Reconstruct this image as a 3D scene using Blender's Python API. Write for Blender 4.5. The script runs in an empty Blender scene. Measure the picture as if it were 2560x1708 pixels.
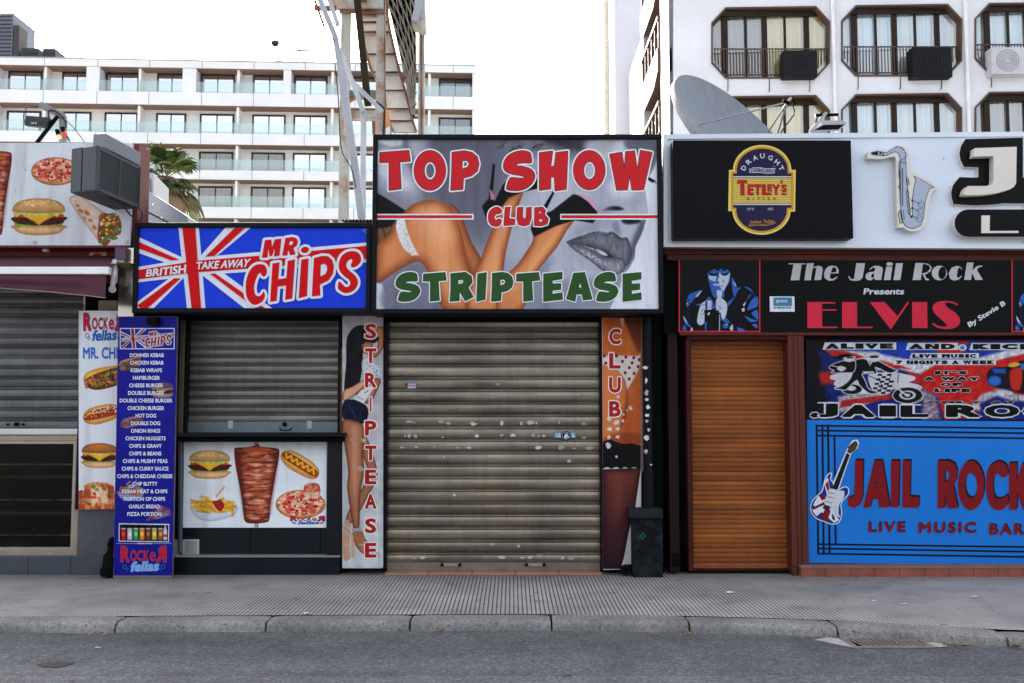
import bpy, bmesh, math, random
import numpy as np
from mathutils import Vector, Matrix
from mathutils.geometry import tessellate_polygon
R = math.radians
random.seed(7); rng = np.random.default_rng(11)
SC = bpy.context.scene
COL = SC.collection

# ------------------------------------------------------------------ camera
CAM_H, PITCH, FPX = 1.52, R(4.27), 35/36*2560
cd = bpy.data.cameras.new("camera"); cd.lens = 35; cd.sensor_width = 36
cd.clip_start = 0.1; cd.clip_end = 3000
cam = bpy.data.objects.new("camera", cd); COL.objects.link(cam)
cam.location = (0, 0, CAM_H); cam.rotation_euler = (R(90)+PITCH, 0, 0)
SC.camera = cam
SC.render.resolution_x, SC.render.resolution_y = 1024, 683

# ------------------------------------------------------------------ sky, sun, exposure
SUN_EL, SUN_AZ = R(28), R(-28)          # sun stands behind the shops, a little to the left
wd = bpy.data.worlds.new("World"); SC.world = wd; wd.use_nodes = True
nt = wd.node_tree
bgn = nt.nodes['Background']; bgn.inputs[1].default_value = 0.15
sky = nt.nodes.new('ShaderNodeTexSky'); sky.sky_type = 'NISHITA'; sky.sun_disc = False
sky.sun_elevation = SUN_EL; sky.sun_rotation = SUN_AZ
sky.air_density = 1.0; sky.dust_density = 6.0; sky.ozone_density = 1.0
hs_ = nt.nodes.new('ShaderNodeHueSaturation'); hs_.inputs['Saturation'].default_value = 0.36
nt.links.new(sky.outputs[0], hs_.inputs['Color']); nt.links.new(hs_.outputs[0], bgn.inputs[0])
sl = bpy.data.lights.new("sun", 'SUN'); sl.energy = 2.6; sl.angle = R(0.5); sl.color = (1.0, 0.93, 0.84)
so = bpy.data.objects.new("sun", sl); COL.objects.link(so)
sd = Vector((math.sin(SUN_AZ)*math.cos(SUN_EL), math.cos(SUN_AZ)*math.cos(SUN_EL), math.sin(SUN_EL)))
so.rotation_euler = sd.to_track_quat('Z', 'Y').to_euler(); so.location = (0, 40, 60)
vs = SC.view_settings
vs.view_transform = 'Standard'; vs.look = 'None'; vs.exposure = 2.0; vs.gamma = 1; vs.use_curve_mapping = False
SC.cycles.max_bounces = 8

# ------------------------------------------------------------------ picture-point helpers (real planes at real distances)
_c, _s = math.cos(PITCH), math.sin(PITCH)
DS = 2560/2350
def W(px, py, Y):
    x = (px-1280)/FPX; v = (854-py)/FPX
    t = Y/(_c - v*_s)
    return Vector((x*t, Y, CAM_H + t*(_s + v*_c)))
def D(x, y, Y): return W(x*DS, y*DS, Y)
def G(px, py, z=0.0):
    x = (px-1280)/FPX; v = (854-py)/FPX
    t = (z-CAM_H)/(_s + v*_c)
    return Vector((x*t, t*(_c - v*_s), z))
def DR(x0, y0, x1, y1, Y):
    a = D(x0, (y0+y1)/2, Y); b = D(x1, (y0+y1)/2, Y)
    return a.x, b.x, D((x0+x1)/2, y1, Y).z, D((x0+x1)/2, y0, Y).z     # X0 X1 Z0 Z1
class ZM:                                   # a traced enlargement: origin + scale
    def __init__(s, x0, y0, k): s.x0, s.y0, s.k = x0, y0, k
    def __call__(s, u, v): return s.x0+u/s.k, s.y0+v/s.k
ZD = ZM(0, 0, 2350/2560)

# ------------------------------------------------------------------ materials
def lin(c):
    c = np.asarray(c, float)/255.0
    return np.where(c <= 0.04045, c/12.92, ((c+0.055)/1.055)**2.4)
def alb(c, k=1.0):
    return tuple(float(min(0.85, x)) for x in lin(c)*k)
_M = {}
def mat(name, col, rough=0.6, metal=0.0, var=0.12, scale=3.0, bump=0.0, spec=0.5, k=1.0, stretch=(1,1,1), fine=0.0, col2=None, thr=None):
    """principled + layered noise variation; col is an sRGB triple"""
    if name in _M: return _M[name]
    m = bpy.data.materials.new(name); m.use_nodes = True; n = m.node_tree; p = n.nodes['Principled BSDF']
    p.inputs['Roughness'].default_value = rough; p.inputs['Metallic'].default_value = metal
    p.inputs['Specular IOR Level'].default_value = spec
    a = alb(col, k)
    tc = n.nodes.new('ShaderNodeTexCoord'); mp = n.nodes.new('ShaderNodeMapping'); mp.inputs['Scale'].default_value = stretch
    n.links.new(tc.outputs['Object'], mp.inputs[0])
    no = n.nodes.new('ShaderNodeTexNoise'); no.inputs['Scale'].default_value = scale; no.inputs['Detail'].default_value = 8; no.inputs['Roughness'].default_value = 0.65
    n.links.new(mp.outputs[0], no.inputs['Vector'])
    cr = n.nodes.new('ShaderNodeValToRGB')
    c2 = alb(col2, k) if col2 is not None else tuple(x*(1-var) for x in a)
    c1 = a if col2 is not None else tuple(min(.9, x*(1+var)) for x in a)
    lo, hi = thr if thr else (0.3, 0.7)
    cr.color_ramp.elements[0].position = lo; cr.color_ramp.elements[1].position = hi
    cr.color_ramp.elements[0].color = (*c2, 1); cr.color_ramp.elements[1].color = (*c1, 1)
    n.links.new(no.outputs[0], cr.inputs[0])
    out = cr.outputs[0]
    if fine:
        n2 = n.nodes.new('ShaderNodeTexNoise'); n2.inputs['Scale'].default_value = scale*25; n2.inputs['Detail'].default_value = 4
        n.links.new(mp.outputs[0], n2.inputs['Vector'])
        mx = n.nodes.new('ShaderNodeMix'); mx.data_type = 'RGBA'; mx.blend_type = 'MULTIPLY'; mx.inputs[0].default_value = 1
        r2 = n.nodes.new('ShaderNodeValToRGB'); r2.color_ramp.elements[0].position = .3; r2.color_ramp.elements[1].position = .7
        f0, f1 = 1-fine, 1+fine
        r2.color_ramp.elements[0].color = (f0, f0, f0, 1); r2.color_ramp.elements[1].color = (f1, f1, f1, 1)
        n.links.new(n2.outputs[0], r2.inputs[0]); n.links.new(out, mx.inputs[6]); n.links.new(r2.outputs[0], mx.inputs[7]); out = mx.outputs[2]
    n.links.new(out, p.inputs['Base Color'])
    if bump:
        n3 = n.nodes.new('ShaderNodeTexNoise'); n3.inputs['Scale'].default_value = scale*12; n3.inputs['Detail'].default_value = 6
        n.links.new(mp.outputs[0], n3.inputs['Vector'])
        b = n.nodes.new('ShaderNodeBump'); b.inputs['Strength'].default_value = bump; b.inputs['Distance'].default_value = 0.01
        n.links.new(n3.outputs[0], b.inputs['Height']); n.links.new(b.outputs[0], p.inputs['Normal'])
    rr = n.nodes.new('ShaderNodeMapRange'); rr.inputs['To Min'].default_value = max(.03, rough-.1); rr.inputs['To Max'].default_value = min(1, rough+.1)
    n.links.new(no.outputs[0], rr.inputs[0]); n.links.new(rr.outputs[0], p.inputs['Roughness'])
    _M[name] = m
    return m
KINK = 0.92                                 # outdoor vinyl is duller than paper white
def ink(c, rough=0.35, k=1.0):              # printed ink / vinyl of one colour, faintly uneven
    return mat('vinyl_%d_%d_%d' % tuple(c), c, rough, 0, .09, 1.3, k=k*KINK, spec=.1, stretch=(4,1,.6), fine=.05)
def vcol_mat():
    if 'print' in _M: return _M['print']
    m = bpy.data.materials.new('printed_vinyl'); m.use_nodes = True; n = m.node_tree; p = n.nodes['Principled BSDF']
    a = n.nodes.new('ShaderNodeVertexColor'); a.layer_name = 'ink'
    tc = n.nodes.new('ShaderNodeTexCoord'); mp = n.nodes.new('ShaderNodeMapping'); mp.inputs['Scale'].default_value = (5, 1, .7); n.links.new(tc.outputs['Object'], mp.inputs[0])
    no = n.nodes.new('ShaderNodeTexNoise'); no.inputs['Scale'].default_value = 1.6; no.inputs['Detail'].default_value = 8; n.links.new(mp.outputs[0], no.inputs['Vector'])
    cr = n.nodes.new('ShaderNodeValToRGB'); cr.color_ramp.elements[0].position = .3; cr.color_ramp.elements[1].position = .55; cr.color_ramp.elements[0].color = (.78, .77, .75, 1); cr.color_ramp.elements[1].color = (1, 1, 1, 1)
    n.links.new(no.outputs[0], cr.inputs[0]); mx = n.nodes.new('ShaderNodeMix'); mx.data_type = 'RGBA'; mx.blend_type = 'MULTIPLY'; mx.inputs[0].default_value = 1
    n.links.new(a.outputs[0], mx.inputs[6]); n.links.new(cr.outputs[0], mx.inputs[7]); n.links.new(mx.outputs[2], p.inputs['Base Color']); p.inputs['Roughness'].default_value = 0.42; p.inputs['Specular IOR Level'].default_value = .12
    _M['print'] = m; return m
def glass_mat(name, tint, fac=0.3, rough=0.02):
    if name in _M: return _M[name]
    m = bpy.data.materials.new(name); m.use_nodes = True; n = m.node_tree; n.nodes.clear()
    o = n.nodes.new('ShaderNodeOutputMaterial'); mx = n.nodes.new('ShaderNodeMixShader')
    t = n.nodes.new('ShaderNodeBsdfTransparent'); t.inputs[0].default_value = (*tint, 1)
    g = n.nodes.new('ShaderNodeBsdfGlossy'); g.inputs['Roughness'].default_value = rough
    ly = n.nodes.new('ShaderNodeLayerWeight'); ly.inputs[0].default_value = fac
    mr = n.nodes.new('ShaderNodeMapRange'); mr.inputs['To Min'].default_value = fac; mr.inputs['To Max'].default_value = 1
    n.links.new(ly.outputs['Fresnel'], mr.inputs[0]); n.links.new(mr.outputs[0], mx.inputs[0])
    n.links.new(t.outputs[0], mx.inputs[1]); n.links.new(g.outputs[0], mx.inputs[2]); n.links.new(mx.outputs[0], o.inputs[0])
    _M[name] = m; return m

# ------------------------------------------------------------------ scene objects
def tag(o, label=None, cat=None, group=None, kind=None):
    if label: o['label'] = label
    if cat: o['category'] = cat
    if group: o['group'] = group
    if kind: o['kind'] = kind
    return o
def thing(name, label, cat, loc, group=None):
    o = bpy.data.objects.new(name, None); COL.objects.link(o); o.location = loc; o.empty_display_size = .2
    return tag(o, label, cat, group)
def link(name, me, parent=None):
    o = bpy.data.objects.new(name, me); COL.objects.link(o)
    if parent is not None:
        o.parent = parent
        root = parent; L = Matrix.Identity(4); ch = []
        while root is not None: ch.append(root); root = root.parent
        M = Matrix.Identity(4)
        for r in reversed(ch): M = M @ r.matrix_parent_inverse @ Matrix.Translation(r.location)
        o.matrix_parent_inverse = M.inverted()
    return o
def copy_tree(o, parent=None, off=None):
    c = o.copy(); COL.objects.link(c)
    if parent is not None: c.parent = parent
    elif off is not None: c.location = o.location + Vector(off)
    for ch in list(o.children): copy_tree(ch, c)
    return c
class MB:
    def __init__(s): s.v = []; s.f = []; s.mi = []; s.m = []; s.sm = []
    def mid(s, m):
        if m not in s.m: s.m.append(m)
        return s.m.index(m)
    def add(s, verts, faces, m, smooth=False):
        b = len(s.v); s.v += [tuple(v) for v in verts]; i = s.mid(m)
        for f in faces: s.f.append([b+k for k in f]); s.mi.append(i); s.sm.append(smooth)
        return s
    def box(s, x0, x1, y0, y1, z0, z1, m):
        x0, x1 = sorted((x0, x1)); y0, y1 = sorted((y0, y1)); z0, z1 = sorted((z0, z1))
        v = [(x0,y0,z0),(x1,y0,z0),(x1,y1,z0),(x0,y1,z0),(x0,y0,z1),(x1,y0,z1),(x1,y1,z1),(x0,y1,z1)]
        return s.add(v, [(0,3,2,1),(4,5,6,7),(0,1,5,4),(1,2,6,5),(2,3,7,6),(3,0,4,7)], m)
    def dbox(s, x0, y0, x1, y1, Y, dep, m):          # box whose front fills a picture rectangle on plane Y
        X0, X1, Z0, Z1 = DR(x0, y0, x1, y1, Y); return s.box(X0, X1, Y, Y+dep, Z0, Z1, m)
    def quad(s, pts, m): return s.add(pts, [tuple(range(len(pts)))], m)
    def prism(s, loop, dvec, m, mside=None):          # planar polygon (3D pts) extruded by dvec
        n = len(loop); dv = Vector(dvec)
        fr = [Vector(p) for p in loop]; bk = [p+dv for p in fr]
        tri = tessellate_polygon([fr])
        s.add(fr, tri, m); s.add(bk, [t[::-1] for t in tri], mside or m)
        s.add(fr+bk, [(i, (i+1) % n, n+(i+1) % n, n+i) for i in range(n)], mside or m)
        return s
    def tube(s, pts, r, m, n=8, smooth=True, caps=True):
        pts = [Vector(p) for p in pts]; rs = r if isinstance(r, (list, tuple)) else [r]*len(pts)
        vv = []; 
        for i, p in enumerate(pts):
            d = (pts[min(i+1, len(pts)-1)]-pts[max(i-1, 0)]).normalized()
            a = Vector((0,0,1)) if abs(d.z) < .9 else Vector((1,0,0))
            u = d.cross(a).normalized(); w = d.cross(u).normalized()
            for k in range(n):
                t = 2*math.pi*k/n; vv.append(p+u*math.cos(t)*rs[i]+w*math.sin(t)*rs[i])
        ff = [(i*n+k, i*n+(k+1) % n, (i+1)*n+(k+1) % n, (i+1)*n+k) for i in range(len(pts)-1) for k in range(n)]
        s.add(vv, ff, m, smooth)
        if caps: s.add(vv[:n], [tuple(range(n))[::-1]], m); s.add(vv[-n:], [tuple(range(n))], m)
        return s
    def bar(s, a, b, w, h, m, up=(0,0,1)):            # square bar between two points
        a, b = Vector(a), Vector(b); d = (b-a).normalized(); u = Vector(up)
        if abs(d.dot(u)) > .95: u = Vector((0,1,0))
        x = d.cross(u).normalized()*w/2; y = x.cross(d).normalized()*h/2
        v = [a-x-y, a+x-y, a+x+y, a-x+y, b-x-y, b+x-y, b+x+y, b-x+y]
        return s.add(v, [(0,3,2,1),(4,5,6,7),(0,1,5,4),(1,2,6,5),(2,3,7,6),(3,0,4,7)], m)
    def frame(s, x0, x1, z0, z1, y0, y1, w, m):       # rectangular frame in the XZ plane, butted corners
        s.box(x0, x1, y0, y1, z1-w, z1, m); s.box(x0, x1, y0, y1, z0, z0+w, m)
        s.box(x0, x0+w, y0, y1, z0+w, z1-w, m); s.box(x1-w, x1, y0, y1, z0+w, z1-w, m); return s
    def build(s, name, parent=None, bev=0.0, bseg=2):
        me = bpy.data.meshes.new(name); me.from_pydata(s.v, [], s.f)
        for m in s.m: me.materials.append(m)
        me.polygons.foreach_set('material_index', s.mi); me.polygons.foreach_set('use_smooth', s.sm); me.update()
        bm = bmesh.new(); bm.from_mesh(me); bmesh.ops.recalc_face_normals(bm, faces=bm.faces); bm.to_mesh(me); bm.free()
        o = link(name, me, parent)
        if bev:
            b = o.modifiers.new('edge', 'BEVEL'); b.width = bev; b.segments = bseg; b.limit_method = 'ANGLE'; b.harden_normals = False
        return o

# ------------------------------------------------------------------ flat lettering (vector shapes lying on a plane)
def crom(p, n=5):
    p = [Vector((a[0], a[1])) for a in p]; o = []; L = len(p)
    for i in range(L):
        a, b, c, d = p[i-1], p[i], p[(i+1) % L], p[(i+2) % L]
        for k in range(n):
            t = k/n; q = .5*((2*b)+(c-a)*t+(2*a-5*b+4*c-d)*t*t+(3*b-a-3*c+d)*t**3); o.append((q.x, q.y))
    return o
def ell(cx, cy, rx, ry, rot=0, n=36, a0=0, a1=360):
    o = []; full = abs(a1-a0) >= 360
    for k in range(n if full else n+1):
        t = R(a0+(a1-a0)*k/n); x, y = rx*math.cos(t), ry*math.sin(t); c, s = math.cos(R(rot)), math.sin(R(rot))
        o.append((cx+x*c-y*s, cy+x*s+y*c))
    return o
def area(p): return sum(p[i-1][0]*p[i][1]-p[i][0]*p[i-1][1] for i in range(len(p)))/2
def grow(p, d):                                        # offset outline, rounded on convex corners; d<0 shrinks
    p = [Vector(q) for q in p]
    q = [p[i] for i in range(len(p)) if (p[i]-p[i-1]).length > 1e-4]
    if area(q) < 0: q = q[::-1]
    n = len(q); o = []
    for i in range(n):
        a, b, c = q[i-1], q[i], q[(i+1) % n]
        d0 = (b-a).normalized(); d1 = (c-b).normalized()
        n0 = Vector((d0.y, -d0.x)); n1 = Vector((d1.y, -d1.x)); cr = d0.x*d1.y-d0.y*d1.x
        if cr*d > 0.15*abs(d):
            a0 = math.atan2(n0.y, n0.x); a1 = math.atan2(n1.y, n1.x); da = (a1-a0+math.pi) % (2*math.pi)-math.pi
            k = max(2, int(abs(da)/.35))
            for j in range(k+1):
                t = a0+da*j/k; o.append((b.x+d*math.cos(t), b.y+d*math.sin(t)))
        else:
            m = (n0+n1); L = max(.45, m.length/2); m = m.normalized()*d/L if m.length > 1e-5 else n0*d
            o.append((b.x+m.x, b.y+m.y))
    return o
_TX = {}
def text_mesh(body, bold=0.0, sp=1.0):
    key = (body, bold, sp)
    if key in _TX: return _TX[key]
    c = bpy.data.curves.new('t', 'FONT'); c.body = body; c.offset = bold; c.space_character = sp; c.resolution_u = 3
    o = bpy.data.objects.new('t', c); m = bpy.data.meshes.new_from_object(o)
    v = [(a.co.x, a.co.y) for a in m.vertices]; f = [list(q.vertices) for q in m.polygons]
    bpy.data.objects.remove(o); bpy.data.curves.remove(c); bpy.data.meshes.remove(m)
    _TX[key] = (v, f); return v, f
class Flat:
    def __init__(s, zm, Y, lift=0.002): s.zm, s.Y, s.lift, s.b = zm, Y, lift, MB()
    def p3(s, u, v, layer):
        q = W(*s.zm(u, v), s.Y); return Vector((q.x, q.y-s.lift-layer*0.0008, q.z))
    def poly(s, loops, m, layer=0, smooth=False):
        if not isinstance(loops[0][0], (tuple, list, Vector)): loops = [loops]
        if smooth: loops = [crom(l) for l in loops]
        L = [[Vector((a[0], a[1], 0)) for a in l] for l in loops]
        tri = tessellate_polygon(L); pts = [a for l in L for a in l]
        s.b.add([s.p3(a.x, a.y, layer) for a in pts], tri, m); return s
    def rect(s, u0, v0, u1, v1, m, layer=0): return s.poly([(u0,v0),(u1,v0),(u1,v1),(u0,v1)], m, layer)
    def line(s, pts, w, m, layer=0):
        for a, b in zip(pts[:-1], pts[1:]):
            a, b = Vector(a), Vector(b); d = (b-a)
            if d.length < 1e-6: continue
            d.normalize(); n = Vector((-d.y, d.x))*w/2; e = d*w*.15
            s.poly([tuple(a-e+n), tuple(b+e+n), tuple(b+e-n), tuple(a-e-n)], m, layer)
        return s
    def ring(s, cx, cy, rx, ry, w, m, layer=0): return s.poly([ell(cx, cy, rx, ry), ell(cx, cy, max(.1, rx-w), max(.1, ry-w))], m, layer)
    def outline(s, loops, d, m, layer):
        """fat outline round a letter: the letter plus a rounded stroke along every edge, each piece a hair above the last"""
        s.poly(loops, m, layer); q = 0
        for l in loops:
            for i in range(len(l)):
                a, b = Vector(l[i-1]), Vector(l[i]); e = b-a
                if e.length < 1e-3: continue
                e.normalize(); n = Vector((-e.y, e.x))*d; q += 1
                s.poly([tuple(a+n), tuple(b+n), tuple(b-n), tuple(a-n)], m, layer+q*.008)
            for p in l: q += 1; s.poly(ell(p[0], p[1], d, d, 0, 10), m, layer+q*.008)
        return s
    def glyph(s, loops, m, layer, outline=None, smooth=False):
        """outer loop + holes; outline = [(grow, material)] drawn on layers below"""
        if not isinstance(loops[0][0], (tuple, list)): loops = [loops]
        if smooth: loops = [crom(l, 4) for l in loops]
        for i, (d, mm) in enumerate(outline or []): s.outline(loops, d, mm, layer-(len(outline)-i)*1.6)
        s.poly(loops, m, layer); return s
    def text(s, body, quad, m, layer=0, bold=0.0, sp=1.0, ol=None):
        """fit text into quad TL TR BR BL (or box u0 v0 u1 v1); ol=(bold,material,pad)"""
        if len(quad) == 4 and not isinstance(quad[0], (tuple, list)):
            u0, v0, u1, v1 = quad; quad = [(u0,v0),(u1,v0),(u1,v1),(u0,v1)]
        v0_, f0 = text_mesh(body, 0.0, sp); B = max(bold, 0.0)
        xs = [a[0] for a in v0_]; ys = [a[1] for a in v0_]; x0, x1, y0, y1 = min(xs)-B, max(xs)+B, min(ys)-B, max(ys)+B
        ed = {}
        for f in f0:
            for k in range(len(f)): e = (f[k-1], f[k]); e = (min(e), max(e)); ed[e] = ed.get(e, 0)+1
        rim = [e for e, c in ed.items() if c == 1]
        def pt(x, y, lay):
            a = (x-x0)/(x1-x0); c = (y1-y)/(y1-y0)
            t = Vector(quad[0])*(1-a)+Vector(quad[1])*a; b = Vector(quad[3])*(1-a)+Vector(quad[2])*a; q = t*(1-c)+b*c
            return s.p3(q.x, q.y, lay)
        def put(w, mm, lay):                            # the letters, thickened by a stroke along every edge
            s.b.add([pt(x, y, lay) for x, y in v0_], f0, mm)
            if w <= 0: return
            for k, (i, j) in enumerate(rim):
                a, b = Vector(v0_[i]), Vector(v0_[j]); d = b-a
                if d.length < 1e-6: continue
                d.normalize(); n = Vector((-d.y, d.x))*w; e = d*w*.55; l = lay+.01+(k % 60)*.006
                s.b.add([pt(*q, l) for q in (a-e+n, b+e+n, b+e-n, a-e-n)], [(0,1,2,3)], mm)
        if ol: put(ol[0], ol[1], layer-1)
        put(B, m, layer); return s
    def build(s, name, parent): return s.b.build(name, parent)

# ------------------------------------------------------------------ printed pictures: colour per vertex on a fine sheet
class Cv:
    def __init__(s, u0, v0, u1, v1, nx, bg=(215,218,225)):
        ny = max(2, int(nx*(v1-v0)/(u1-u0))); s.nx, s.ny = nx, ny
        s.u0, s.v0, s.du, s.dv = u0, v0, (u1-u0)/(nx-1), (v1-v0)/(ny-1)
        s.U, s.V = np.meshgrid(np.linspace(u0, u1, nx), np.linspace(v0, v1, ny))
        s.C = np.empty((ny, nx, 3)); s.C[:] = np.array(bg)/255.; s.A = np.eye(2); s.t = np.zeros(2); s.k = 1.0
    def at(s, u, v, sc=1.0, rot=0, sx=1.0, sy=1.0):    # place following drawing, unit space -> sheet space
        c, n = math.cos(R(rot)), math.sin(R(rot)); s.A = np.array([[c,-n],[n,c]])@np.diag([sc*sx, sc*sy]); s.t = np.array([u, v]); s.k = sc*math.sqrt(abs(sx*sy)); return s
    def home(s): s.A = np.eye(2); s.t = np.zeros(2); s.k = 1.0
    def noise(s, sc, seed=0, sy=None, sl=None):
        sy = sy or sc; r = np.random.default_rng(seed)
        U, V = (s.U, s.V) if sl is None else (s.U[sl], s.V[sl])
        out = 0; amp = 1; tot = 0
        for o in range(3):
            x = (U-s.u0)/sc*2**o; y = (V-s.v0)/sy*2**o
            g = r.random((int((s.ny*s.dv)/sy*2**o)+4, int((s.nx*s.du)/sc*2**o)+4))
            xi, yi = x.astype(int), y.astype(int); fx, fy = x-xi, y-yi; fx = fx*fx*(3-2*fx); fy = fy*fy*(3-2*fy)
            out = out+amp*((g[yi,xi]*(1-fx)+g[yi,xi+1]*fx)*(1-fy)+(g[yi+1,xi]*(1-fx)+g[yi+1,xi+1]*fx)*fy); tot += amp; amp *= .5
        return out/tot
    def _sd(s, P, pad):
        x0, y0 = P.min(0)-pad; x1, y1 = P.max(0)+pad
        i0 = max(0, int((x0-s.u0)/s.du)); i1 = min(s.nx, int((x1-s.u0)/s.du)+2); j0 = max(0, int((y0-s.v0)/s.dv)); j1 = min(s.ny, int((y1-s.v0)/s.dv)+2)
        if i1 <= i0 or j1 <= j0: return None, None
        sl = (slice(j0, j1), slice(i0, i1)); return sl, (s.U[sl], s.V[sl])
    def poly(s, pts, col, soft=None, smooth=False, alpha=1.0, to=None, ang=90, rim=None, nz=0, ns=None, nsy=None, seed=None, col2=None, mul=False):
        """to/ang: gradient; rim=(colour,width); nz: brightness noise; col2: noise mix colour"""
        if smooth: pts = crom(pts)
        P = np.array([[a[0], a[1]] for a in pts])@s.A.T+s.t
        soft = (soft*s.k if soft else 0)+s.du*.7
        rw = rim[1]*s.k if rim else 0
        sl, g = s._sd(P, soft+2*s.du)
        if sl is None: return s
        U, V = g; d2 = np.full(U.shape, 1e12); ins = np.zeros(U.shape, bool)
        for i in range(len(P)):
            a, b = P[i-1], P[i]; ex, ey = b-a; L = ex*ex+ey*ey
            if L < 1e-12: continue
            t = np.clip(((U-a[0])*ex+(V-a[1])*ey)/L, 0, 1); dx = U-a[0]-t*ex; dy = V-a[1]-t*ey; d2 = np.minimum(d2, dx*dx+dy*dy)
            if abs(ey) > 1e-9:
                c = ((a[1] > V) != (b[1] > V)) & (U < ex*(V-a[1])/ey+a[0]); ins ^= c
        d = np.sqrt(d2); d[ins] *= -1
        al = np.clip(.5-d/(2*soft), 0, 1); al = al*al*(3-2*al)*alpha
        base = np.empty(U.shape+(3,)); base[:] = np.array(col)/255.
        if to is not None:
            ca, sa = math.cos(R(ang)), math.sin(R(ang)); q = U*ca+V*sa; pr = P@np.array([ca, sa]); t = np.clip((q-pr.min())/(np.ptp(pr)+1e-9), 0, 1)[..., None]
            base = base*(1-t)+np.array(to)/255.*t
        if col2 is not None:
            n = s.noise((ns or 8)*s.k, seed if seed is not None else random.randrange(9999), (nsy or ns or 8)*s.k, sl); t = np.clip((n-.4)/.2, 0, 1)[..., None]; base = base*(1-t)+np.array(col2)/255.*t
        if rim:
            t = np.clip(1+d/rw, 0, 1)[..., None]**1.5; base = base*(1-t)+np.array(rim[0])/255.*t
        if nz:
            n = s.noise((ns or 8)*s.k, random.randrange(9999), (nsy or ns or 8)*s.k, sl); base = base*(1+nz*(n-.5)*2)[..., None]
        al = al[..., None]
        if mul: s.C[sl] *= (1-al)+al*base
        else: s.C[sl] = s.C[sl]*(1-al)+np.clip(base, 0, 1)*al
        return s
    def el(s, cx, cy, rx, ry, col, rot=0, **k): return s.poly(ell(cx, cy, rx, ry, rot, 20), col, **k)
    def line(s, pts, w, col, **k):
        for a, b in zip(pts[:-1], pts[1:]):
            a, b = Vector(a), Vector(b); d = b-a
            if d.length < 1e-6: continue
            d.normalize(); n = Vector((-d.y, d.x))*w/2; e = d*w*.3
            s.poly([tuple(a-e+n), tuple(b+e+n), tuple(b+e-n), tuple(a-e-n)], col, **k)
        return s
    def build(s, name, zm, Y, parent, k=1.0, lift=0.001, gain=None):
        px = zm.x0+s.U/zm.k; py = zm.y0+s.V/zm.k
        x = (px-1280)/FPX; v = (854-py)/FPX; t = Y/(_c-v*_s)
        co = np.stack([x*t, np.full_like(x, Y-lift), CAM_H+t*(_s+v*_c)], -1).reshape(-1, 3)
        idx = np.arange(s.nx*s.ny).reshape(s.ny, s.nx)
        q = np.stack([idx[:-1,:-1], idx[1:,:-1], idx[1:,1:], idx[:-1,1:]], -1).reshape(-1, 4)
        me = bpy.data.meshes.new(name); me.vertices.add(len(co)); me.vertices.foreach_set('co', co.ravel())
        me.loops.add(q.size); me.loops.foreach_set('vertex_index', q.ravel().astype(np.int32))
        me.polygons.add(len(q)); me.polygons.foreach_set('loop_start', np.arange(0, q.size, 4, dtype=np.int32)); me.update(calc_edges=True)
        c = np.clip(s.C, 0, 1); c = np.where(c <= .04045, c/12.92, ((c+.055)/1.055)**2.4)*k*KINK; c = np.clip(c-.003, .0008, .88)
        ca = me.color_attributes.new('ink', 'FLOAT_COLOR', 'POINT')
        rgba = np.ones((len(co), 4), np.float32); rgba[:, :3] = c.reshape(-1, 3); ca.data.foreach_set('color', rgba.ravel())
        me.materials.append(vcol_mat()); return link(name, me, parent)
# ================================================================== SETTING: ground, road, pavement, kerb
def node_mat(name, rough=.8):
    m = bpy.data.materials.new(name); m.use_nodes = True; n = m.node_tree; p = n.nodes['Principled BSDF']; p.inputs['Roughness'].default_value = rough
    return m, n, p
def N(n, t, **k):
    x = n.nodes.new(t)
    for a, b in k.items(): setattr(x, a, b)
    return x
def math_(n, op, a, b=None, c=None):
    x = n.nodes.new('ShaderNodeMath'); x.operation = op
    for i, v in enumerate((a, b, c)):
        if v is None: continue
        if isinstance(v, (int, float)): x.inputs[i].default_value = v
        else: n.links.new(v, x.inputs[i])
    return x.outputs[0]
def mixc(n, fac, a, b, blend='MIX'):
    x = n.nodes.new('ShaderNodeMix'); x.data_type = 'RGBA'; x.blend_type = blend
    for i, v in ((0, fac), (6, a), (7, b)):
        if isinstance(v, (int, float)): x.inputs[i].default_value = v
        elif isinstance(v, tuple): x.inputs[i].default_value = (*v, 1)
        else: n.links.new(v, x.inputs[i])
    return x.outputs[2]
def noise(n, vec, sc, det=6, rough=.6):
    x = n.nodes.new('ShaderNodeTexNoise'); x.inputs['Scale'].default_value = sc; x.inputs['Detail'].default_value = det; x.inputs['Roughness'].default_value = rough
    n.links.new(vec, x.inputs['Vector']); return x.outputs[0]
def ramp(n, f, stops):
    x = n.nodes.new('ShaderNodeValToRGB'); e = x.color_ramp.elements
    while len(e) < len(stops): e.new(.5)
    for q, (p, c) in zip(e, stops): q.position = p; q.color = (*(c if isinstance(c, tuple) else (c, c, c)), 1)
    n.links.new(f, x.inputs[0]); return x.outputs[0]
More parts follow.
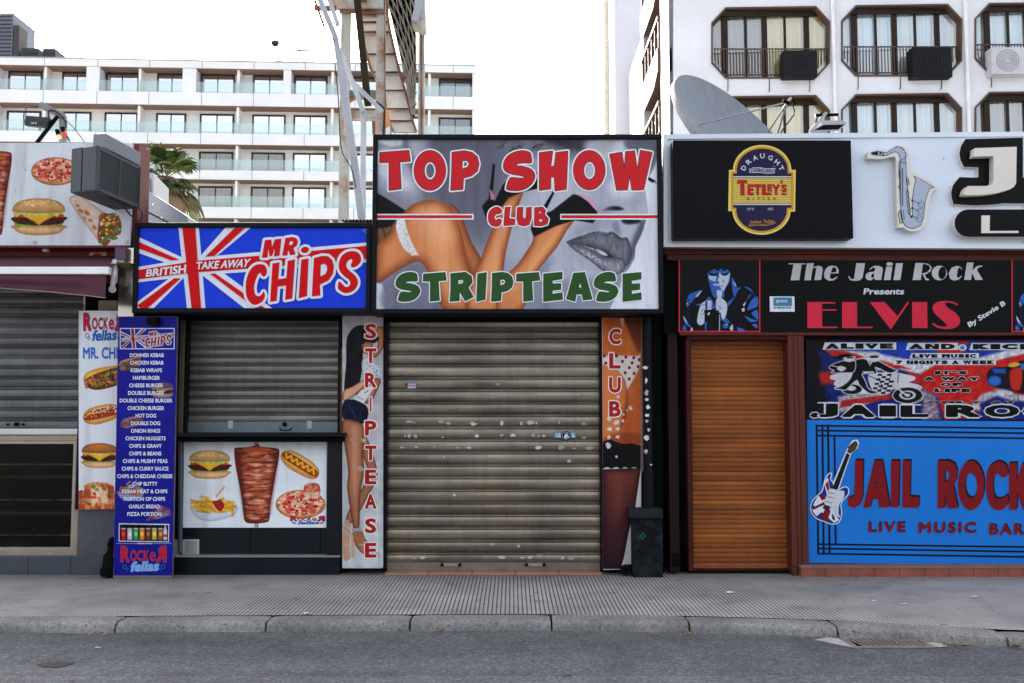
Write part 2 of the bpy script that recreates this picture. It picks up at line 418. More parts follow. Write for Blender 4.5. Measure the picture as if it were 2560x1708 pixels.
def pavement_mat():
    m, n, p = node_mat('ribbed_paving', .75)
    tc = N(n, 'ShaderNodeTexCoord'); o = tc.outputs['Object']; sp = N(n, 'ShaderNodeSeparateXYZ'); n.links.new(o, sp.inputs[0])
    wob = noise(n, o, 1.1, 2)
    def groove(ax, per, w, amp):
        q = math_(n, 'DIVIDE', math_(n, 'ADD', ax, math_(n, 'MULTIPLY', wob, .004)), per); f = math_(n, 'FRACT', q)
        d = math_(n, 'ABSOLUTE', math_(n, 'SUBTRACT', f, .5))
        return math_(n, 'MULTIPLY', math_(n, 'SMOOTH_MAX', math_(n, 'MULTIPLY', math_(n, 'SUBTRACT', w, d), 1/w), 0, .15), amp)
    gx = groove(sp.outputs[0], .0345, .21, 1.15); gy = groove(sp.outputs[1], .0345, .15, .5)
    g = math_(n, 'MINIMUM', math_(n, 'ADD', gx, gy), 1.0)
    # slabs of nine ribs, each its own shade
    vx = math_(n, 'FLOOR', math_(n, 'DIVIDE', sp.outputs[0], .3105)); vy = math_(n, 'FLOOR', math_(n, 'DIVIDE', sp.outputs[1], .3105))
    cb = N(n, 'ShaderNodeCombineXYZ'); n.links.new(vx, cb.inputs[0]); n.links.new(vy, cb.inputs[1])
    wn = N(n, 'ShaderNodeTexWhiteNoise'); n.links.new(cb.outputs[0], wn.inputs[0])
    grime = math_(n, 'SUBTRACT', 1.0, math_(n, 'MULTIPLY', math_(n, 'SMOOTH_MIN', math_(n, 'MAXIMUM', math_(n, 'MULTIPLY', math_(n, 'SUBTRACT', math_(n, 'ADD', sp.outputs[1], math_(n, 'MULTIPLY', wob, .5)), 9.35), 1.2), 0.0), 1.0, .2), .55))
    gum = ramp(n, noise(n, o, 7.5, 2, .4), [(.71, 1), (.735, .45)])
    big = noise(n, o, .55, 5, .6); mid = noise(n, o, 3.2, 8, .7); sm = noise(n, o, 60, 4)
    c = ramp(n, big, [(.3, (.31, .30, .305)), (.5, (.485, .45, .422)), (.68, (.60, .545, .495))])
    c = mixc(n, .8, c, ramp(n, mid, [(.28, .45), (.46, .9), (.75, 1.12)]), 'MULTIPLY')
    c = mixc(n, .22, c, ramp(n, wn.outputs[0], [(0, .6), (1, 1.25)]), 'MULTIPLY')
    c = mixc(n, .5, c, ramp(n, sm, [(.3, .72), (.7, 1.18)]), 'MULTIPLY')
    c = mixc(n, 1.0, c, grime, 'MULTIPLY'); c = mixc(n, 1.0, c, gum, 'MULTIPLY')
    c = mixc(n, g, c, (.035, .035, .04))
    n.links.new(c, p.inputs['Base Color'])
    b = N(n, 'ShaderNodeBump'); b.inputs['Strength'].default_value = .6; b.inputs['Distance'].default_value = .004
    n.links.new(math_(n, 'SUBTRACT', 1.0, g), b.inputs['Height']); n.links.new(b.outputs[0], p.inputs['Normal'])
    return m
def road_mat():
    m, n, p = node_mat('asphalt', .85)
    o = N(n, 'ShaderNodeTexCoord').outputs['Object']
    mp = N(n, 'ShaderNodeMapping'); mp.inputs['Scale'].default_value = (.25, 1.6, 1); n.links.new(o, mp.inputs[0])
    c = ramp(n, noise(n, mp.outputs[0], .9, 6, .6), [(.3, (.078, .079, .088)), (.7, (.13, .131, .142))])
    c = mixc(n, .75, c, ramp(n, noise(n, o, 2.3, 10, .75), [(.32, .5), (.5, 1.0), (.7, 1.2)]), 'MULTIPLY')
    v = N(n, 'ShaderNodeTexVoronoi'); v.inputs['Scale'].default_value = 62; n.links.new(o, v.inputs['Vector'])
    c = mixc(n, .75, c, ramp(n, v.outputs['Color'], [(0, .35), (.6, .95), (1, 1.9)]), 'MULTIPLY')
    c = mixc(n, .55, c, ramp(n, noise(n, o, 42, 5, .7), [(.3, .42), (.7, 1.5)]), 'MULTIPLY')
    sp = ramp(n, noise(n, o, 4.5, 5, .5), [(.70, 0), (.75, 1)])          # oil drips
    c = mixc(n, sp, c, (.03, .03, .032))
    sy = N(n, 'ShaderNodeSeparateXYZ'); n.links.new(o, sy.inputs[0]); w_ = math_(n, 'ADD', sy.outputs[1], math_(n, 'MULTIPLY', noise(n, o, 1.3, 4), .05))
    c = mixc(n, 1.0, c, ramp(n, math_(n, 'MULTIPLY', math_(n, 'SUBTRACT', w_, 6.0), 1.0), [(.29, 1.22), (.30, .78), (.315, .95), (.7, 1.0)]), 'MULTIPLY')
    n.links.new(c, p.inputs['Base Color'])
    b = N(n, 'ShaderNodeBump'); b.inputs['Strength'].default_value = .9; b.inputs['Distance'].default_value = .006
    n.links.new(v.outputs['Distance'], b.inputs['Height']); n.links.new(b.outputs[0], p.inputs['Normal'])
    return m
def kerb_mat():
    m, n, p = node_mat('concrete_kerb', .8)
    o = N(n, 'ShaderNodeTexCoord').outputs['Object']
    c = ramp(n, noise(n, o, 1.7, 8, .65), [(.3, (.14, .132, .126)), (.55, (.255, .243, .232)), (.75, (.36, .345, .325))])
    c = mixc(n, .7, c, ramp(n, noise(n, o, 30, 6, .7), [(.35, .5), (.6, 1.12)]), 'MULTIPLY')
    pit = ramp(n, noise(n, o, 62, 2, .5), [(.635, 0), (.66, 1)])
    c = mixc(n, pit, c, (.06, .06, .06)); n.links.new(c, p.inputs['Base Color'])
    b = N(n, 'ShaderNodeBump'); b.inputs['Strength'].default_value = .5; b.inputs['Distance'].default_value = .008; b.invert = True
    n.links.new(pit, b.inputs['Height']); n.links.new(b.outputs[0], p.inputs['Normal']); return m
KP = [(-2600,1560),(-900,1553),(0,1542),(680,1538.5),(1280,1535),(1720,1540),(2080,1550),(2445,1571),(2560,1577),(3400,1600),(5200,1600)]
KX = [(G(a, b).x, G(a, b).y) for a, b in KP]
def kerb_y(x): return float(np.interp(x, [k[0] for k in KX], [k[1] for k in KX]))
ROAD_Z = -0.078
def sheet(name, xs, ya, yb, z, m, kind='structure', nys=1):
    b = MB(); v = []
    for x in xs:
        for j in range(nys+1):
            t = j/nys; v.append((x, ya(x)*(1-t)+yb(x)*t, z))
    k = nys+1
    b.add(v, [(i*k+j, (i+1)*k+j, (i+1)*k+j+1, i*k+j+1) for i in range(len(xs)-1) for j in range(nys)], m)
    o = b.build(name); tag(o, kind=kind); return o
gm = mat('far_ground_dust', (112,108,104), .9, 0, .15, .05)
o = MB().quad([(-90,14.2,-.1),(90,14.2,-.1),(90,120,-.1),(-90,120,-.1)], mat('pale_bounce_sheet', (188,182,172), .9, 0, .12, .3)).build('added_bounce_sheet'); tag(o, kind='structure')  # unseen pale sheet behind the shops, added to bounce sunlight onto the hotel front
o = MB().quad([(-900,-900,-.12),(900,-900,-.12),(900,900,-.12),(-900,900,-.12)], gm).build('ground'); tag(o, kind='structure')
xs = list(np.linspace(-14, 14, 57))
sheet('pavement', xs, lambda x: kerb_y(x)+.004, lambda x: 13.9, 0.0, pavement_mat())
sheet('road', xs, lambda x: -14, lambda x: kerb_y(x)+.1, ROAD_Z, road_mat())
km = kerb_mat(); kb = MB()
jn = [G(u, 1540 if u < 1500 else 1556).x for u in (-730, -380, -33, 317, 680, 1030, 1377, 1725, 2080, 2445, 2800, 3150, 3500)]
prof = [(0, .0), (.10, .001), (.17, .0), (.196, -.005), (.212, -.017), (.22, -.035), (.225, -.065), (.227, -.12)]
for a, b_ in zip(jn[:-1], jn[1:]):
    n = 10; v = []; dz = random.uniform(-.004, .004); dy = random.uniform(-.006, .006)
    if a > 3.0: dz -= .012
    for i in range(n+1):
        t = i/n; x = a+.008+(b_-a-.016)*t; e = .006 if i in (0, n) else 0
        for (q, z) in prof: v.append((x, kerb_y(x)-q+dy+e*(q > 0), z+dz-e))
        v.append((x, kerb_y(x), -.12))
    k = len(prof)+1
    f = [(i*k+j, (i+1)*k+j, (i+1)*k+(j+1) % k, i*k+(j+1) % k) for i in range(n) for j in range(k)]
    f += [tuple(range(k)), tuple(range(n*k, n*k+k))[::-1]]
    kb.add(v, f, km, True)
ko = kb.build('kerb'); tag(ko, kind='structure')
ed = ko.modifiers.new('sharp', 'EDGE_SPLIT'); ed.split_angle = R(50)
# threshold tiles in front of the big shutter
tmz = mat('terracotta_tile', (196,140,105), .6, 0, .25, 5, fine=.15, k=.85); gr = mat('tile_grout', (90,80,75), .9)
tb = MB(); x0, x1, _, _ = DR(884, 1300, 1382, 1318, 9.75)
tb.box(x0, x1, 9.66, 9.9, .001, .004, gr)
nT = 5
for i in range(nT):
    a = x0+(x1-x0)*i/nT; tb.box(a+.004, a+(x1-x0)/nT-.004, 9.665, 9.895, .001, .010, tmz)
tag(tb.build('threshold_paving', bev=.002), kind='structure')

# drain grate, leaves and litter along the kerb
iron = mat('worn_iron', (128,118,112), .6, .1, .3, 6, fine=.2); hole = mat('dark_void', (12,11,11), .9, spec=0)
gc = [G(*p, ROAD_Z) for p in ((2096,1594),(2300,1600),(2340,1622),(2130,1619))]
t = thing('drain_grate', 'rusty slotted drain grate set in the road beside the kerb', 'drain grate', ((gc[0]+gc[2])/2))
b = MB()
ax0, ax1, ay1, ay0 = gc[0].x, gc[2].x, gc[0].y-.02, gc[2].y+.0
zt = ROAD_Z+.012
def hbox(x0, x1, y0, y1, m, z0=ROAD_Z+.001, z1=zt): b.box(x0, x1, y0, y1, z0, z1, m)
hbox(ax0, ax1, ay0, ay0+.03, iron); hbox(ax0, ax1, ay1-.03, ay1, iron); hbox(ax0, ax0+.03, ay0+.03, ay1-.03, iron); hbox(ax1-.03, ax1, ay0+.03, ay1-.03, iron)
b.build('frame', t, bev=.003); b = MB()
n = 11
for i in range(n):
    x = ax0+.065+(ax1-ax0-.13)*i/(n-1); b.bar((x-.028, ay1-.03, ROAD_Z+.007), (x+.028, ay0+.03, ROAD_Z+.007), .02, .006, iron)
b.build('bars', t); MB().box(ax0+.03, ax1-.03, ay0+.03, ay1-.03, ROAD_Z+.0005, ROAD_Z+.0015, hole).build('pit', t)
cm = mat('mortar_patch', (165,160,158), .9, 0, .2, 8, fine=.2)
def patch(name, pts, m, z): 
    P = [G(u, v, z) for u, v in pts]; c = sum(P, Vector())/len(P)
    P = [c+(q-c)*random.uniform(.85, 1.1) for q in crom([(q.x, q.y) for q in P], 4) for q in [Vector((q[0], q[1], z))]]
    tri = tessellate_polygon([P]); o = MB().add(P, tri, m).build(name); tag(o, kind='structure')
patch('road_patch', [(2035,1597),(2085,1594),(2118,1606),(2150,1622),(2075,1608)], cm, ROAD_Z+.004)
patch('road_patch', [(2310,1606),(2350,1608),(2368,1616),(2340,1618)], cm, ROAD_Z+.004)
patch('road_patch', [(95,1660),(150,1654),(185,1658),(150,1667),(105,1667)], mat('oil_stain', (52,50,52), .7, 0, .2, 10), ROAD_Z+.004)
leafm = [mat('leaf_ochre', (185,120,42), .8, k=.7), mat('leaf_yellow', (200,165,62), .8, k=.6), mat('leaf_brown', (140,84,42), .8, k=.8)]
leaves = [(1715,1581),(1722,1579),(1735,1582),(1700,1582),(2004,1590),(2025,1593),(2240,1602),(2360,1610),(2390,1611),(2410,1611),(2540,1612),(870,1568),(1000,1571),(1105,1571),(225,1583),(262,1583),(1577,1576),(1630,1577),(1265,1573)]
for i, (u, v) in enumerate(leaves):
    c = G(u, v+5, ROAD_Z+.012); a = random.uniform(0, 6.28); L = random.uniform(.016, .036); m = random.choice(leafm); k = random.uniform(.3, .5)
    d = Vector((math.cos(a), math.sin(a), 0)); e = Vector((-d.y, d.x, 0)); up = Vector((0, 0, 1))
    v4 = [c-d*L, c-d*L*.3+e*L*k+up*.012, c+d*L*.5+e*L*k*.8+up*.016, c+d*L+up*.004, c+d*L*.5-e*L*k*.8+up*.010, c-d*L*.3-e*L*k+up*.006, c+up*.0]
    o = MB().add(v4, [(0,1,6),(1,2,6),(2,3,6),(3,4,6),(4,5,6),(5,0,6)], m).build('fallen_leaf')
    tag(o, 'small curled yellow brown leaf lying in the gutter against the kerb', 'leaf', 'fallen leaves along the kerb')
pap = mat('litter_paper', (225,225,228), .8)
for (u, v, s) in ((1630,1505,.05),(1637,1491,.02),(1826,1482,.05),(768,1534,.04),(1790,1483,.02),(2186,1503,.025),(2440,1493,.05),(2258,1511,.04),(245,1621,.03),(1112,1493,.02)):
    z = ROAD_Z+.008 if v > 1590 else .008
    c = G(u, v, z); a = random.uniform(0, 3); P = [c+Vector((math.cos(a+k*1.26)*s*random.uniform(.3, 1), math.sin(a+k*1.26)*s*random.uniform(.3, .8), random.uniform(0, .01))) for k in range(5)]
    o = MB().add(P, [(0,1,2,3,4)], pap).build('paper_scrap'); tag(o, 'tiny torn scrap of white paper lying on the ground before the shops', 'litter', 'white paper scraps on the ground')

# ================================================================== HOTEL far behind on the left
white = mat('white_render', (244,247,250), .85, 0, .05, .3, k=.84); cream = mat('cream_render', (243,240,235), .85, 0, .06, .3)
soff = mat('timber_soffit', (140,112,95), .8, 0, .15, 2, stretch=(6,.3,1)); dkf = mat('anthracite_frame', (58,64,74), .5, k=.4)
curt = mat('grey_curtain', (112,118,114), .9, 0, .4, 1.6, stretch=(6,.0,.02)); curtw = mat('warm_curtain', (170,130,80), .9, 0, .4, 1.6, stretch=(6,0,.02)); hglassw = glass_mat('hotel_glazing_open', (.8,.85,.85), .12)
hglass = glass_mat('hotel_glazing', (.7,.78,.78), .62); bglass = glass_mat('balustrade_glass', (.86,.93,.92), .12)
YL, YR = 80.0, 82.0
HP0 = D(0, 250, YL); HP1 = D(1090, 250, YR); hd = Vector((HP1.x-HP0.x, HP1.y-HP0.y, 0)); hl = hd.length; hd.normalize(); hn = Vector((hd.y, -hd.x, 0))   # hn faces the street
def hs(xd):                                              # D pixel column -> distance along the facade
    k = D(xd, 250, 1.0).x
    # ray X = k*Y ; point = HP0 + s*hd
    return (HP0.x-k*HP0.y)/(k*hd.y-hd.x)
def hz(yd): return D(587, yd, HP0.y+hd.y*hs(587)).z
HT = thing('hotel_building', 'long white hotel with rows of balconies and dark windows rising behind the kebab shops', 'hotel', (HP0.x, HP0.y, 0))
def hbx(mb, s0, s1, d0, d1, z0, z1, m):                  # d = metres in front of the window wall (towards street)
    s0, s1 = sorted((s0, s1)); d0, d1 = sorted((d0, d1)); z0, z1 = sorted((z0, z1))
    B = Vector((HP0.x, HP0.y, 0)); q = lambda s, d, z: B+hd*s+hn*(d-1.3)+Vector((0, 0, z))
    v = [q(s0,d1,z0), q(s1,d1,z0), q(s1,d0,z0), q(s0,d0,z0), q(s0,d1,z1), q(s1,d1,z1), q(s1,d0,z1), q(s0,d0,z1)]
    mb.add(v, [(0,3,2,1),(4,5,6,7),(0,1,5,4),(1,2,6,5),(2,3,7,6),(3,0,4,7)], m)
S0, S1 = hs(-260), hs(1090)
rows = [(144, 161, 216), (245, 253, 309), (333.5, 341, 393), (414, 421, 477), (502, 510, 562), (592, 600, 650)]   # soffit/fascia bottom, window head, floor(fascia top)
b = MB(); hbx(b, S0, S1, -14, 0, 0, hz(150), cream); b.build('wall', HT)
b = MB(); hbx(b, S0-.3, S1+.05, -14.2, 1.45, hz(160), hz(144), white); b.build('parapet', HT)
bot = [245, 333.5, 414, 502, 592]; top = [216, 309, 393, 477, 562]
for a, c in zip(top, bot):
    b = MB(); hbx(b, S0-.3, S1+.05, .02, 1.45, hz(c), hz(a), white); b.build('balcony_fascia', HT)
    b = MB(); hbx(b, S0, S1, .03, 1.40, hz(c)-.03, hz(c)-.004, soff); b.build('soffit', HT)
b = MB(); hbx(b, S0, S1, .03, 1.40, hz(160)-.03, hz(160)-.004, soff); b.build('soffit', HT)
wins = [(0,80),(126,197),(228,306),(348,418),(450,530),(572,650),(668,746),(790,868),(893,970),(1006,1083)]
ext = [(-222,-142),(-96,-25)]
piers = {0: [(197,227),(418,449),(650,667),(868,892)], }
fins = [-12, 100, 318, 545, 762, 985, -110]
for ri, (fb, hd_, fl) in enumerate(rows[:5]):
    zt_, zb_ = hz(hd_), hz(fl)+.02; zs = hz(fb if ri else 160)-.03
    for wi, (a, c) in enumerate(ext+wins):
        s0, s1 = hs(a), hs(c); f = MB()
        w = .15
        hbx(f, s0, s1, .0, .09, zt_-w, zt_, dkf); hbx(f, s0, s1, .0, .09, zb_, zb_+.06, dkf)
        hbx(f, s0, s0+w, .0, .09, zb_+.06, zt_-w, dkf); hbx(f, s1-w, s1, .0, .09, zb_+.06, zt_-w, dkf)
        hbx(f, (s0+s1)/2-.05, (s0+s1)/2+.05, .0, .08, zb_+.06, zt_-w, dkf)
        fo = f.build('window', HT)
        g = MB(); warm_ = (ri == 2 and wi in (5,6,7)) or (ri == 3 and wi in (6,7)); hbx(g, s0+w, s1-w, .055, .06, zb_+.06, zt_-w, hglassw if warm_ or wi == 11 else hglass); g.build('pane', fo)
        g = MB(); cmx = curtw if warm_ else curt
        hbx(g, s0+w, s1-w, .01, .03, zb_+.06, zt_-w, cmx); g.build('curtain', fo)
    for x in fins:
        s = hs(x); f = MB(); hbx(f, s-.1, s+.1, .01, 1.2, hz(fl)+.02, zs-.004, cream); f.build('partition', HT)
    if ri == 0:
        for a, c in piers[0]:
            f = MB(); hbx(f, hs(a), hs(c), .015, 1.42, hz(fl)+.004, hz(160)-.035, white); f.build('pier', HT)
        f = MB(); hbx(f, hs(1084), S1, .015, 1.42, hz(fl)+.004, hz(160)-.035, white); f.build('pier', HT)
    else:
        f = MB(); hbx(f, hs(1084), S1, .015, 1.40, hz(fl)+.004, zs-.005, white); f.build('pier', HT)
    f = MB(); hbx(f, S0, hs(1083), 1.32, 1.345, hz(fl)+.002, hz(fl)+.95, bglass); f.build('balustrade', HT)
jm = mat('panel_joint', (150,156,166), .8)
for z0_, z1_ in [(hz(160), hz(144))]+[(hz(c), hz(a)) for a, c in zip(top, bot)]:
    f = MB()
    for x in (-130, 100, 223, 342, 463, 582, 700, 815, 930, 1040): s = hs(x); hbx(f, s-.03, s+.03, 1.451, 1.458, z0_+.01, z1_-.01, jm)
    f.build('panel_joint', HT)
f = MB(); hbx(f, S0-.3, S1+.05, -.2, 1.50, hz(144)+.002, hz(144)+.10, jm); f.build('coping', HT)
# roof plant
def rbox(name, label, cat, x0, y0, x1, y1, dep, col, Y=None, louv=0):
    Y = Y or 83.0; X0, X1, Z0, Z1 = DR(x0, y0, x1, y1, Y); Z0 = hz(144)+.01
    t = thing(name, label, cat, ((X0+X1)/2, Y, Z0)); b = MB(); m = mat(name+'_metal_%d' % col[0], col, .6, 0, .2, .5, k=.42); b.box(X0, X1, Y, Y+dep, Z0, Z1, m); b.build('casing', t, bev=.03)
    if louv:
        b = MB(); dm = mat('louvre_dark', (55,60,68), .6, k=.6)
        for i in range(louv):
            z = Z0+.15+(Z1-Z0-.3)*(i+.5)/louv; b.box(X0+.1, X1-.1, Y-.06, Y-.004, z-.05, z+.05, dm)
        b.build('louvre', t)
    return t
rbox('cooling_unit', 'tall grey louvred plant screen on the hotel roof at the left edge', 'roof unit', -40, 30, 29, 130, 4, (150,160,178), louv=14)
rbox('roof_stack', 'dark vertical duct stack beside the tall grey screen on the hotel roof', 'duct', 30, 58, 43, 130, 1.5, (92,84,80), louv=0)
rbox('cooling_unit', 'low dark plant unit on the hotel roof, nearer the dark duct stack', 'roof unit', 48, 110, 88, 130, 2, (72,76,86), louv=3)
rbox('cooling_unit', 'low dark plant unit on the hotel roof, farthest right of the roof units', 'roof unit', 97, 111, 127, 130, 2, (78,76,80), louv=3)
Y = 84; pm = mat('flue_white', (240,240,240), .6); dk = mat('flue_mouth', (40,40,36), .8, k=.5)
t = thing('flue_pipe', 'short angled metal flue pipe with a dark mouth above the hotel roof', 'flue', D(632,140,Y))
p0, p1, p2 = D(641,146,Y), D(641,106,Y), D(631,99,Y-1.6)
MB().tube([p0, p1, p1*.5+p2*.5+Vector((0,0,.1)), p2], .33, pm, 14).build('pipe', t)
d = (p2-(p1*.5+p2*.5)).normalized(); MB().tube([p2+d*.005, p2+d*.02], .31, dk, 14).build('mouth', t)
t = thing('roof_camera_mast', 'thin pale mast with a small arm above the hotel roof', 'mast', D(716,150,Y))
b = MB(); wm = mat('mast_white', (215,218,222), .5); b.tube([D(717,152,Y), D(717,122,Y), D(708,116,Y)], .06, wm, 6); b.build('pole', t)
b = MB(); b.bar(D(682,116,Y), D(710,115,Y), .12, .16, mat('mast_arm', (70,72,76), .5)); b.build('arm', t)
b = MB(); b.bar(D(664,109,Y), D(684,114,Y), .3, .22, wm); b.build('lamp_head', t)

# ================================================================== PALM TREE
Y = 20.0; t = thing('palm_tree', 'fan palm with hanging dry fronds behind the grey duct', 'tree', (D(392,500,Y).x, Y, 0))
tr = mat('palm_trunk', (125,100,75), .9, 0, .3, 5, bump=.5); cr_ = D(378,408,Y)
MB().tube([(cr_.x, Y, -.05), (cr_.x+.05, Y, cr_.z*.5), (cr_.x, Y, cr_.z)], [.28, .22, .2], tr, 10).build('trunk', t)
pgm = [mat('palm_leaf_green', (92,116,44), .55, 0, .3, 2, k=.55), mat('palm_leaf_light', (130,146,70), .55, 0, .3, 2, k=.6), mat('palm_leaf_dark', (58,80,34), .55, 0, .3, 2, k=.5)]
dry = mat('palm_leaf_dry', (176,150,112), .8, 0, .3, 2, k=.6)
def frond(mb, dirv, L, spread, m, droop):
    base = cr_+dirv*.12; tip = base+dirv*L; side = dirv.cross(Vector((0,0,1)));
    if side.length < .01: side = Vector((1,0,0))
    side.normalize(); mb.tube([base, base+dirv*L*.5], .012, m, 4)
    hub = base+dirv*L*.48
    for k in range(15):
        a = (k-7)/7*spread; dd = (dirv*math.cos(a)+side*math.sin(a)).normalized(); l = L*.62*(1-.25*abs(k-7)/7)*random.uniform(.85, 1.1)
        P = []; q = hub.copy(); v = dd.copy()
        for j in range(5):
            P.append(q.copy()); q = q+v*l/4; v = (v+Vector((0,0,-droop*(.12+.2*j)))).normalized()
        wv = side*math.cos(a)-dirv*math.sin(a); vv = []
        for j, q in enumerate(P): w = (.028, .034, .026, .016, .003)[j]; vv += [q-wv*w, q+wv*w+Vector((0,0,.01))]
        mb.add(vv, [(2*j, 2*j+1, 2*j+3, 2*j+2) for j in range(4)], m)
gb = MB(); db = MB()
for i in range(64):
    az = random.uniform(0, 6.28); el_ = random.uniform(-.6, 1.3)
    dv = Vector((math.cos(az)*math.cos(el_), math.sin(az)*math.cos(el_), math.sin(el_)))
    frond(gb, dv, random.uniform(.42, .68), 1.3, random.choice(pgm), random.uniform(.9, 1.6))
for i in range(38):
    az = random.uniform(0, 6.28); el_ = random.uniform(-1.3, -.35); dv = Vector((math.cos(az)*math.cos(el_)*.8, math.sin(az)*math.cos(el_)*.8, math.sin(el_))).normalized()
    frond(db, dv, random.uniform(.6, 1.1), .7, random.choice([dry, dry, pgm[0], pgm[1]]), 1.2)
gb.build('crown', t); db.build('dry_fronds', t)

# ================================================================== WHITE APARTMENT TOWER right + pale block behind it
tw = mat('tower_render', (238,242,250), .85, 0, .10, .4, k=.82); br = mat('brown_frame', (98,70,54), .6, 0, .15, 2, k=.62); brd = mat('brown_frame_dark', (60,44,34), .6, 0, .15, 2, k=.5, spec=.2)
tglass = glass_mat('tower_glazing', (.95,.97,.97), .22)
YT0, YT1 = 34.0, 33.5
def TY(xd): return YT0+(YT1-YT0)*(xd-1600)/700
TT = thing('apartment_tower', 'white apartment tower with octagonal brown framed balcony windows behind the music bar', 'apartment block', (D(1545,900,YT0).x+4, YT0, 0))
def tq(x, y, dy=0):
    Y = TY(x); q = D(x, y, Y); return Vector((q.x, q.y+dy, q.z))
# windows (D coordinates) : octagon corners
def octo(x0, y0, x1, y1, ty):                              # ty = total frame slope
    w = x1-x0; h = y1-y0; cx, cy = w*.118, h*.215
    return [(x0+cx, y0), (x1-cx, y0-ty), (x1, y0+cy-ty), (x1, y1-cy), (x1-cx, y1), (x0+cx, y1), (x0, y1-cy), (x0, y0+cy)]
cols = [(1632,1904,18), (1930,2207,13), (2236,2512,8)]
rowsT = [(0, 163), (204, 163), (408, 163)]
b = MB(); wl = []
# wall with octagonal openings: strip pieces around each opening (grid cells tessellated with holes)
gx = [1545, 1917, 2222, 2560]; gy = [-90, 198, 402, 640]
for ci, (wx0, wx1, wy) in enumerate(cols):
    for ri, (dy, h) in enumerate(rowsT):
        O = octo(wx0, wy+dy, wx1, wy+dy+h, 3); cell = [(gx[ci], gy[ri]), (gx[ci+1], gy[ri]), (gx[ci+1], gy[ri+1]), (gx[ci], gy[ri+1])]
        P = [[tq(*q) for q in cell], [tq(*q) for q in O]]
        L2 = [[Vector((q.x, q.z, 0)) for q in l] for l in P]; tri = tessellate_polygon(L2); b.add([q for l in P for q in l], tri, tw)
xl = D(1545,900,YT0).x; zt1 = tq(1545,-90).z
lo = tq(1545,640).z; b.add([(xl, YT0, 0), (tq(2560,640).x, TY(2560), 0), tq(2560,640), tq(1545,640)], [(0,1,2,3)], tw)
# left flank: receding wall in three bands
yA, yB, yC = YT0, 36.0, 40.7
b.quad([(xl, yA, 0), (xl, yB, 0), (xl, yB, zt1), (xl, yA, zt1)], tw)
b.quad([(xl, yC, 0), (xl, 48, 0), (xl, 48, zt1), (xl, yC, zt1)], tw)
b.quad([(xl+.5, yB, 0), (xl+.5, yC, 0), (xl+.5, yC, zt1), (xl+.5, yB, zt1)], brd)
b.quad([(xl, yB, 0), (xl+.5, yB, 0), (xl+.5, yB, zt1), (xl, yB, zt1)], tw); b.quad([(xl, yC, 0), (xl+.5, yC, 0), (xl+.5, yC, zt1), (xl, yC, zt1)], tw)
b.quad([(xl, 48, 0), (26, 48, 0), (26, 48, zt1), (xl, 48, zt1)], tw); b.quad([tq(1545,-90), tq(2560,-90), (26, 48, zt1), (xl, 48, zt1)], tw)
b.build('wall', TT)
# brown bay panels on the flank
for zc in (hz_ for hz_ in [D(1500, y, 38).z for y in (-30, 150, 335)]):
    f = MB(); h = .95
    P = [(yB, zc-h), (yB+1, zc-h-.35), (yC-1, zc-h-.35), (yC, zc-h), (yC, zc+h), (yC-1, zc+h+.35), (yB+1, zc+h+.35), (yB, zc+h)]
    f.prism([(xl-.12, y, z) for y, z in P[:4]]+[(xl-.12, yC, zc-.05), (xl-.12, yB, zc-.05)], (.55, 0, 0), br); wo = f.build('window', TT)
    g = MB()
    for y in np.linspace(yB+.1, yC-.1, 6): g.bar((xl-.02, y, zc-.05), (xl-.02, y, zc+h+.1), .1, .1, br)
    g.bar((xl-.04, yB, zc+h+.15), (xl-.04, yC, zc+h+.15), .14, .14, br); g.build('mullion', wo)
    g = MB(); g.quad([(xl+.12, yB, zc-.05), (xl+.12, yC, zc-.05), (xl+.12, yC, zc+h+.1), (xl+.12, yB, zc+h+.1)], glass_mat('flank_glazing', (.4,.42,.42), .25)); g.build('pane', wo)
cur = [mat('curtain_blue_white', (206,224,234), .9, 0, .12, 3, stretch=(5,0,.03)), mat('curtain_straw', (228,206,140), .9, 0, .25, 3, stretch=(5,0,.03)), mat('curtain_grey', (150,150,148), .9, 0, .3, 3, stretch=(5,0,.03))]
import_c = {(0,0): 1, (0,1): 1, (2,1): 2}
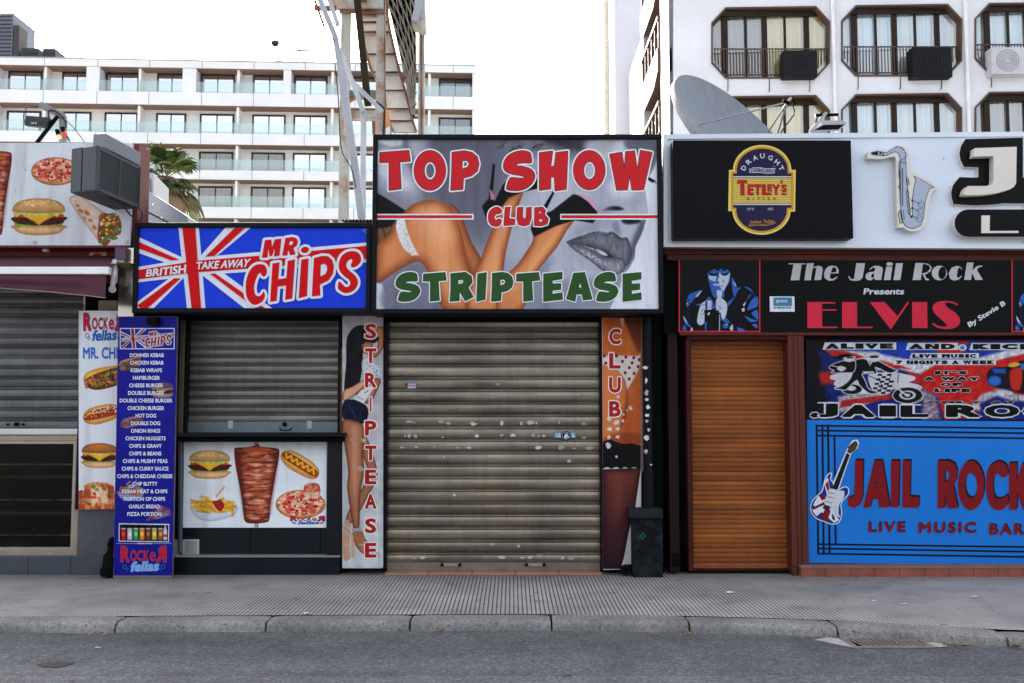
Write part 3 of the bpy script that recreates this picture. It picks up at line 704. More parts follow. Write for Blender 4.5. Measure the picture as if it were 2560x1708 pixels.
for ci, (wx0, wx1, wy) in enumerate(cols):
    for ri, (dy, h) in enumerate(rowsT):
        if ri == 2: continue
        O = octo(wx0, wy+dy, wx1, wy+dy+h, 3); fr = MB(); dep = .75
        F0 = [tq(*q) for q in O]; n = 8; dep = .32
        cx = sum(q[0] for q in O)/8; cy = sum(q[1] for q in O)/8
        I = [tq(cx+(q[0]-cx)*.975, cy+(q[1]-cy)*.955) for q in O]
        fr.add([q+Vector((0,-.05,0)) for q in F0]+[q+Vector((0,-.05,0)) for q in I]+[q+Vector((0,dep,0)) for q in I]+[q+Vector((0,.0,0)) for q in F0], [(i,(i+1)%n,n+(i+1)%n,n+i) for i in range(n)]+[(n+i,n+(i+1)%n,2*n+(i+1)%n,2*n+i) for i in range(n)]+[(i,(i+1)%n,3*n+(i+1)%n,3*n+i) for i in range(n)], br)
        wo = fr.build('window', TT)
        g = MB(); g.quad([q+Vector((0, dep-.05, 0)) for q in I], tglass); g.build('pane', wo)
        g = MB(); ns = 120; cmx = cur[import_c.get((ci, ri), 0)]
        X0 = min(q.x for q in I)+.02; X1 = max(q.x for q in I)-.02; Z0 = min(q.z for q in I); Z1 = max(q.z for q in I); Yc = TY(cx)+dep+.10
        vv = []
        for i in range(ns+1):
            x = X0+(X1-X0)*i/ns; y = Yc+.05*math.sin(i*1.1+ci)+.02*math.sin(i*2.7); vv += [(x, y, Z0), (x, y, Z1)]
        g.add(vv, [(2*i, 2*i+2, 2*i+3, 2*i+1) for i in range(ns)], cmx, True)
        if (ci, ri) == (0, 0):
            g.mi = [g.mid(cur[2]) if i < ns*.47 else g.mi[i] for i in range(ns)]
        g.build('curtain', wo)
        g = MB(); w = wx1-wx0
        for k, (f_, ww) in enumerate(((.125,.20),(.305,.08),(.465,.18),(.64,.08),(.825,.2))):
            x = tq(wx0+w*f_, cy).x; Ym = TY(cx)+dep-.12; zb, zt2 = tq(cx, wy+dy+h-4).z, tq(cx, wy+dy+4).z
            g.box(x-ww/2, x+ww/2, Ym, Ym+.06, zb, zt2, brd)
        xA, xB = tq(wx0+w*.06, cy).x, tq(wx1-w*.06, cy).x; zt2 = tq(cx, wy+dy+4).z
        g.box(xA, xB, TY(cx)+dep-.19, TY(cx)+dep-.125, zt2-.18, zt2, brd); g.build('mullion', wo)
        g = MB(); Yr = TY(cx)+.12; zr = tq(cx, wy+dy+h*.555).z; z2 = tq(cx, wy+dy+h*.93).z; xA, xB = tq(wx0+w*.022, cy).x, tq(wx1-w*.022, cy).x
        g.box(xA, xB, Yr-.02, Yr+.02, zr-.04, zr, br); g.box(xA+w*.0013, xB-w*.0013, Yr-.02, Yr+.02, z2-.02, z2+.02, br)
        nb = 36
        for i in range(nb+1):
            x = xA+.03+(xB-xA-.06)*i/nb; r = .014
            zz = z2+.02
            if i < 4 or i > nb-4: zz = z2+.02+max(0, (4-min(i, nb-i)))*.12
            g.box(x-r, x+r, Yr-.012, Yr+.012, zz, zr-.04, br)
        g.build('railing', wo)
# downpipes
for x in (1916, 2222):
    g = MB(); q = tq(x, 300); g.tube([(q.x, q.y-.09, 1), (q.x, q.y-.09, zt1)], .07, mat('white_pipe', (230,230,236), .5), 8); g.build('downpipe', TT)
for ci, (wx0, wx1, wy) in enumerate(cols):
    for ri, (dy, h) in enumerate(rowsT[:2]):
        g = MB(); w = wx1-wx0
        for f_ in (.14, .49, .83):
            q = tq(wx0+w*f_, wy+dy+h+1); q2 = tq(wx0+w*f_, wy+dy+h+29); g.tube([q+Vector((0,-.04,0)), q2+Vector((0,-.03,0)), q2+Vector((-.06,-.08,-.03))], .014, brd, 5)
        g.build('drain_spout', TT)
# air conditioners on the balconies
def acu(x0, y0, x1, y1, col, label):
    Y = TY(x0)-.42; X0, X1, Z0, Z1 = DR(x0, y0, x1, y1, Y); t = thing('air_conditioner', label, 'air conditioner', ((X0+X1)/2, Y+.2, Z0), 'air conditioners on the tower balconies')
    m = mat('ac_case_%d' % col[0], col, .6, 0, .1, 2, spec=.15, k=.35 if col[0] < 90 else .7); MB().box(X0, X1, Y, Y+.5, Z0, Z1, m).build('casing', t, bev=.03)
    r = (Z1-Z0)*.4; f = MB(); c = Vector((X0+(X1-X0)*.42, Y-.012, (Z0+Z1)/2)); dm = mat('ac_grille_%d' % col[0], tuple(int(v*.8) for v in col), .6, k=.35 if col[0] < 90 else .7)
    for k in range(4):
        P = [c+Vector((math.cos(a)*r*(.3+.23*k), 0, math.sin(a)*r*(.3+.23*k))) for a in np.linspace(0, 2*math.pi, 25)]; f.tube(P, .012, dm, 5, caps=False)
    f.build('fan_grille', t)
acu(1798, 115, 1876, 176, (44,46,54), 'dark air conditioner on the balcony with straw coloured curtains')
acu(2094, 108, 2186, 176, (40,42,50), 'dark air conditioner on the balcony with pale blue curtains')
acu(2276, 108, 2364, 170, (225,225,235), 'white air conditioner on the balcony at the right edge')
# pale block behind, with a pierced screen
PB = thing('pale_building', 'pale rendered block with a pierced lattice side, behind and left of the tower', 'building', (D(1450,900,46).x, 46, 0))
X0, X1, _, _ = DR(1411, 100, 1490, 300, 46); zt3 = D(1450,-60,46).z; pl = mat('pale_render', (228,228,236), .85, 0, .08, .5, k=.78)
MB().box(X0, X1+3, 46, 56, 0, zt3, pl).build('wall', PB)
X2 = D(1385,100,49).x; b = MB(); sc = mat('screen_cream', (246,242,228), .8, k=.8)
f = MB(); f.box(X2, X0-.004, 48.9, 49.0, 0, zt3, sc); f.build('screen', PB)
f = MB(); dm = mat('screen_hole', (222,208,170), .9); z = D(1400,310,49).z; r = 0
while z < zt3:
    for i in range(5):
        x = X2+.1+(X0-X2)*(i+.5*(r % 2))/5.2
        if x < X0-.1: f.box(x, x+.07, 48.885, 48.897, z, z+.11, dm)
    z += .22; r += 1
f.build('screen_holes', PB)
# ================================================================== shared pieces
blk = mat('black_frame_paint', (22,25,36), .5, 0, .15, 3, fine=.1, spec=.12, k=.5); blkm = mat('black_matt', (15,15,17), .75, 0, .2, 3, spec=.08, k=.5)
pwhite = ink((212,218,228), k=1.12); pred = ink((208,10,20)); pblue = ink((24,62,216)); pnavy = ink((26,26,140)); pblack = ink((15,15,20), k=.4); pcream = ink((226,222,212), k=1.1)
steel = mat('brushed_steel', (165,160,152), .35, .85, .15, 2, fine=.1)
alum = mat('aluminium_bar', (205,208,212), .35, .6, .1, 2)
def board(zm, u0, v0, u1, v1, Y, thick, m, name, parent, bev=.002):   # real panel board behind a print
    a = W(*zm(u0, (v0+v1)/2), Y); b = W(*zm(u1, (v0+v1)/2), Y); t = W(*zm((u0+u1)/2, v0), Y); o = W(*zm((u0+u1)/2, v1), Y)
    return MB().box(a.x, b.x, Y+.0005, Y+thick, o.z, t.z, m).build(name, parent, bev=bev)
def shutter(name, parent, x0, y0, x1, y1, Y, pitch, m, prof, nx=24, wob=.0, bottom=.0):
    X0, X1, Z0, Z1 = DR(x0, y0, x1, y1, Y); n = int(math.ceil((Z1-Z0)/pitch)); P = []
    for i in range(n):
        zt = Z0+bottom+i*pitch
        for f, d in prof:
            if zt+f*pitch < Z1: P.append((zt+f*pitch, d))
    xs = np.linspace(X0, X1, nx+1); v = []; r = np.random.default_rng(int(X0*100) & 255); sl = r.normal(0, 1, (n+2, 4))
    for x in xs:
        for (z, d) in P:
            k = int((z-Z0)/pitch); a = sl[k]; t = (x-X0)/(X1-X0)
            w = wob*(a[0]*math.sin(3.1*t+a[1])+.5*a[2]*math.sin(9*t+a[3]*3)) if d > 0 else 0
            v.append((x, Y-d-w, z))
    k = len(P); b = MB(); b.add(v, [(i*k+j, (i+1)*k+j, (i+1)*k+j+1, i*k+j+1) for i in range(nx) for j in range(k-1)], m, True)
    o = b.build(name, parent); e = o.modifiers.new('sharp', 'EDGE_SPLIT'); e.split_angle = R(48); return o
PROF_A = [(0,-.012),(.015,.004),(.05,.009),(.2,.012),(.42,.0135),(.62,.012),(.74,.009),(.755,-.016),(.80,-.016),(.815,.004),(.85,.008),(.90,.008),(.935,.004),(.95,-.02),(.995,-.02)]
PROF_B = [(0,-.004),(.03,.006),(.08,.009),(.3,.011),(.62,.010),(.69,.007),(.71,-.014),(.77,-.014),(.79,.004),(.84,.007),(.89,.004),(.905,-.016),(.995,-.016)]
def shut_mat(name, c1, c2, rough, metal, streak=1.0, pitch=.1, z0=0., warm_refl=None):
    m, n, p = node_mat(name, rough); p.inputs['Metallic'].default_value = metal
    o = N(n, 'ShaderNodeTexCoord').outputs['Object']; mp = N(n, 'ShaderNodeMapping'); mp.inputs['Scale'].default_value = (.6, 1, 7); n.links.new(o, mp.inputs[0])
    c = ramp(n, noise(n, mp.outputs[0], 1.4, 8, .6), [(.3, alb(c2)), (.7, alb(c1))])
    sx = N(n, 'ShaderNodeSeparateXYZ'); n.links.new(o, sx.inputs[0]); sl = math_(n, 'FLOOR', math_(n, 'DIVIDE', math_(n, 'SUBTRACT', sx.outputs[2], z0), pitch))
    wn = N(n, 'ShaderNodeTexWhiteNoise'); wn.noise_dimensions = '1D'; n.links.new(sl, wn.inputs['W'])
    if warm_refl is not None: c = mixc(n, ramp(n, noise(n, o, .55, 3, .5), [(.42, 0), (.62, 1)]), c, mixc(n, .5, c, alb(warm_refl)))  # warm patches painted into the steel as a reflection of the sunlit street opposite
    c = mixc(n, 1.0, c, ramp(n, wn.outputs[0], [(0, .74), (1, 1.18)]), 'MULTIPLY')
    cv_ = N(n, 'ShaderNodeCombineXYZ'); n.links.new(sx.outputs[0], cv_.inputs[0]); n.links.new(math_(n, 'MULTIPLY', sl, 7.3), cv_.inputs[2])
    c = mixc(n, .8, c, ramp(n, noise(n, cv_.outputs[0], 1.1, 4, .6), [(.3, .66), (.7, 1.2)]), 'MULTIPLY')
    mp2 = N(n, 'ShaderNodeMapping'); mp2.inputs['Scale'].default_value = (9, 1, .8); n.links.new(o, mp2.inputs[0])
    c = mixc(n, .6*streak, c, ramp(n, noise(n, mp2.outputs[0], 1.5, 8, .7), [(.3, .62), (.6, 1.08)]), 'MULTIPLY')
    c = mixc(n, .5, c, ramp(n, noise(n, o, 90, 3, .6), [(.3, .8), (.7, 1.15)]), 'MULTIPLY')
    n.links.new(c, p.inputs['Base Color']); r = N(n, 'ShaderNodeMapRange'); r.inputs['To Min'].default_value = rough-.14; r.inputs['To Max'].default_value = rough+.16
    n.links.new(noise(n, cv_.outputs[0], 1.9, 4), r.inputs[0]); n.links.new(r.outputs[0], p.inputs['Roughness'])
    b = N(n, 'ShaderNodeBump'); b.inputs['Strength'].default_value = .12; b.inputs['Distance'].default_value = .01
    n.links.new(noise(n, o, 9, 4), b.inputs['Height']); n.links.new(b.outputs[0], p.inputs['Normal']); return m

# ------------------------------------------------------------------ food pictures (unit space 100 wide)
def burger(c, sesame=True, bun=(222,168,104)):
    c.poly([(3,50),(97,50),(96,58),(84,66),(50,69),(18,66),(5,58)], (224,186,132), smooth=True, rim=((176,112,62), 9), nz=.08, ns=6)
    c.poly([(2,44)]+[(x, 47+random.uniform(0, 7)) for x in range(6, 96, 6)]+[(98,44),(92,40),(8,40)], (122,148,48), nz=.35, ns=4)
    c.poly([(3,34),(97,33),(98,42),(90,47),(60,50),(30,49),(8,46)], (62,36,24), smooth=True, nz=.5, ns=4)
    c.poly([(2,28),(30,27),(28,35),(4,35)], (196,48,36), nz=.3, ns=5); c.poly([(68,27),(97,28),(97,35),(72,35)], (196,48,36), nz=.3, ns=5)
    c.poly([(18,29),(82,28),(76,34),(60,42),(50,50),(40,42),(24,34)], (240,176,46), rim=((205,135,30), 5))
    c.poly([(2,26)]+[(x, 29+random.uniform(-1, 5)) for x in range(5, 97, 5)]+[(98,25),(90,20),(10,20)], (190,200,96), nz=.3, ns=4)
    c.poly([(1,24),(2,14),(12,5),(30,0),(50,-1.5),(70,0),(88,5),(98,14),(99,24),(80,26),(50,27),(20,26)], bun, smooth=True, to=tuple(int(v*.86) for v in bun), rim=(tuple(int(v*.72) for v in bun), 10), nz=.05, ns=8)
    c.poly([(20,8),(45,2),(70,5),(60,11),(35,13)], tuple(min(255, int(v*1.12)) for v in bun), smooth=True, soft=5, alpha=.5)
    if sesame:
        for i in range(46):
            x = random.uniform(14, 86); y = random.uniform(1, 13)+abs(x-50)*.1; c.el(x, y, 1.1, .7, (246,226,184), rot=random.uniform(0, 180))
def hotdog(c, top='mustard'):
    c.poly([(2,16),(14,4),(40,0),(75,2),(96,12),(100,26),(94,38),(70,45),(30,46),(8,38),(0,28)], (222,160,84), smooth=True, rim=((178,112,52), 12), nz=.06, ns=10)
    c.poly([(12,10),(45,4),(85,10),(70,16),(30,15)], (244,200,130), smooth=True, soft=5, alpha=.6)
    c.poly([(1,20),(12,12),(50,11),(90,15),(99,24),(90,32),(50,33),(10,30)], (182,74,34), smooth=True, rim=((116,40,20), 8), nz=.15, ns=6)
    if top == 'mustard':
        z = [(8+i*7.4, 21+(6 if i % 2 else -6)) for i in range(12)]; c.line(z, 5, (200,110,20)); c.line(z, 3.2, (246,186,42))
    else:
        for i in range(90): x = random.uniform(10, 92); c.el(x, random.uniform(8, 27), random.uniform(1.5, 3.2), random.uniform(1.2, 2.4), random.choice([(110,44,28),(140,66,40),(236,226,206),(90,34,22),(232,214,190)]), rot=random.uniform(0, 180))
        c.line([(4,20),(20,13),(40,17)], 3, (240,180,50))
def pizza(c):
    c.el(50, 34, 50, 29, (196,132,78), nz=.2, ns=8, rim=((150,90,48), 6)); c.el(50, 32, 46, 25, (222,170,140), col2=(188,84,60), ns=7)
    for i in range(70):
        a = random.uniform(0, 6.28); r = math.sqrt(random.random()); c.el(50+43*r*math.cos(a), 32+23*r*math.sin(a), random.uniform(1.5, 4), random.uniform(1, 2.4), random.choice([(244,216,186),(236,196,160),(178,70,48),(205,120,84)]), rot=random.uniform(-20, 20), soft=.6)
    for i in range(7):
        a = i*.9+.4; c.el(50+30*math.cos(a), 32+15*math.sin(a), 8, 4.2, (196,40,40), rim=((230,120,100), 3))
    for i in range(12):
        a = i*2.4; r = .3+.06*i; c.el(50+42*r*math.cos(a), 32+22*r*math.sin(a), 2.6, 1.8, (28,24,30))
def doner(c):
    P = [(2,8),(8,3),(30,2),(46,-2),(54,-5),(60,1),(92,4),(99,10),(98,30),(92,60),(86,95),(80,130),(78,160),(70,168),(40,170),(26,166),(22,150),(18,115),(12,80),(5,45)]
    c.poly([(46,-12),(54,-12),(54,182),(46,182)], (150,150,155), rim=((90,90,95), 3))
    c.poly(P, (176,84,58), smooth=True, col2=(112,44,32), ns=30, nsy=4, rim=((84,30,22), 16))
    for i in range(150):
        y = random.uniform(6, 164); t = y/170; l = 3+18*t; r = 98-18*t; x = random.uniform(l+3, r-16); w = random.uniform(8, 30); h = random.uniform(1, 3)
        w = min(w, r-x-2); k = random.choice([(206,128,92),(222,160,130),(150,56,40),(96,36,28),(190,98,66),(226,178,152)])
        c.poly([(x,y),(x+w*.5,y-h),(x+w,y),(x+w*.5,y+h)], k, smooth=True, soft=.8, alpha=.65)
    c.poly([(20,5),(50,1),(80,6),(60,14),(30,13)], (206,92,44), smooth=True, soft=3, alpha=.8)
    c.poly([(4,10),(16,12),(28,150),(24,160),(16,110)], (80,28,20), soft=5, alpha=.55); c.poly([(97,12),(86,14),(76,150),(80,150),(92,70)], (80,28,20), soft=5, alpha=.5)
def chips(c):
    c.poly([(0,44),(8,40),(50,50),(98,42),(100,48),(90,62),(60,72),(35,74),(14,66)], (196,206,222), smooth=True, rim=((150,164,190), 8))
    for i in range(85):
        a = random.uniform(0, 180); x = 52+random.gauss(0, 20); y = 40+random.gauss(0, 8)-max(0, 12-abs(x-50)*.5)*random.random(); L = random.uniform(7, 13); dx, dy = L*math.cos(R(a)), L*.6*math.sin(R(a)); k = random.choice([(240,190,62),(224,162,40),(246,206,92),(206,140,30)])
        x = min(90, max(12, x)); c.line([(x-dx, y-dy), (x+dx, y+dy)], 5.2, k, rim=((190,126,24), 2.2))
    c.poly([(44,22),(56,20),(66,28),(72,40),(64,52),(54,44)], (166,30,42), smooth=True, rim=((120,14,26), 5)); c.poly([(40,22),(48,15),(60,16),(66,22),(56,28),(44,28)], (246,236,206), smooth=True)
    c.line([(55,20),(72,-2)], 4, (216,150,110))
def kebab(c):
    c.poly([(0,36),(10,18),(40,6),(75,0),(104,-2),(104,12),(70,18),(30,34),(8,44)], (226,172,72), smooth=True, rim=((176,116,40), 8), nz=.1, ns=8)
    c.poly([(2,44),(20,28),(60,12),(104,4),(104,44),(80,58),(40,66),(14,60)], (96,56,30), smooth=True, nz=.4, ns=5)
    for i in range(120):
        t = random.random(); x = 4+t*98; y = 40-t*20+random.uniform(-10, 24); c.el(x, y, random.uniform(2, 6), random.uniform(1.5, 4), random.choice([(110,140,50),(150,176,76),(176,96,46),(200,120,60),(120,58,30),(196,52,36),(64,30,60),(84,112,38),(206,140,80)]), rot=random.uniform(0, 180), soft=.5)
def wrap(c):
    c.poly([(0,6),(8,0),(22,0),(70,34),(96,42),(90,60),(66,84),(58,92),(48,78),(22,44),(4,18)], (222,198,180), smooth=True, rim=((190,156,132), 8), nz=.08, ns=6)
    for x, y, r in ((16,20,4),(22,30,5),(34,34,6),(40,48,4),(30,44,3),(48,62,5),(12,12,2)): c.el(x, y, r, r*.6, (170,110,64), rot=40, soft=1.5)
    c.poly([(60,36),(80,36),(96,44),(100,58),(98,74),(86,80),(72,96),(62,94),(54,80),(56,56)], (150,74,44), smooth=True, nz=.3, ns=5)
    for i in range(90):
        a = random.uniform(0, 6.28); r = math.sqrt(random.random()); c.el(78+20*r*math.cos(a)-6*r*math.sin(a), 64+28*r*math.sin(a), random.uniform(1.5, 4.5), random.uniform(1.2, 3), random.choice([(84,124,46),(60,96,34),(176,60,36),(206,128,74),(230,226,226),(236,196,60),(120,56,34)]), rot=random.uniform(0, 180), soft=.4)
    for i in range(26): c.el(58+i*1.6, 92-abs(i-8)*.2-i*1.2+random.uniform(-3, 3), 3, 2.2, random.choice([(64,104,36),(96,136,50)]), rot=random.uniform(0, 180))

# ================================================================== LEFT KEBAB SHOP
Yw = 9.75
red_wall = mat('maroon_wall', (104,22,20), .6, 0, .12, 1.5, fine=.06); gran = mat('dark_granite', (70,72,80), .35, 0, .25, 20, fine=.5); base = mat('slate_base', (58,64,74), .45, 0, .2, 4, fine=.12)
roofm = mat('roof_felt', (120,118,116), .9)
KS = thing('kebab_shop', 'low kebab shop with maroon wall, grey roller shutter and empty glass counter', 'shop', (-5.2, Yw, 0))
X0, X1, _, _ = DR(-420, 560, 262, 1320, Yw)
zr = D(100, 345, Yw).z
b = MB(); b.box(X0, X1-.75, Yw+.35, 13.8, 0, zr-.1, mat('kebab_render', (170,166,160), .85, 0, .15, 2)); b.build('wall', KS)
b = MB(); b.dbox(-420, 560, 270, 648, Yw, .34, red_wall); b.build('fascia', KS)
b = MB(); b.box(X0, X1-.74, Yw+.1, 13.9, zr-.1, zr, roofm); b.build('roof', KS)
b = MB(); b.dbox(178, 1168, 262, 1277, Yw-.02, .36, gran); b.build('pillar', KS)
b = MB(); a0, a1, z0, z1 = DR(-420, 1277, 258, 1319, Yw-.06); 
xx = list(np.linspace(a0, a1, 8))
for i in range(7): b.box(xx[i]+.002, xx[i+1]-.002, Yw-.06, Yw+.3, 0, z1, base)
b.build('base', KS, bev=.004)
b = MB(); b.dbox(189, 648.5, 275, 1168, Yw+.05, .28, blkm); b.build('side_panel', KS)
b = MB(); b.dbox(226, 690, 268, 712, Yw+.03, .015, mat('plaster_patch', (150,140,120), .9, 0, .3, 6)); b.build('plaster', KS)
gsh = shut_mat('grey_shutter', (118,120,124), (72,72,74), .42, .5, pitch=.104, z0=DR(-420, 646, 188, 984, Yw+.16)[2])
shutter('roller_shutter', KS, -420, 646, 188, 984, Yw+.16, .104, gsh, [(f, d*1.1) for f, d in PROF_B], 30, .0006)
b = MB(); b.dbox(-420, 984, 187, 998, Yw+.13, .06, alum); b.build('shutter_bar', KS, bev=.004)
b = MB()
for x in (40, 55, 20): q = D(x, 974, Yw+.15); b.tube([(q.x, Yw+.16, q.z), (q.x, Yw+.12, q.z)], .02 if x == 40 else .01, blkm, 10)
b.build('lock', KS)
ct = mat('counter_frame', (150,135,118), .45, .4, .2, 4)
b = MB(); a0, a1, z0, z1 = DR(-420, 1000, 181, 1276, Yw+.0); b.frame(a0, a1, z0, z1, Yw, Yw+.12, .05, ct); fo = b.build('glass_counter', KS, bev=.004)
b = MB(); b.frame(a0+.05, a1-.05, z0+.05, z1-.05, Yw+.03, Yw+.07, .03, steel); b.build('inner_frame', fo)
b = MB(); b.box(a0+.08, a1-.08, Yw+.05, Yw+.056, z0+.08, z1-.08, glass_mat('counter_glass', (.5,.53,.48), .012, .06)); b.build('pane', fo)
b = MB(); b.box(a0+.02, a1-.02, Yw+.34, Yw+.345, z0+.02, z1-.02, mat('counter_inside', (20,20,17), .9, spec=0)); b.build('back_panel', fo)
shm = mat('shelf_edge', (120,118,100), .5, .2)
for yv in (1058, 1140, 1222):
    b = MB(); z = D(90, yv+34, Yw+.2).z; b.box(a0+.06, a1-.06, Yw+.13, Yw+.33, z-.022, z, shm)
    for x in np.linspace(a0+.3, a1-.4, 10): b.box(x, x+.28, Yw+.29, Yw+.30, z+.10, z+.115, alum)
    b.build('shelf', fo)
# stainless post between the shops
t = thing('steel_post', 'tall polished stainless steel post between the kebab shop and the chip shop sign', 'post', (D(290,700,9.56).x, 9.56, 0))
mst = mat('polished_steel', (190,184,172), .16, .95, .1, 1.5); b = MB(); b.dbox(272, 568, 309, 728, 9.52, .2, mst); b.build('cladding', t, bev=.006)
b = MB(); a0, a1, z0, z1 = DR(274, 728, 308, 1300, 9.6); b.box(a0, a1, 9.62, 9.7, 0, z1-.004, blkm); b.build('core', t)
# illuminated food sign
Yp = 9.5; Z5 = ZM(0, 330, 1601/480)
SG = thing('food_sign', 'white sign board with pictures of pizza, burger and wrap above the maroon awning', 'sign', D(100, 563, Yp))
a0, a1, z0, z1 = DR(-420, 328, 299, 563, Yp)
MB().box(a0, a1, Yp+.001, Yp+.12, z0, z1, pwhite).build('board', SG, bev=.004)
c = Cv(-300, 92, 1088, 946, 520, (216,220,228)); 
c.poly([(-300,92),(1088,92),(1088,946),(-300,946)], (216,220,228), nz=.02, ns=120)
c.at(258,190,4.1); pizza(c)
c.at(104,560,4.4); burger(c); c.at(578,528,4.35); wrap(c)
c.at(-268,150,3.7,0,1.0,1.15); doner(c); c.home()
for u, v in ((212,316),(130,487),(420,548)): c.el(u, v, 5, 4, (60,60,66))
c.build('print', Z5, Yp, SG)
b = MB(); 
for x in (80, 309, -150):
    q = D(x if x != 309 else 290, 556, Yp); b.tube([(q.x, Yp-.001, q.z), (q.x, Yp-.014, q.z)], .017, steel, 10)
b.build('bolt', SG)
b = MB(); b.dbox(-420, 563, 300, 568, Yp+.01, .3, red_wall); b.dbox(299.5, 330, 316, 563, Yp+.06, .3, red_wall); b.build('backing', SG)
# little lamp below the sign, warning sticker
t = thing('ceiling_lamp', 'small round lamp under the food sign against the maroon wall', 'lamp', D(106, 570, 9.6)); q = D(106, 566, 9.64)
MB().tube([(q.x, 9.64, q.z), (q.x, 9.64, q.z-.03)], .05, alum, 14).build('base', t); MB().tube([(q.x, 9.64, q.z-.031), (q.x, 9.64, q.z-.055)], .035, mat('lamp_glass', (205,205,200), .3), 14).build('lens', t)
NS = thing('notice_plaque', 'cream plaque with a red disc on the maroon wall behind the awning arm', 'sign', D(242, 615, 9.73)); zmx = ZM(0, 600, 2350/480)
board(zmx, 1092, 150, 1300, 290, 9.735, .01, mat('plaque_cream', (196,172,120), .6), 'board', NS); f = Flat(zmx, 9.735); f.poly(ell(1190, 240, 78, 78), ink((170,30,26)), 0); f.text('NO SMOKING', (1120,215,1262,240), ink((110,14,14)), 1); f.build('disc', NS)
# awning
AW = thing('awning', 'half folded maroon awning with a white front bar over the kebab shop counter', 'awning', D(60, 640, 9.3))
fab = mat('awning_fabric', (78,38,52), .85, 0, .18, 2.5, fine=.1); Ya = 9.12
b = MB(); a0, a1, z0, z1 = DR(-420, 612, 249, 629, Ya); b.box(a0, a1, Ya, Ya+.07, z0, z1, mat('awning_bar', (232,234,238), .4)); b.build('front_bar', AW, bev=.006)
b = MB(); b.add([(a0, Ya+.035, z1+.001), (a1-.01, Ya+.035, z1+.001), (a1-.01, Yw-.02, z1+.20), (a0, Yw-.02, z1+.20)], [(0,1,2,3)], fab); so_ = b.build('canopy', AW)
b = MB(); nx, ny = 60, 14; vv = []
for i in range(nx+1):
    s_ = i/nx; x = a0+(a1-.03-a0)*s_
    px = s_*(249+420)-420
    zb = D(60, float(np.interp(px, [-420,0,120,200,249], [655,659,668,676,682])), Ya).z
    for j in range(ny+1):
        t_ = j/ny; fold = .045*math.sin(math.pi*min(1, t_*1.5))*np.interp(px, [-420,0,150,249], [.9,1,.7,0])+.012*math.sin(px*.05+t_*3)*t_
        vv.append((x-.10*t_*t_*(s_ > .97)*0, Ya+.03-fold, z0-.001+(zb-z0)*t_))
b.add(vv, [(i*(ny+1)+j, (i+1)*(ny+1)+j, (i+1)*(ny+1)+j+1, i*(ny+1)+j+1) for i in range(nx) for j in range(ny)], fab, True); b.build('valance', AW)
b = MB(); tr_ = mat('valance_trim', (150,130,120), .8); P = []
for i in range(0, nx+1, 2): P.append(Vector(vv[i*(ny+1)+ny])+Vector((0,-.004,-.004)))
b.tube(P, .005, tr_, 5); b.build('hem', AW)
am = mat('arm_white', (205,205,208), .4, .3); b = MB(); q = D(262, 622, 9.3)
b.tube([D(262,604,9.35), D(262,640,9.35)], .03, am, 10); b.tube([D(263,600,9.5), D(263,600,9.2)], .022, am, 8); b.bar(D(262,632,9.3), D(258,662,9.3), .03, .05, am); b.tube([D(258,664,9.32), D(258,664,9.24)], .035, mat('arm_joint', (150,145,138), .4, .5), 12); b.bar(D(268,615,9.4), D(266,650,9.4), .015, .03, am)
b.build('folding_arm', AW, bev=.004); b = MB(); b.dbox(259, 597, 284, 603, 9.25, .4, ct); b.build('arm_bracket', AW); b = MB(); b.dbox(264, 568, 288, 596, 9.45, .25, mat('motor_box', (86,60,84), .5)); b.build('housing', AW)
# tall picture sign (behind menu board)
Yr = 9.64; ZA = ZM(0, 760, 1075/480)
RK = thing('picture_sign', 'tall white food picture sign half hidden behind the blue menu board', 'sign', D(232, 1168, Yr))
board(ZA, 436, 34, 700, 1152, Yr, .03, blk, 'board', RK)
c = Cv(441, 38, 700, 1150, 150, (214,218,226))
c.at(466,350,2.0); kebab(c); c.at(455,595,2.15,-14); hotdog(c, 'chili'); c.at(458,782,2.0); burger(c, False, (190,110,56))
c.home(); c.poly([(441,1050),(470,1045),(480,1010),(520,998),(600,1000),(636,1020),(660,1150),(441,1150)], (214,140,90), col2=(170,70,44), ns=26)
for i in range(40): c.line([(500+random.uniform(0,110), 1020+random.uniform(0,20)), (500+random.uniform(0,110), 1090+random.uniform(0,40))], 6, (236,206,170), alpha=.6)
for i in range(26): c.el(445+random.uniform(0,190), 1085+random.uniform(-60,60), 12, 8, random.choice([(196,56,36),(150,34,24),(96,120,44),(214,110,70)]), rot=random.uniform(0,180), alpha=.8)
c.build('print', ZA, Yr, RK, 1.15)
lred = ink((196,30,44)); lblue = ink((40,96,170)); llblue = ink((130,170,220))
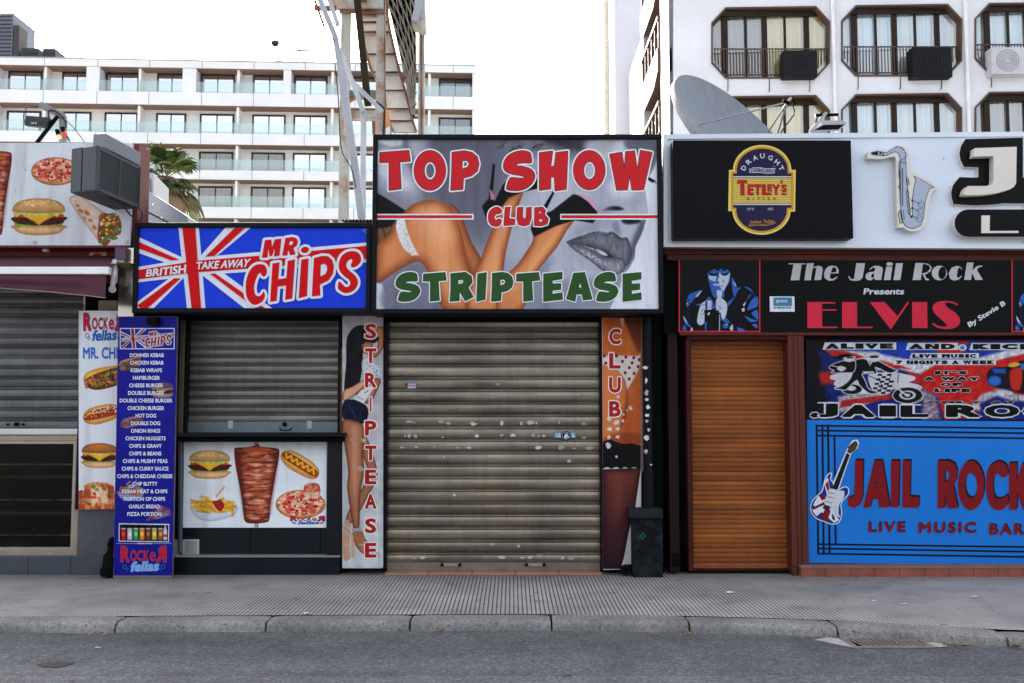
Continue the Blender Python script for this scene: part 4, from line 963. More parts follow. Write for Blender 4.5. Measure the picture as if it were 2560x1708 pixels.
def rocker(f, q, layer=1, pale=False, cut=None):         # q = u0 v0 u1 v1 : word mark in two lines with mirrored last R
    u0, v0, u1, v1 = q; w = u1-u0; h = v1-v0; dkb = ink((60,70,140))
    f.text('R', (u0, v0, u0+w*.20, v0+h*.62), lred, layer, .04, ol=(.07, dkb))
    f.text('OCK', (u0+w*.215, v0+h*.16, u0+w*.62, v0+h*.58), lred, layer, .02, 1.05, ol=(.045, dkb))
    f.text('e', (u0+w*.64, v0+h*.22, u0+w*.77, v0+h*.58), lred, layer, .012, ol=(.03, dkb))
    if not cut: f.text('R', [(u1, v0), (u0+w*.79, v0), (u0+w*.79, v0+h*.62), (u1, v0+h*.62)], lred, layer, .045, ol=(.085, dkb))
    else: f.text('R', [(u1, v0), (u0+w*.79, v0), (u0+w*.79, v0+h*.62), (u1, v0+h*.62)], lred, layer, .045)
    f.text('fellas', [(u0+w*.25, v0+h*.60), (u0+w*.86, v0+h*.56), (u0+w*.83, v0+h*.96), (u0+w*.20, v0+h*1.0)], llblue if pale else lblue, layer+2, .045, ol=(.09, pwhite if not pale else lblue))
    for s_ in (0, 1):
        cx = u0+w*(.09 if not s_ else .93); f.ring(cx, v0+h*.8, w*.05, h*.09, w*.018, lblue, layer); f.ring(cx+w*(.05 if not s_ else -.05), v0+h*.88, w*.035, h*.06, w*.015, lblue, layer)
f = Flat(ZA, Yr); rocker(f, (468, 52, 690, 210)); f.text('MR. CHIPS', (465,242,718,308), ink((50,110,200)), 1, .035); f.build('lettering', RK)

# blue menu board standing on the pavement
Ym = 9.45
MN = thing('menu_board', 'tall narrow blue menu board standing in front of the chip shop', 'menu board', D(330, 1322, Ym))
q4 = [ZA.__call__(*p) for p in ((663,70),(994,70),(966,1522),(634,1524))]; P = [W(*p, Ym) for p in q4]
for p in P[2:]: p.z = max(p.z, .002)
P[2].z = P[3].z = .002
MB().prism(P, (0,.03,0), mat('board_edge', (110,96,84), .7), None).build('board', MN)
L = lambda v, s: np.interp(v, [70,1524], [663,634] if s == 0 else [994,966])
c = Cv(634, 72, 994, 1520, 170, (26,26,140)); c.poly([(634,72),(994,72),(994,1520),(634,1520)], (27,27,142), nz=.08, ns=60)
c.at(664,300,1.15); kebab(c); c.at(846,440,1.25); burger(c, False, (150,100,80)); c.at(666,650,1.3,-16); hotdog(c, 'chili'); c.at(656,990,1.5); chips(c)
c.home(); c.poly([(815,1215),(880,1140),(900,1128),(950,1150),(962,1180),(880,1205)], (190,150,130), col2=(150,70,60), ns=14)
c.poly([(640,290),(790,290),(790,400),(640,400)], (27,27,142), alpha=.22, soft=4); c.poly([(840,425),(975,425),(975,530),(840,530)], (27,27,142), alpha=.3, soft=4); c.poly([(655,625),(805,625),(805,730),(655,730)], (27,27,142), alpha=.4, soft=4); c.poly([(650,980),(822,980),(822,1095),(650,1095)], (27,27,142), alpha=.3, soft=4); c.poly([(810,1120),(968,1120),(968,1222),(810,1222)], (27,27,142), alpha=.3, soft=4)
# drinks panel
c.poly([(666,1228),(948,1232),(946,1334),(664,1330)], (222,226,234)); c.poly([(671,1234),(943,1238),(941,1329),(669,1325)], (18,18,22))
for i, k in enumerate([(190,30,36),(206,206,210),(60,150,90),(236,140,40),(120,70,40),(196,180,60),(150,96,50)]):
    u = 692+i*34.5; v0 = 1258; c.poly([(u-15,v0),(u+15,v0),(u+15,1318),(u+10,1323),(u-10,1323),(u-15,1318)], k, rim=(tuple(int(x*.5) for x in k), 8)); c.el(u, v0, 14, 3.5, (200,200,204))
    c.el(u, 1288, 9, 12, tuple(min(255, int(x*1.4+40)) for x in k), soft=2, alpha=.8)
c.poly([(915,1322),(937,1322),(936,1270),(930,1250),(930,1238),(921,1238),(921,1250),(914,1270)], (206,210,216), rim=((120,130,140), 5)); c.poly([(915,1290),(936,1290),(936,1305),(915,1305)], (220,40,40))
for i in range(31): c.el(655+i*10, 1341, 2.4 if i not in range(12, 20) else 4.2, 2.4 if i not in range(12, 20) else 4, (220,226,240))
m_ = c.U < np.interp(c.V, [70,1524], [663,634]); m_ |= c.U > np.interp(c.V, [70,1524], [994,966])
po = c.build('print', ZA, Ym, MN)
bm = bmesh.new(); bm.from_mesh(po.data); bm.verts.ensure_lookup_table(); mk = m_.ravel(); bmesh.ops.delete(bm, geom=[bm.verts[i] for i in np.nonzero(mk)[0]], context='VERTS'); bm.to_mesh(po.data); bm.free()
# miniature of the chip shop flag sign on the menu
UJ_W = [[(478,140),(672,140),(735,922),(560,922)], [(90,522),(650,432),(1250,380),(2268,290),(2268,478),(1350,550),(1150,567),(650,603),(90,668)],
        [(90,232),(535,442),(495,490),(350,480),(90,385)], [(930,143),(1175,143),(850,413),(675,432)], [(400,625),(545,610),(235,922),(90,922),(90,855)], [(705,600),(900,575),(1380,922),(1115,922)]]
UJ_R = [[(515,140),(640,140),(695,922),(605,922)], [(95,552),(650,464),(1250,415),(2268,322),(2268,448),(1350,520),(1150,537),(650,573),(95,640)],
        [(95,280),(490,455),(415,462),(95,345)], [(1010,155),(1110,155),(820,420),(735,425)], [(440,630),(505,630),(190,915),(120,915),(95,885)], [(778,588),(830,585),(1320,925),(1225,925)]]
MRC = {'M': [[(1300,270),(1362,264),(1368,335),(1395,262),(1457,256),(1440,415),(1386,425),(1394,345),(1368,422),(1343,424),(1334,350),(1325,435),(1272,437)]],
 'R': [[(1495,250),(1560,240),(1600,250),(1614,285),(1602,325),(1572,345),(1592,403),(1540,415),(1521,365),(1515,415),(1465,418)], [(1537,283),(1560,280),(1568,295),(1556,312),(1530,318)]],
 '.': [ell(1680, 362, 39, 29, -12)],
 'C': [[(1268,497),(1305,515),(1322,560),(1312,600),(1290,616),(1268,600),(1256,580),(1232,605),(1208,670),(1200,730),(1212,785),(1245,800),(1272,780),(1290,756),(1302,800),(1282,845),(1240,874),(1195,882),(1150,848),(1122,780),(1120,680),(1138,600),(1170,540),(1215,504)]],
 'H': [[(1372,490),(1440,480),(1427,640),(1503,628),(1517,465),(1586,452),(1560,822),(1492,835),(1501,700),(1424,710),(1412,845),(1350,855)]],
 'I': [[(1645,455),(1715,442),(1700,800),(1620,820)]],
 'P': [[(1765,440),(1840,418),(1900,422),(1940,460),(1955,520),(1945,590),(1905,650),(1822,692),(1826,795),(1745,802),(1755,600)], [(1830,505),(1862,492),(1885,510),(1890,550),(1872,590),(1826,612)]],
 'S': [[(2120,373),(2175,382),(2206,420),(2210,465),(2190,500),(2145,528),(2112,515),(2128,465),(2112,452),(2080,478),(2072,520),(2100,558),(2150,600),(2180,650),(2172,710),(2125,758),(2060,772),(2005,745),(1990,715),(2002,660),(2040,690),(2060,712),(2092,708),(2108,680),(2096,645),(2050,610),(2008,560),(1998,500),(2020,430),(2065,388)]]}
def flag(f, tr, bw, rw, l0, ow, big):
    for i, p in enumerate(UJ_W): f.poly([tr(*q) for q in p], bw, l0+i)
    for i, p in enumerate(UJ_R): f.poly([tr(*q) for q in p], rw, l0+6+i)
    kx = tr(1000,500)[0]-tr(0,500)[0]
    for i, (k, g) in enumerate(MRC.items()):
        gg = [[tr(*q) for q in (crom(l, 3) if k in 'CS' else l)] for l in g]
        f.outline(gg[:1], ow*kx/1000, bw, l0+12+(i % 2)*1.0)
    for i, (k, g) in enumerate(MRC.items()):
        gg = [[tr(*q) for q in (crom(l, 3) if k in 'CS' else l)] for l in g]
        f.poly(gg, rw, l0+15.5)
    f.text('BRITISH', [tr(185,548), tr(558,500), tr(552,583), tr(172,620)], bw, l0+17, .03); f.text('TAKE AWAY', [tr(655,477), tr(1170,445), tr(1140,525), tr(648,550)], bw, l0+17, .03)
f = Flat(ZA, Ym); mw = ink((205,212,226)); mr_ = ink((150,34,44))
tr = lambda u, v: (676+(u-86)*(972-676)/(2270-86), 140+(v-138)*(249-140)/(924-138))
f.rect(671,135,978,254, mw, 0); f.rect(676,140,973,249, ink((28,38,150)), 1); flag(f, tr, mw, mr_, 2, 30, 0)
for i, s_ in enumerate(['DONNER KEBAB','CHICKEN KEBAB','KEBAB WRAPS','HAMBURGER','CHEESE BURGER','DOUBLE BURGER','DOUBLE CHEESE BURGER','CHICKEN BURGER','HOT DOG','DOUBLE DOG','ONION RINGS','CHICKEN NUGGETS','CHIPS & GRAVY','CHIPS & BEANS','CHIPS & MUSHY PEAS','CHIPS & CURRY SAUCE','CHIPS & CHEDDAR CHEESE','CHIP BUTTY','KEBAB MEAT & CHIPS','PORTION OF CHIPS','GARLIC BREAD','PIZZA PORTION']):
    v = 287+i*42.35; wd_ = [(728,918),(728,916),(733,908),(745,896),(724,914),(718,920),(671,966),(715,920),(760,875),(734,898),(734,898),(703,928),(724,906),(724,904),(689,938),(682,944),(657,966),(742,882),(684,938),(695,925),(722,896),(713,904)][i]
    f.text(s_, (wd_[0], v-11, wd_[1], v+11), pwhite, 2, .025)
rocker(f, (676, 1356, 932, 1500), 3, True); f.build('lettering', MN)
b = MB(); b.dbox(336, 727, 358, 745, Ym-.12, .12, blkm); b.build('clip', MN, bev=.004)
# black stub pipe beside the board
t = thing('drain_pipe', 'short black drain pipe stub low beside the blue menu board', 'pipe', (D(250,1310,9.5).x, 9.5, 0)); q = D(252, 1300, 9.5)
MB().tube([(q.x, 9.6, .34), (q.x, 9.56, .3), (q.x-.01, 9.52, .2), (q.x-.015, 9.5, .012)], [.05,.055,.06,.062], blkm, 14).build('pipe', t)
MB().tube([(q.x-.015, 9.5, .03), (q.x-.015, 9.5, .09)], .072, blkm, 14).build('collar', t)

# ------------------------------------------------------------------ roof machinery above the left shop
gal = mat('galvanised_sheet', (160,167,176), .45, .2, .2, 2, fine=.1, k=.55); acg = mat('cooler_case', (84,92,106), .55, .1, .2, 2, fine=.12, k=.42); acd = mat('cooler_louvre', (120,130,126), .6, 0, k=.7)
CB = thing('air_cooler', 'big grey louvred air cooler box sticking out above the food sign', 'air cooler', (D(240,400,8.8).x, 8.8, 3.4))
zb, zt_ = D(240.6*1/DS, 475/DS, 8.6).z, D(241/DS, 363/DS, 8.6).z
A, B_, C_ = Vector((D(163,380,8.75).x, 8.75, 0)), Vector((D(221,380,8.6).x, 8.6, 0)), Vector((D(319.5,430,9.36).x, 9.36, 0)); D_ = A+(C_-B_)
def pl(name, par, pts, z0, z1, m, bev=.006): 
    b = MB(); b.prism([Vector((p.x, p.y, z0)) for p in pts], (0, 0, z1-z0), m); return b.build(name, par, bev=bev)
e1 = (B_-A); pl('casing', CB, [A, A+e1*.42, D_+e1*.42, D_], zb+.01, zt_+.005, acg); pl('front_panel', CB, [A+e1*.45, B_, C_, D_+e1*.45], zb, zt_-.005, acg)
b = MB(); dv = (C_-B_); nv = Vector((dv.y, -dv.x, 0)).normalized(); 
for i in range(20):
    z = zb+.035+(zt_-zb-.07)*i/19; p0, p1 = B_+dv*.05+nv*.004, B_+dv*.96+nv*.004
    b.add([p0+Vector((0,0,z-.005)), p1+Vector((0,0,z-.005)), p1+nv*.01+Vector((0,0,z+.003)), p0+nv*.01+Vector((0,0,z+.003))], [(0,1,2,3)], acd)
b.build('louvre', CB)
b = MB(); 
for t_ in (.01, .5, .97): p = B_+dv*t_+nv*.008; b.bar((p.x, p.y, zb+.01), (p.x, p.y, zt_-.015), .03 if t_ != .5 else .012, .012, acg)
for z in (zb+.012, zt_-.02): b.bar(B_+nv*.008+Vector((0,0,z)), C_+nv*.008+Vector((0,0,z)), .012, .03, acg)
b.build('louvre_frame', CB)
b = MB(); b.bar(A+e1*.8+Vector((0,.15,zt_+.09)), C_+Vector((-.05,0,zt_+.07)), .12, .13, gal); b.build('duct', CB, bev=.004)
t = thing('roof_cabinet', 'pale metal cabinet on the roof behind the grey air cooler', 'cabinet', D(355, 500, 10.9)); Yc = 10.9
lw = mat('cabinet_white', (215,218,222), .5, .1, .08, 2, k=.6); a = D(322,393,Yc); c2 = D(385,393,Yc+.9)
pts = [D(322,420,Yc), D(352,420,Yc), Vector((D(388,430,Yc+.8).x, Yc+.8, 0)), Vector((D(350,430,Yc+.8).x, Yc+.8, 0))]
z1_ = D(352,397,Yc).z; z0_ = D(352,512,Yc).z; pl('casing', t, pts, z0_, z1_, lw, .008)
b = MB(); b.bar(D(340,410,Yc-.03), D(340,450,Yc-.03), .05, .03, gal); b.bar(D(323,441,Yc-.12), D(350,450,Yc-.12), .08, .05, blkm); b.build('bracket', t)
t = thing('sheet_duct', 'sloping galvanised sheet duct running down behind the flag sign', 'duct', D(380, 512, 10.2)); Yd = 10.25
P = [D(x, y, Yd) for x, y in ((322,437),(338,437),(430,497),(432,516),(312,516),(312,480))]; MB().prism(P, (0,.5,0), gal).build('sheet', t, bev=.004)
b = MB(); b.bar(D(322,478,Yd-.012), D(388,512,Yd-.012), .006, .012, blkm); 
for x, y in ((332,488),(372,500),(352,470)): q = D(x, y, Yd); b.tube([q, q+Vector((0,-.012,0))], .012, steel, 8)
b.build('seam', t)
cb = mat('cable_black', (20,20,22), .6)
def cable(label, pts, r=.008, name='cable'):
    P = crom_open(pts); o = MB().tube(P, r, cb, 6).build(name); tag(o, label, 'cable'); return o
def crom_open(p, n=6):
    p = [Vector(q) for q in p]; p = [p[0]*2-p[1]]+p+[p[-1]*2-p[-2]]; o = []
    for i in range(1, len(p)-2):
        a, b, c, d = p[i-1:i+3]
        for k in range(n): t = k/n; o.append(.5*((2*b)+(c-a)*t+(2*a-5*b+4*c-d)*t*t+(3*b-a-3*c+d)*t**3))
    return o+[p[-2]]
cable('black cable looping from the grey air cooler to the flag sign', [D(283,468,9.1), D(290,482,9.3), D(303,497,9.38), D(318,508,9.40), D(326,500,9.42), D(326,486,9.45), D(318,479,9.55)])
cable('thin black cable under the bottom edge of the grey air cooler', [D(185,434,8.72), D(218,441,8.58), D(262,459,8.95), D(306,479,9.28), D(312,476,9.38)], .007)
# floodlight and coloured bulbs on a bracket
FL = thing('floodlight', 'black floodlight hanging from a bracket above the food sign', 'floodlight', D(85, 290, 9.7)); Yq = 9.7; fm = mat('floodlight_black', (34,38,46), .5)
P = [D(x, y, Yq) for x, y in ((63,266),(113,270),(103,292),(55,287))]; MB().prism(P, (0,.06,0), fm).build('body', FL, bev=.008)
b = MB(); 
for k in range(9): b.bar(P[0]*(1-k/8)+P[1]*(k/8)+Vector((0,.01,.004)), P[3]*(1-k/8)+P[2]*(k/8)+Vector((0,-.006,.02)), .008, .012, fm)
b.build('cooling_fin', FL); b = MB(); b.tube([D(60,275,Yq+.03), D(59,246,Yq+.03), D(84,244,Yq+.03), D(110,246,Yq+.03), D(111,270,Yq+.03)], .009, fm, 6); b.build('bracket', FL)
b = MB(); b.quad([D(72,280,Yq-.004), D(84,281,Yq-.004), D(83,285,Yq-.004), D(70,284,Yq-.004)], pwhite); b.build('label_plate', FL)
BK = thing('light_bracket', 'grey bracket pole with two coloured bulbs above the food sign', 'bracket', D(145, 326, 9.8)); gm2 = mat('bracket_grey', (120,122,126), .5, .4)
b = MB(); b.bar(D(92,241,9.72), D(148,268,9.78), .05, .06, gm2); b.bar(D(145,266,9.8), D(145,330,9.8), .06, .06, gm2); b.build('pole', BK, bev=.004)
b = MB(); b.tube([D(133,266,9.75), D(83,330,9.8)], .02, blkm, 8); b.build('strut', BK)
def bulb(x, y, col, mname):
    q = D(x, y, 9.7); b = MB(); o = BK
    me = bmesh.new(); bmesh.ops.create_uvsphere(me, u_segments=16, v_segments=12, radius=.027); M_ = bpy.data.meshes.new('bulb'); 
    for v in me.verts: v.co += q
    for fa in me.faces: fa.smooth = True
    me.to_mesh(M_); me.free(); M_.materials.append(mat(mname, col, .25)); bo = link('bulb', M_, BK); b.tube([q+Vector((-.01,0,.02)), q+Vector((-.03,.01,.07))], .02, blkm, 10); b.build('socket', bo)
bulb(136, 314, (226,205,130), 'bulb_yellow'); bulb(148, 308, (215,50,36), 'bulb_red')
cable('black cable sagging from the light bracket down to the air cooler', [D(112,270,9.7), D(112,255,9.72), D(128,256,9.72), D(148,275,9.74), D(151,290,9.74), D(148,300,9.76), D(160,325,9.8)], .008)
cable('thin wire running from the light bracket to the air cooler duct', [D(150,275,9.76), D(175,300,9.7), D(206,346,9.6)], .004, 'wire')

# ================================================================== CHIP SHOP KIOSK
YK = 9.78
KI = thing('chip_shop', 'small black chip shop kiosk with a closed grey shutter over a black tiled counter', 'shop', (D(595,1300,YK).x, YK, 0))
tile = mat('black_tile', (22,26,36), .32, 0, .2, 3, spec=.2, k=.7); 
X0, X1, _, _ = DR(300, 600, 790, 1310, YK+.3); zk = D(580, 520, YK).z
X1 = DR(861, 600, 900, 1310, YK+.1)[0]; b = MB(); b.box(X0+.02, X1, YK+.4, 13.8, 0, zk, blkm); b.build('wall', KI)
b = MB(); b.box(X0, X1, YK+.36, 13.9, zk+.004, zk+.06, roofm); b.build('roof', KI)
b = MB(); b.dbox(404, 715, 790, 733, YK+.0, .38, blkm); b.build('lintel', KI)
sh2 = shut_mat('kiosk_shutter', (136,132,125), (92,88,84), .42, .5, pitch=.083, z0=DR(428, 726, 776, 968, YK+.20)[2])
shutter('roller_shutter', KI, 428, 726, 776, 968, YK+.20, .083, sh2, PROF_B, 24, .0005)
b = MB(); a0, a1, z0, z1 = DR(428, 968, 776, 994, YK+.17); b.box(a0, a1, YK+.17, YK+.22, z0, z1, mat('shutter_base', (104,116,122), .45, .4, .2, 5))
for x in (530, 711): q = D(x, 975, YK+.165); b.box(q.x-.03, q.x+.02, YK+.164, YK+.1695, q.z-.04, q.z+.04, mat('tape_white', (170,174,178), .6))
q = D(653, 974, YK+.16); b.tube([(q.x, YK+.17, q.z), (q.x, YK+.15, q.z)], .022, blkm, 12)
b.tube(crom_open([(q.x-.05, YK+.17, q.z-.03), (q.x-.03, YK+.145, q.z-.055), (q.x+.05, YK+.145, q.z-.055), (q.x+.07, YK+.17, q.z-.03)]), .006, blkm, 6)
b.build('shutter_bar', KI, bev=.003)
yl = mat('yellow_strip', (160,128,48), .6, 0, .25, 8)
b = MB(); b.dbox(404, 733, 411, 993, YK+.14, .1, blkm); b.dbox(411, 733, 418, 993, YK+.1, .1, mat('rail_grey', (84,88,92), .5, .3)); b.dbox(418, 733, 423, 993, YK+.12, .1, yl); b.dbox(423, 733, 429, 993, YK+.10, .1, blk); b.build('guide_rail', KI); b = MB(); b.dbox(776, 733, 781, 993, YK+.10, .1, blk); b.dbox(781, 800, 785, 993, YK+.12, .1, yl); b.dbox(785, 733, 790, 993, YK+.06, .1, blk); b.build('guide_rail', KI)
b = MB(); b.dbox(405, 994, 790, 1003, YK-.28, .5, blk); b.dbox(410, 1003.4, 788, 1014, YK-.22, .4, blkm); b.build('counter', KI, bev=.006)
b = MB(); X0, X1, z0, z1 = DR(404, 1014.5, 786, 1284, YK+.02)
xs_ = [X0, X0+(X1-X0)*.45, X0+(X1-X0)*.87, X1]
for i in range(3): b.box(xs_[i]+.002, xs_[i+1]-.002, YK+.02, YK+.3, 0, z1-.004, tile)
b.build('tile_wall', KI, bev=.003)
b = MB(); b.dbox(750, 1014, 788, 1310, YK-.05, .06, tile); b.build('pilaster', KI, bev=.004)
b = MB(); X0, X1, z0, z1 = DR(397, 1279, 779, 1310, YK-.1); b.box(X0, X1, YK-.1, YK-.055, 0, z1, tile); b.box(X0, X1+.01, YK-.12, YK+.018, z1+.001, z1+.014, mat('sill_grey', (130,130,128), .6)); b.build('plinth', KI, bev=.003)
b = MB(); a0, a1, z0, z1 = DR(420, 1238, 457, 1277, YK); b.frame(a0, a1, z0, z1, YK-.012, YK+.018, .015, alum)
for i in range(14): z = z0+.02+(z1-z0-.04)*i/13; b.box(a0+.016, a1-.016, YK-.006, YK+.010, z-.003, z+.003, alum)
b.build('vent_grille', KI)
b = MB(); a0, a1, z0, z1 = DR(399, 1238, 412, 1277, YK); b.box(a0, a1, YK-.01, YK+.018, z0, z1, alum); b.build('vent_grille', KI)
b = MB(); b.tube([D(415,1000,YK-.03), (D(413,1300,YK-.03).x, YK-.03, .2)], .022, mat('pipe_grey', (74,82,92), .45, .3), 10); b.build('downpipe', KI)
# counter picture panel
ZB = ZM(420, 780, 1330/560); Yt = YK-.005
CP = thing('counter_poster', 'white poster of doner, burger, hot dog, chips and pizza under the chip shop counter', 'poster', D(585, 1212, Yt))
board(ZB, 92, 772, 942, 1282, Yt, .022, pwhite, 'board', CP)
c = Cv(94, 774, 940, 1280, 430, (214,217,224)); c.poly([(94,774),(940,774),(940,1280),(94,1280)], (214,218,226), nz=.03, ns=400, nsy=18)
c.at(126,825,2.42); burger(c); c.at(388,798,2.75,0,1,.98); doner(c); c.at(702,795,2.55,31,1,.9); hotdog(c); c.at(132,1045,2.8,0,1,.95); chips(c); c.at(638,1042,2.98); pizza(c)
c.poly([(56,4),(60,-6),(78,-9),(88,-3),(88,14),(70,18),(58,16)], (206,128,96), smooth=True, col2=(170,70,52), ns=6)
for i in range(12): c.line([(57+i*2.6, 10), (58+i*2.5+random.uniform(-2,2), 22)], 1.6, (240,216,190), alpha=.8)
c.home(); c.build('print', ZB, Yt, CP, 1.3)
f = Flat(ZB, Yt); rocker(f, (727, 1212, 930, 1262)); f.build('lettering', CP)
# ------------------------------------------------------------------ flag sign
Z6 = ZM(320, 530, 2350/620); Yc = 9.38
CS = thing('chip_shop_sign', 'wide blue flag sign reading BRITISH TAKE AWAY MR. CHIPS in a black frame', 'sign', D(580, 718, Yc))
a0, a1, z0, z1 = DR(305, 511, 851, 718, Yc-.03)
MB().frame(a0, a1, z0, z1, Yc-.03, Yc+.24, .045, blk).build('frame', CS, bev=.005)
a = W(*Z6(70, 500), Yc); b_ = W(*Z6(2280, 500), Yc); t_ = W(*Z6(1200, 130), Yc); o_ = W(*Z6(1200, 935), Yc)
MB().box(a0+.046, a1-.046, Yc, Yc+.2, z0+.046, z1-.046, pblue).build('panel', CS)
f = Flat(Z6, Yc); idt = lambda u, v: (min(2274, max(82, u)), min(930, max(136, v))); flag(f, idt, pwhite, pred, 0, 26, 1)
f.poly([(2210,170),(2262,152),(2262,215)], ink((90,110,190)), 0); f.build('artwork', CS)
t = thing('corrugated_roof_edge', 'small dark corrugated roof edge above the right end of the flag sign', 'roof edge', D(810, 512, 10.0)); b = MB(); vv = []; a0, a1, _, _ = DR(785, 508, 853, 512, 10.1); zc = D(815, 506, 10.1).z
for i in range(61): x = a0+(a1-a0)*i/60; z = zc+.014*math.sin(i*.9); vv += [(x, 10.1, z), (x, 11.5, z+.1), (x, 10.1, z-.006), (x, 11.5, z+.094)]
b.add(vv, [q for i in range(60) for q in ((4*i, 4*i+4, 4*i+5, 4*i+1), (4*i+2, 4*i+6, 4*i+4, 4*i), (4*i+2, 4*i+3, 4*i+7, 4*i+6))], blkm); b.build('sheet', t)
# ================================================================== NIGHT CLUB FRONT
YC = 9.74
CL = thing('night_club', 'black framed club front with a wide closed steel roller shutter and flat roof', 'club', (D(1180,1305,YC).x, YC, 0))
X0, X1, _, _ = DR(783, 300, 1521, 1310, YC); zc = D(1180, 330, YC).z
XU = DR(862, 300, 1521, 500, YC)[0]; b = MB(); b.box(XU+.02, X1-.02, YC+.45, 13.8, 0, zc-.08, blkm); b.build('wall', CL)
b = MB(); b.box(XU, X1, YC+.30, 13.9, zc-.076, zc, roofm); b.build('roof', CL)
b = MB(); b.dbox(787, 560, 1521, 738, YC+.02, .4, blkm); b.build('lintel', CL)
MB().dbox(877, 738.5, 887, 1306, YC-.01, .3, blk).build('guide_rail', CL, bev=.003); MB().dbox(1378, 738.5, 1385, 1306, YC-.01, .3, blk).build('guide_rail', CL, bev=.003)
MB().dbox(783, 738.5, 877, 1306, YC+.03, .3, blkm).build('pier', CL); MB().dbox(1385, 738.5, 1521, 1312, YC+.06, .3, blkm).build('pier', CL)
sm = shut_mat('steel_shutter', (144,135,122), (86,80,73), .28, .75, .8, pitch=.1225, z0=DR(887.5, 738, 1377.5, 1296, YC+.14)[2], warm_refl=(172,152,122))
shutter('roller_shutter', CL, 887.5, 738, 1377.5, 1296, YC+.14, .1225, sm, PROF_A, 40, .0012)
b = MB(); a0, a1, z0, z1 = DR(888, 1292, 1377, 1301, YC+.10); b.box(a0, a1, YC+.10, YC+.16, .012, z1, mat('shutter_rail', (120,112,104), .45, .5, .2, 5))
b.build('bottom_rail', CL, bev=.003)
Z9 = ZM(960, 780, 1330/560)
for u in (398, 898):
    h = MB(); q0, q1 = W(*Z9(u-52, 1500), YC+.09), W(*Z9(u+52, 1500), YC+.09); h.bar(q0, q1, .02, .03, steel)
    for q in (q0, q1): h.tube([q+Vector((0,.0,0)), q+Vector((0,-.03,0))], .016, blkm, 10)
    h.build('latch', CL)
# stickers and torn paper left on the slats
fz = Flat(Z9, YC+.122, .001); rr = random.Random(5)
tp = [mat('torn_paper_%d' % i, c, .8, 0, .25, 30) for i, c in enumerate([(196,198,194),(160,164,158),(176,186,176),(150,152,150)])]
spots = [(150,652,26,12),(182,658,6,8),(335,652,22,14),(383,660,18,11),(530,665,24,13),(700,660,16,17),(815,662,10,14),(870,658,26,16),(905,660,8,9),(1040,655,8,11),(1187,664,20,12),(125,738,8,8),(150,735,14,12),(188,738,14,14),(348,742,10,8),(550,735,15,11),(700,732,16,9),(765,733,20,11),(885,732,14,12),(920,738,10,7),(950,735,12,9),(1187,746,20,9),(105,805,16,9),(190,802,10,8),(297,802,14,7),(437,805,16,10),(505,806,18,10),(918,806,28,13),(1050,805,28,16),(1128,810,12,8),(1222,806,28,14),(355,862,8,8),(1100,884,22,12),(418,1088,8,9),(640,1378,15,12),(798,1390,10,10),(180,1458,18,14),(225,1460,20,12),(705,1455,30,14),(820,1460,17,9),(868,1458,18,9),(925,1450,28,16),(1060,1460,15,10),(1115,1462,26,14),(1098,72,20,8),(672,428,20,10)]
for (u, v, w, h) in spots:
    n = rr.randint(6, 9); P = [(u+w*math.cos(6.283*k/n)*rr.uniform(.55, 1.1), v+h*math.sin(6.283*k/n)*rr.uniform(.55, 1.1)) for k in range(n)]
    fz.poly(P, rr.choice(tp[1:] if v > 1300 else tp), rr.randint(0, 3))
o = fz.build('torn_stickers', CL); o['kind'] = 'stuff'
f = Flat(Z9, YC+.120, .002); f.rect(125,420,190,457, ink((110,160,210)), 0); f.rect(143,428,188,450, ink((220,190,205)), 1); f.rect(124,421,141,456, ink((110,80,36)), 1); f.rect(146,436,186,441, ink((190,60,80)), 2); f.build('striped_sticker', CL)
f = Flat(Z9, YC+.120, .002); f.rect(1012,716,1140,748, ink((96,150,180)), 0); f.text('UL', (1020,720,1056,744), ink((200,225,240)), 1, .03); f.text('S', (1112,720,1132,744), ink((200,225,240)), 1, .03)
f.poly(ell(1081, 735, 31, 27), ink((16,20,52)), 2); f.ring(1081, 735, 25, 21.5, 1.5, pwhite, 3)
f.poly([(1068,745),(1072,732),(1080,722),(1092,722),(1088,732),(1098,736),(1094,750),(1086,742),(1082,752),(1074,750)], pwhite, 3); f.build('round_sticker', CL)

# ------------------------------------------------------------------ big club sign
Z7 = ZM(920, 320, 2350/760); YS = 9.34
tswhite = ink((222,228,236), k=1.15)
TS = thing('club_sign', 'huge framed picture sign reading TOP SHOW CLUB STRIPTEASE with legs and a grey face', 'sign', D(1187, 718, YS))
a0, a1, z0, z1 = DR(853.5, 308, 1521, 720, YS-.035)
MB().frame(a0, a1, z0, z1, YS-.035, YS+.34, .045, blk).build('frame', TS, bev=.006)
MB().box(a0+.046, a1-.046, YS+.0006, YS+.3, z0+.046, z1-.046, pwhite).build('panel', TS)
c = Cv(56, 78, 2254, 1410, 700, (150,152,168)); A = lambda *k, **q: c.poly(*k, **q)
c.poly([(0,0),(2300,0),(2300,1500),(0,1500)], (124,126,142), to=(188,192,206), ang=8)
c.poly([(500,0),(1100,0),(1080,500),(900,900),(700,800),(480,600),(420,300)], (92,92,108), smooth=True, soft=130, alpha=.85)
c.poly([(60,60),(420,60),(430,240),(380,520),(200,480),(60,420)], (176,178,192), smooth=True, soft=70, alpha=.8)
c.poly([(62,85),(275,85),(290,120),(230,160),(120,150),(62,170)], (140,142,156), smooth=True, soft=16); c.poly([(70,90),(262,92),(280,120),(200,145),(100,120)], (206,208,218), smooth=True, soft=14)
c.poly([(300,85),(340,200),(420,330),(350,360),(280,220),(270,110)], (92,92,106), smooth=True, soft=26, alpha=.8)
c.poly([(90,260),(200,300),(330,420),(300,480),(150,400),(75,340)], (216,218,226), smooth=True, soft=40, alpha=.7)
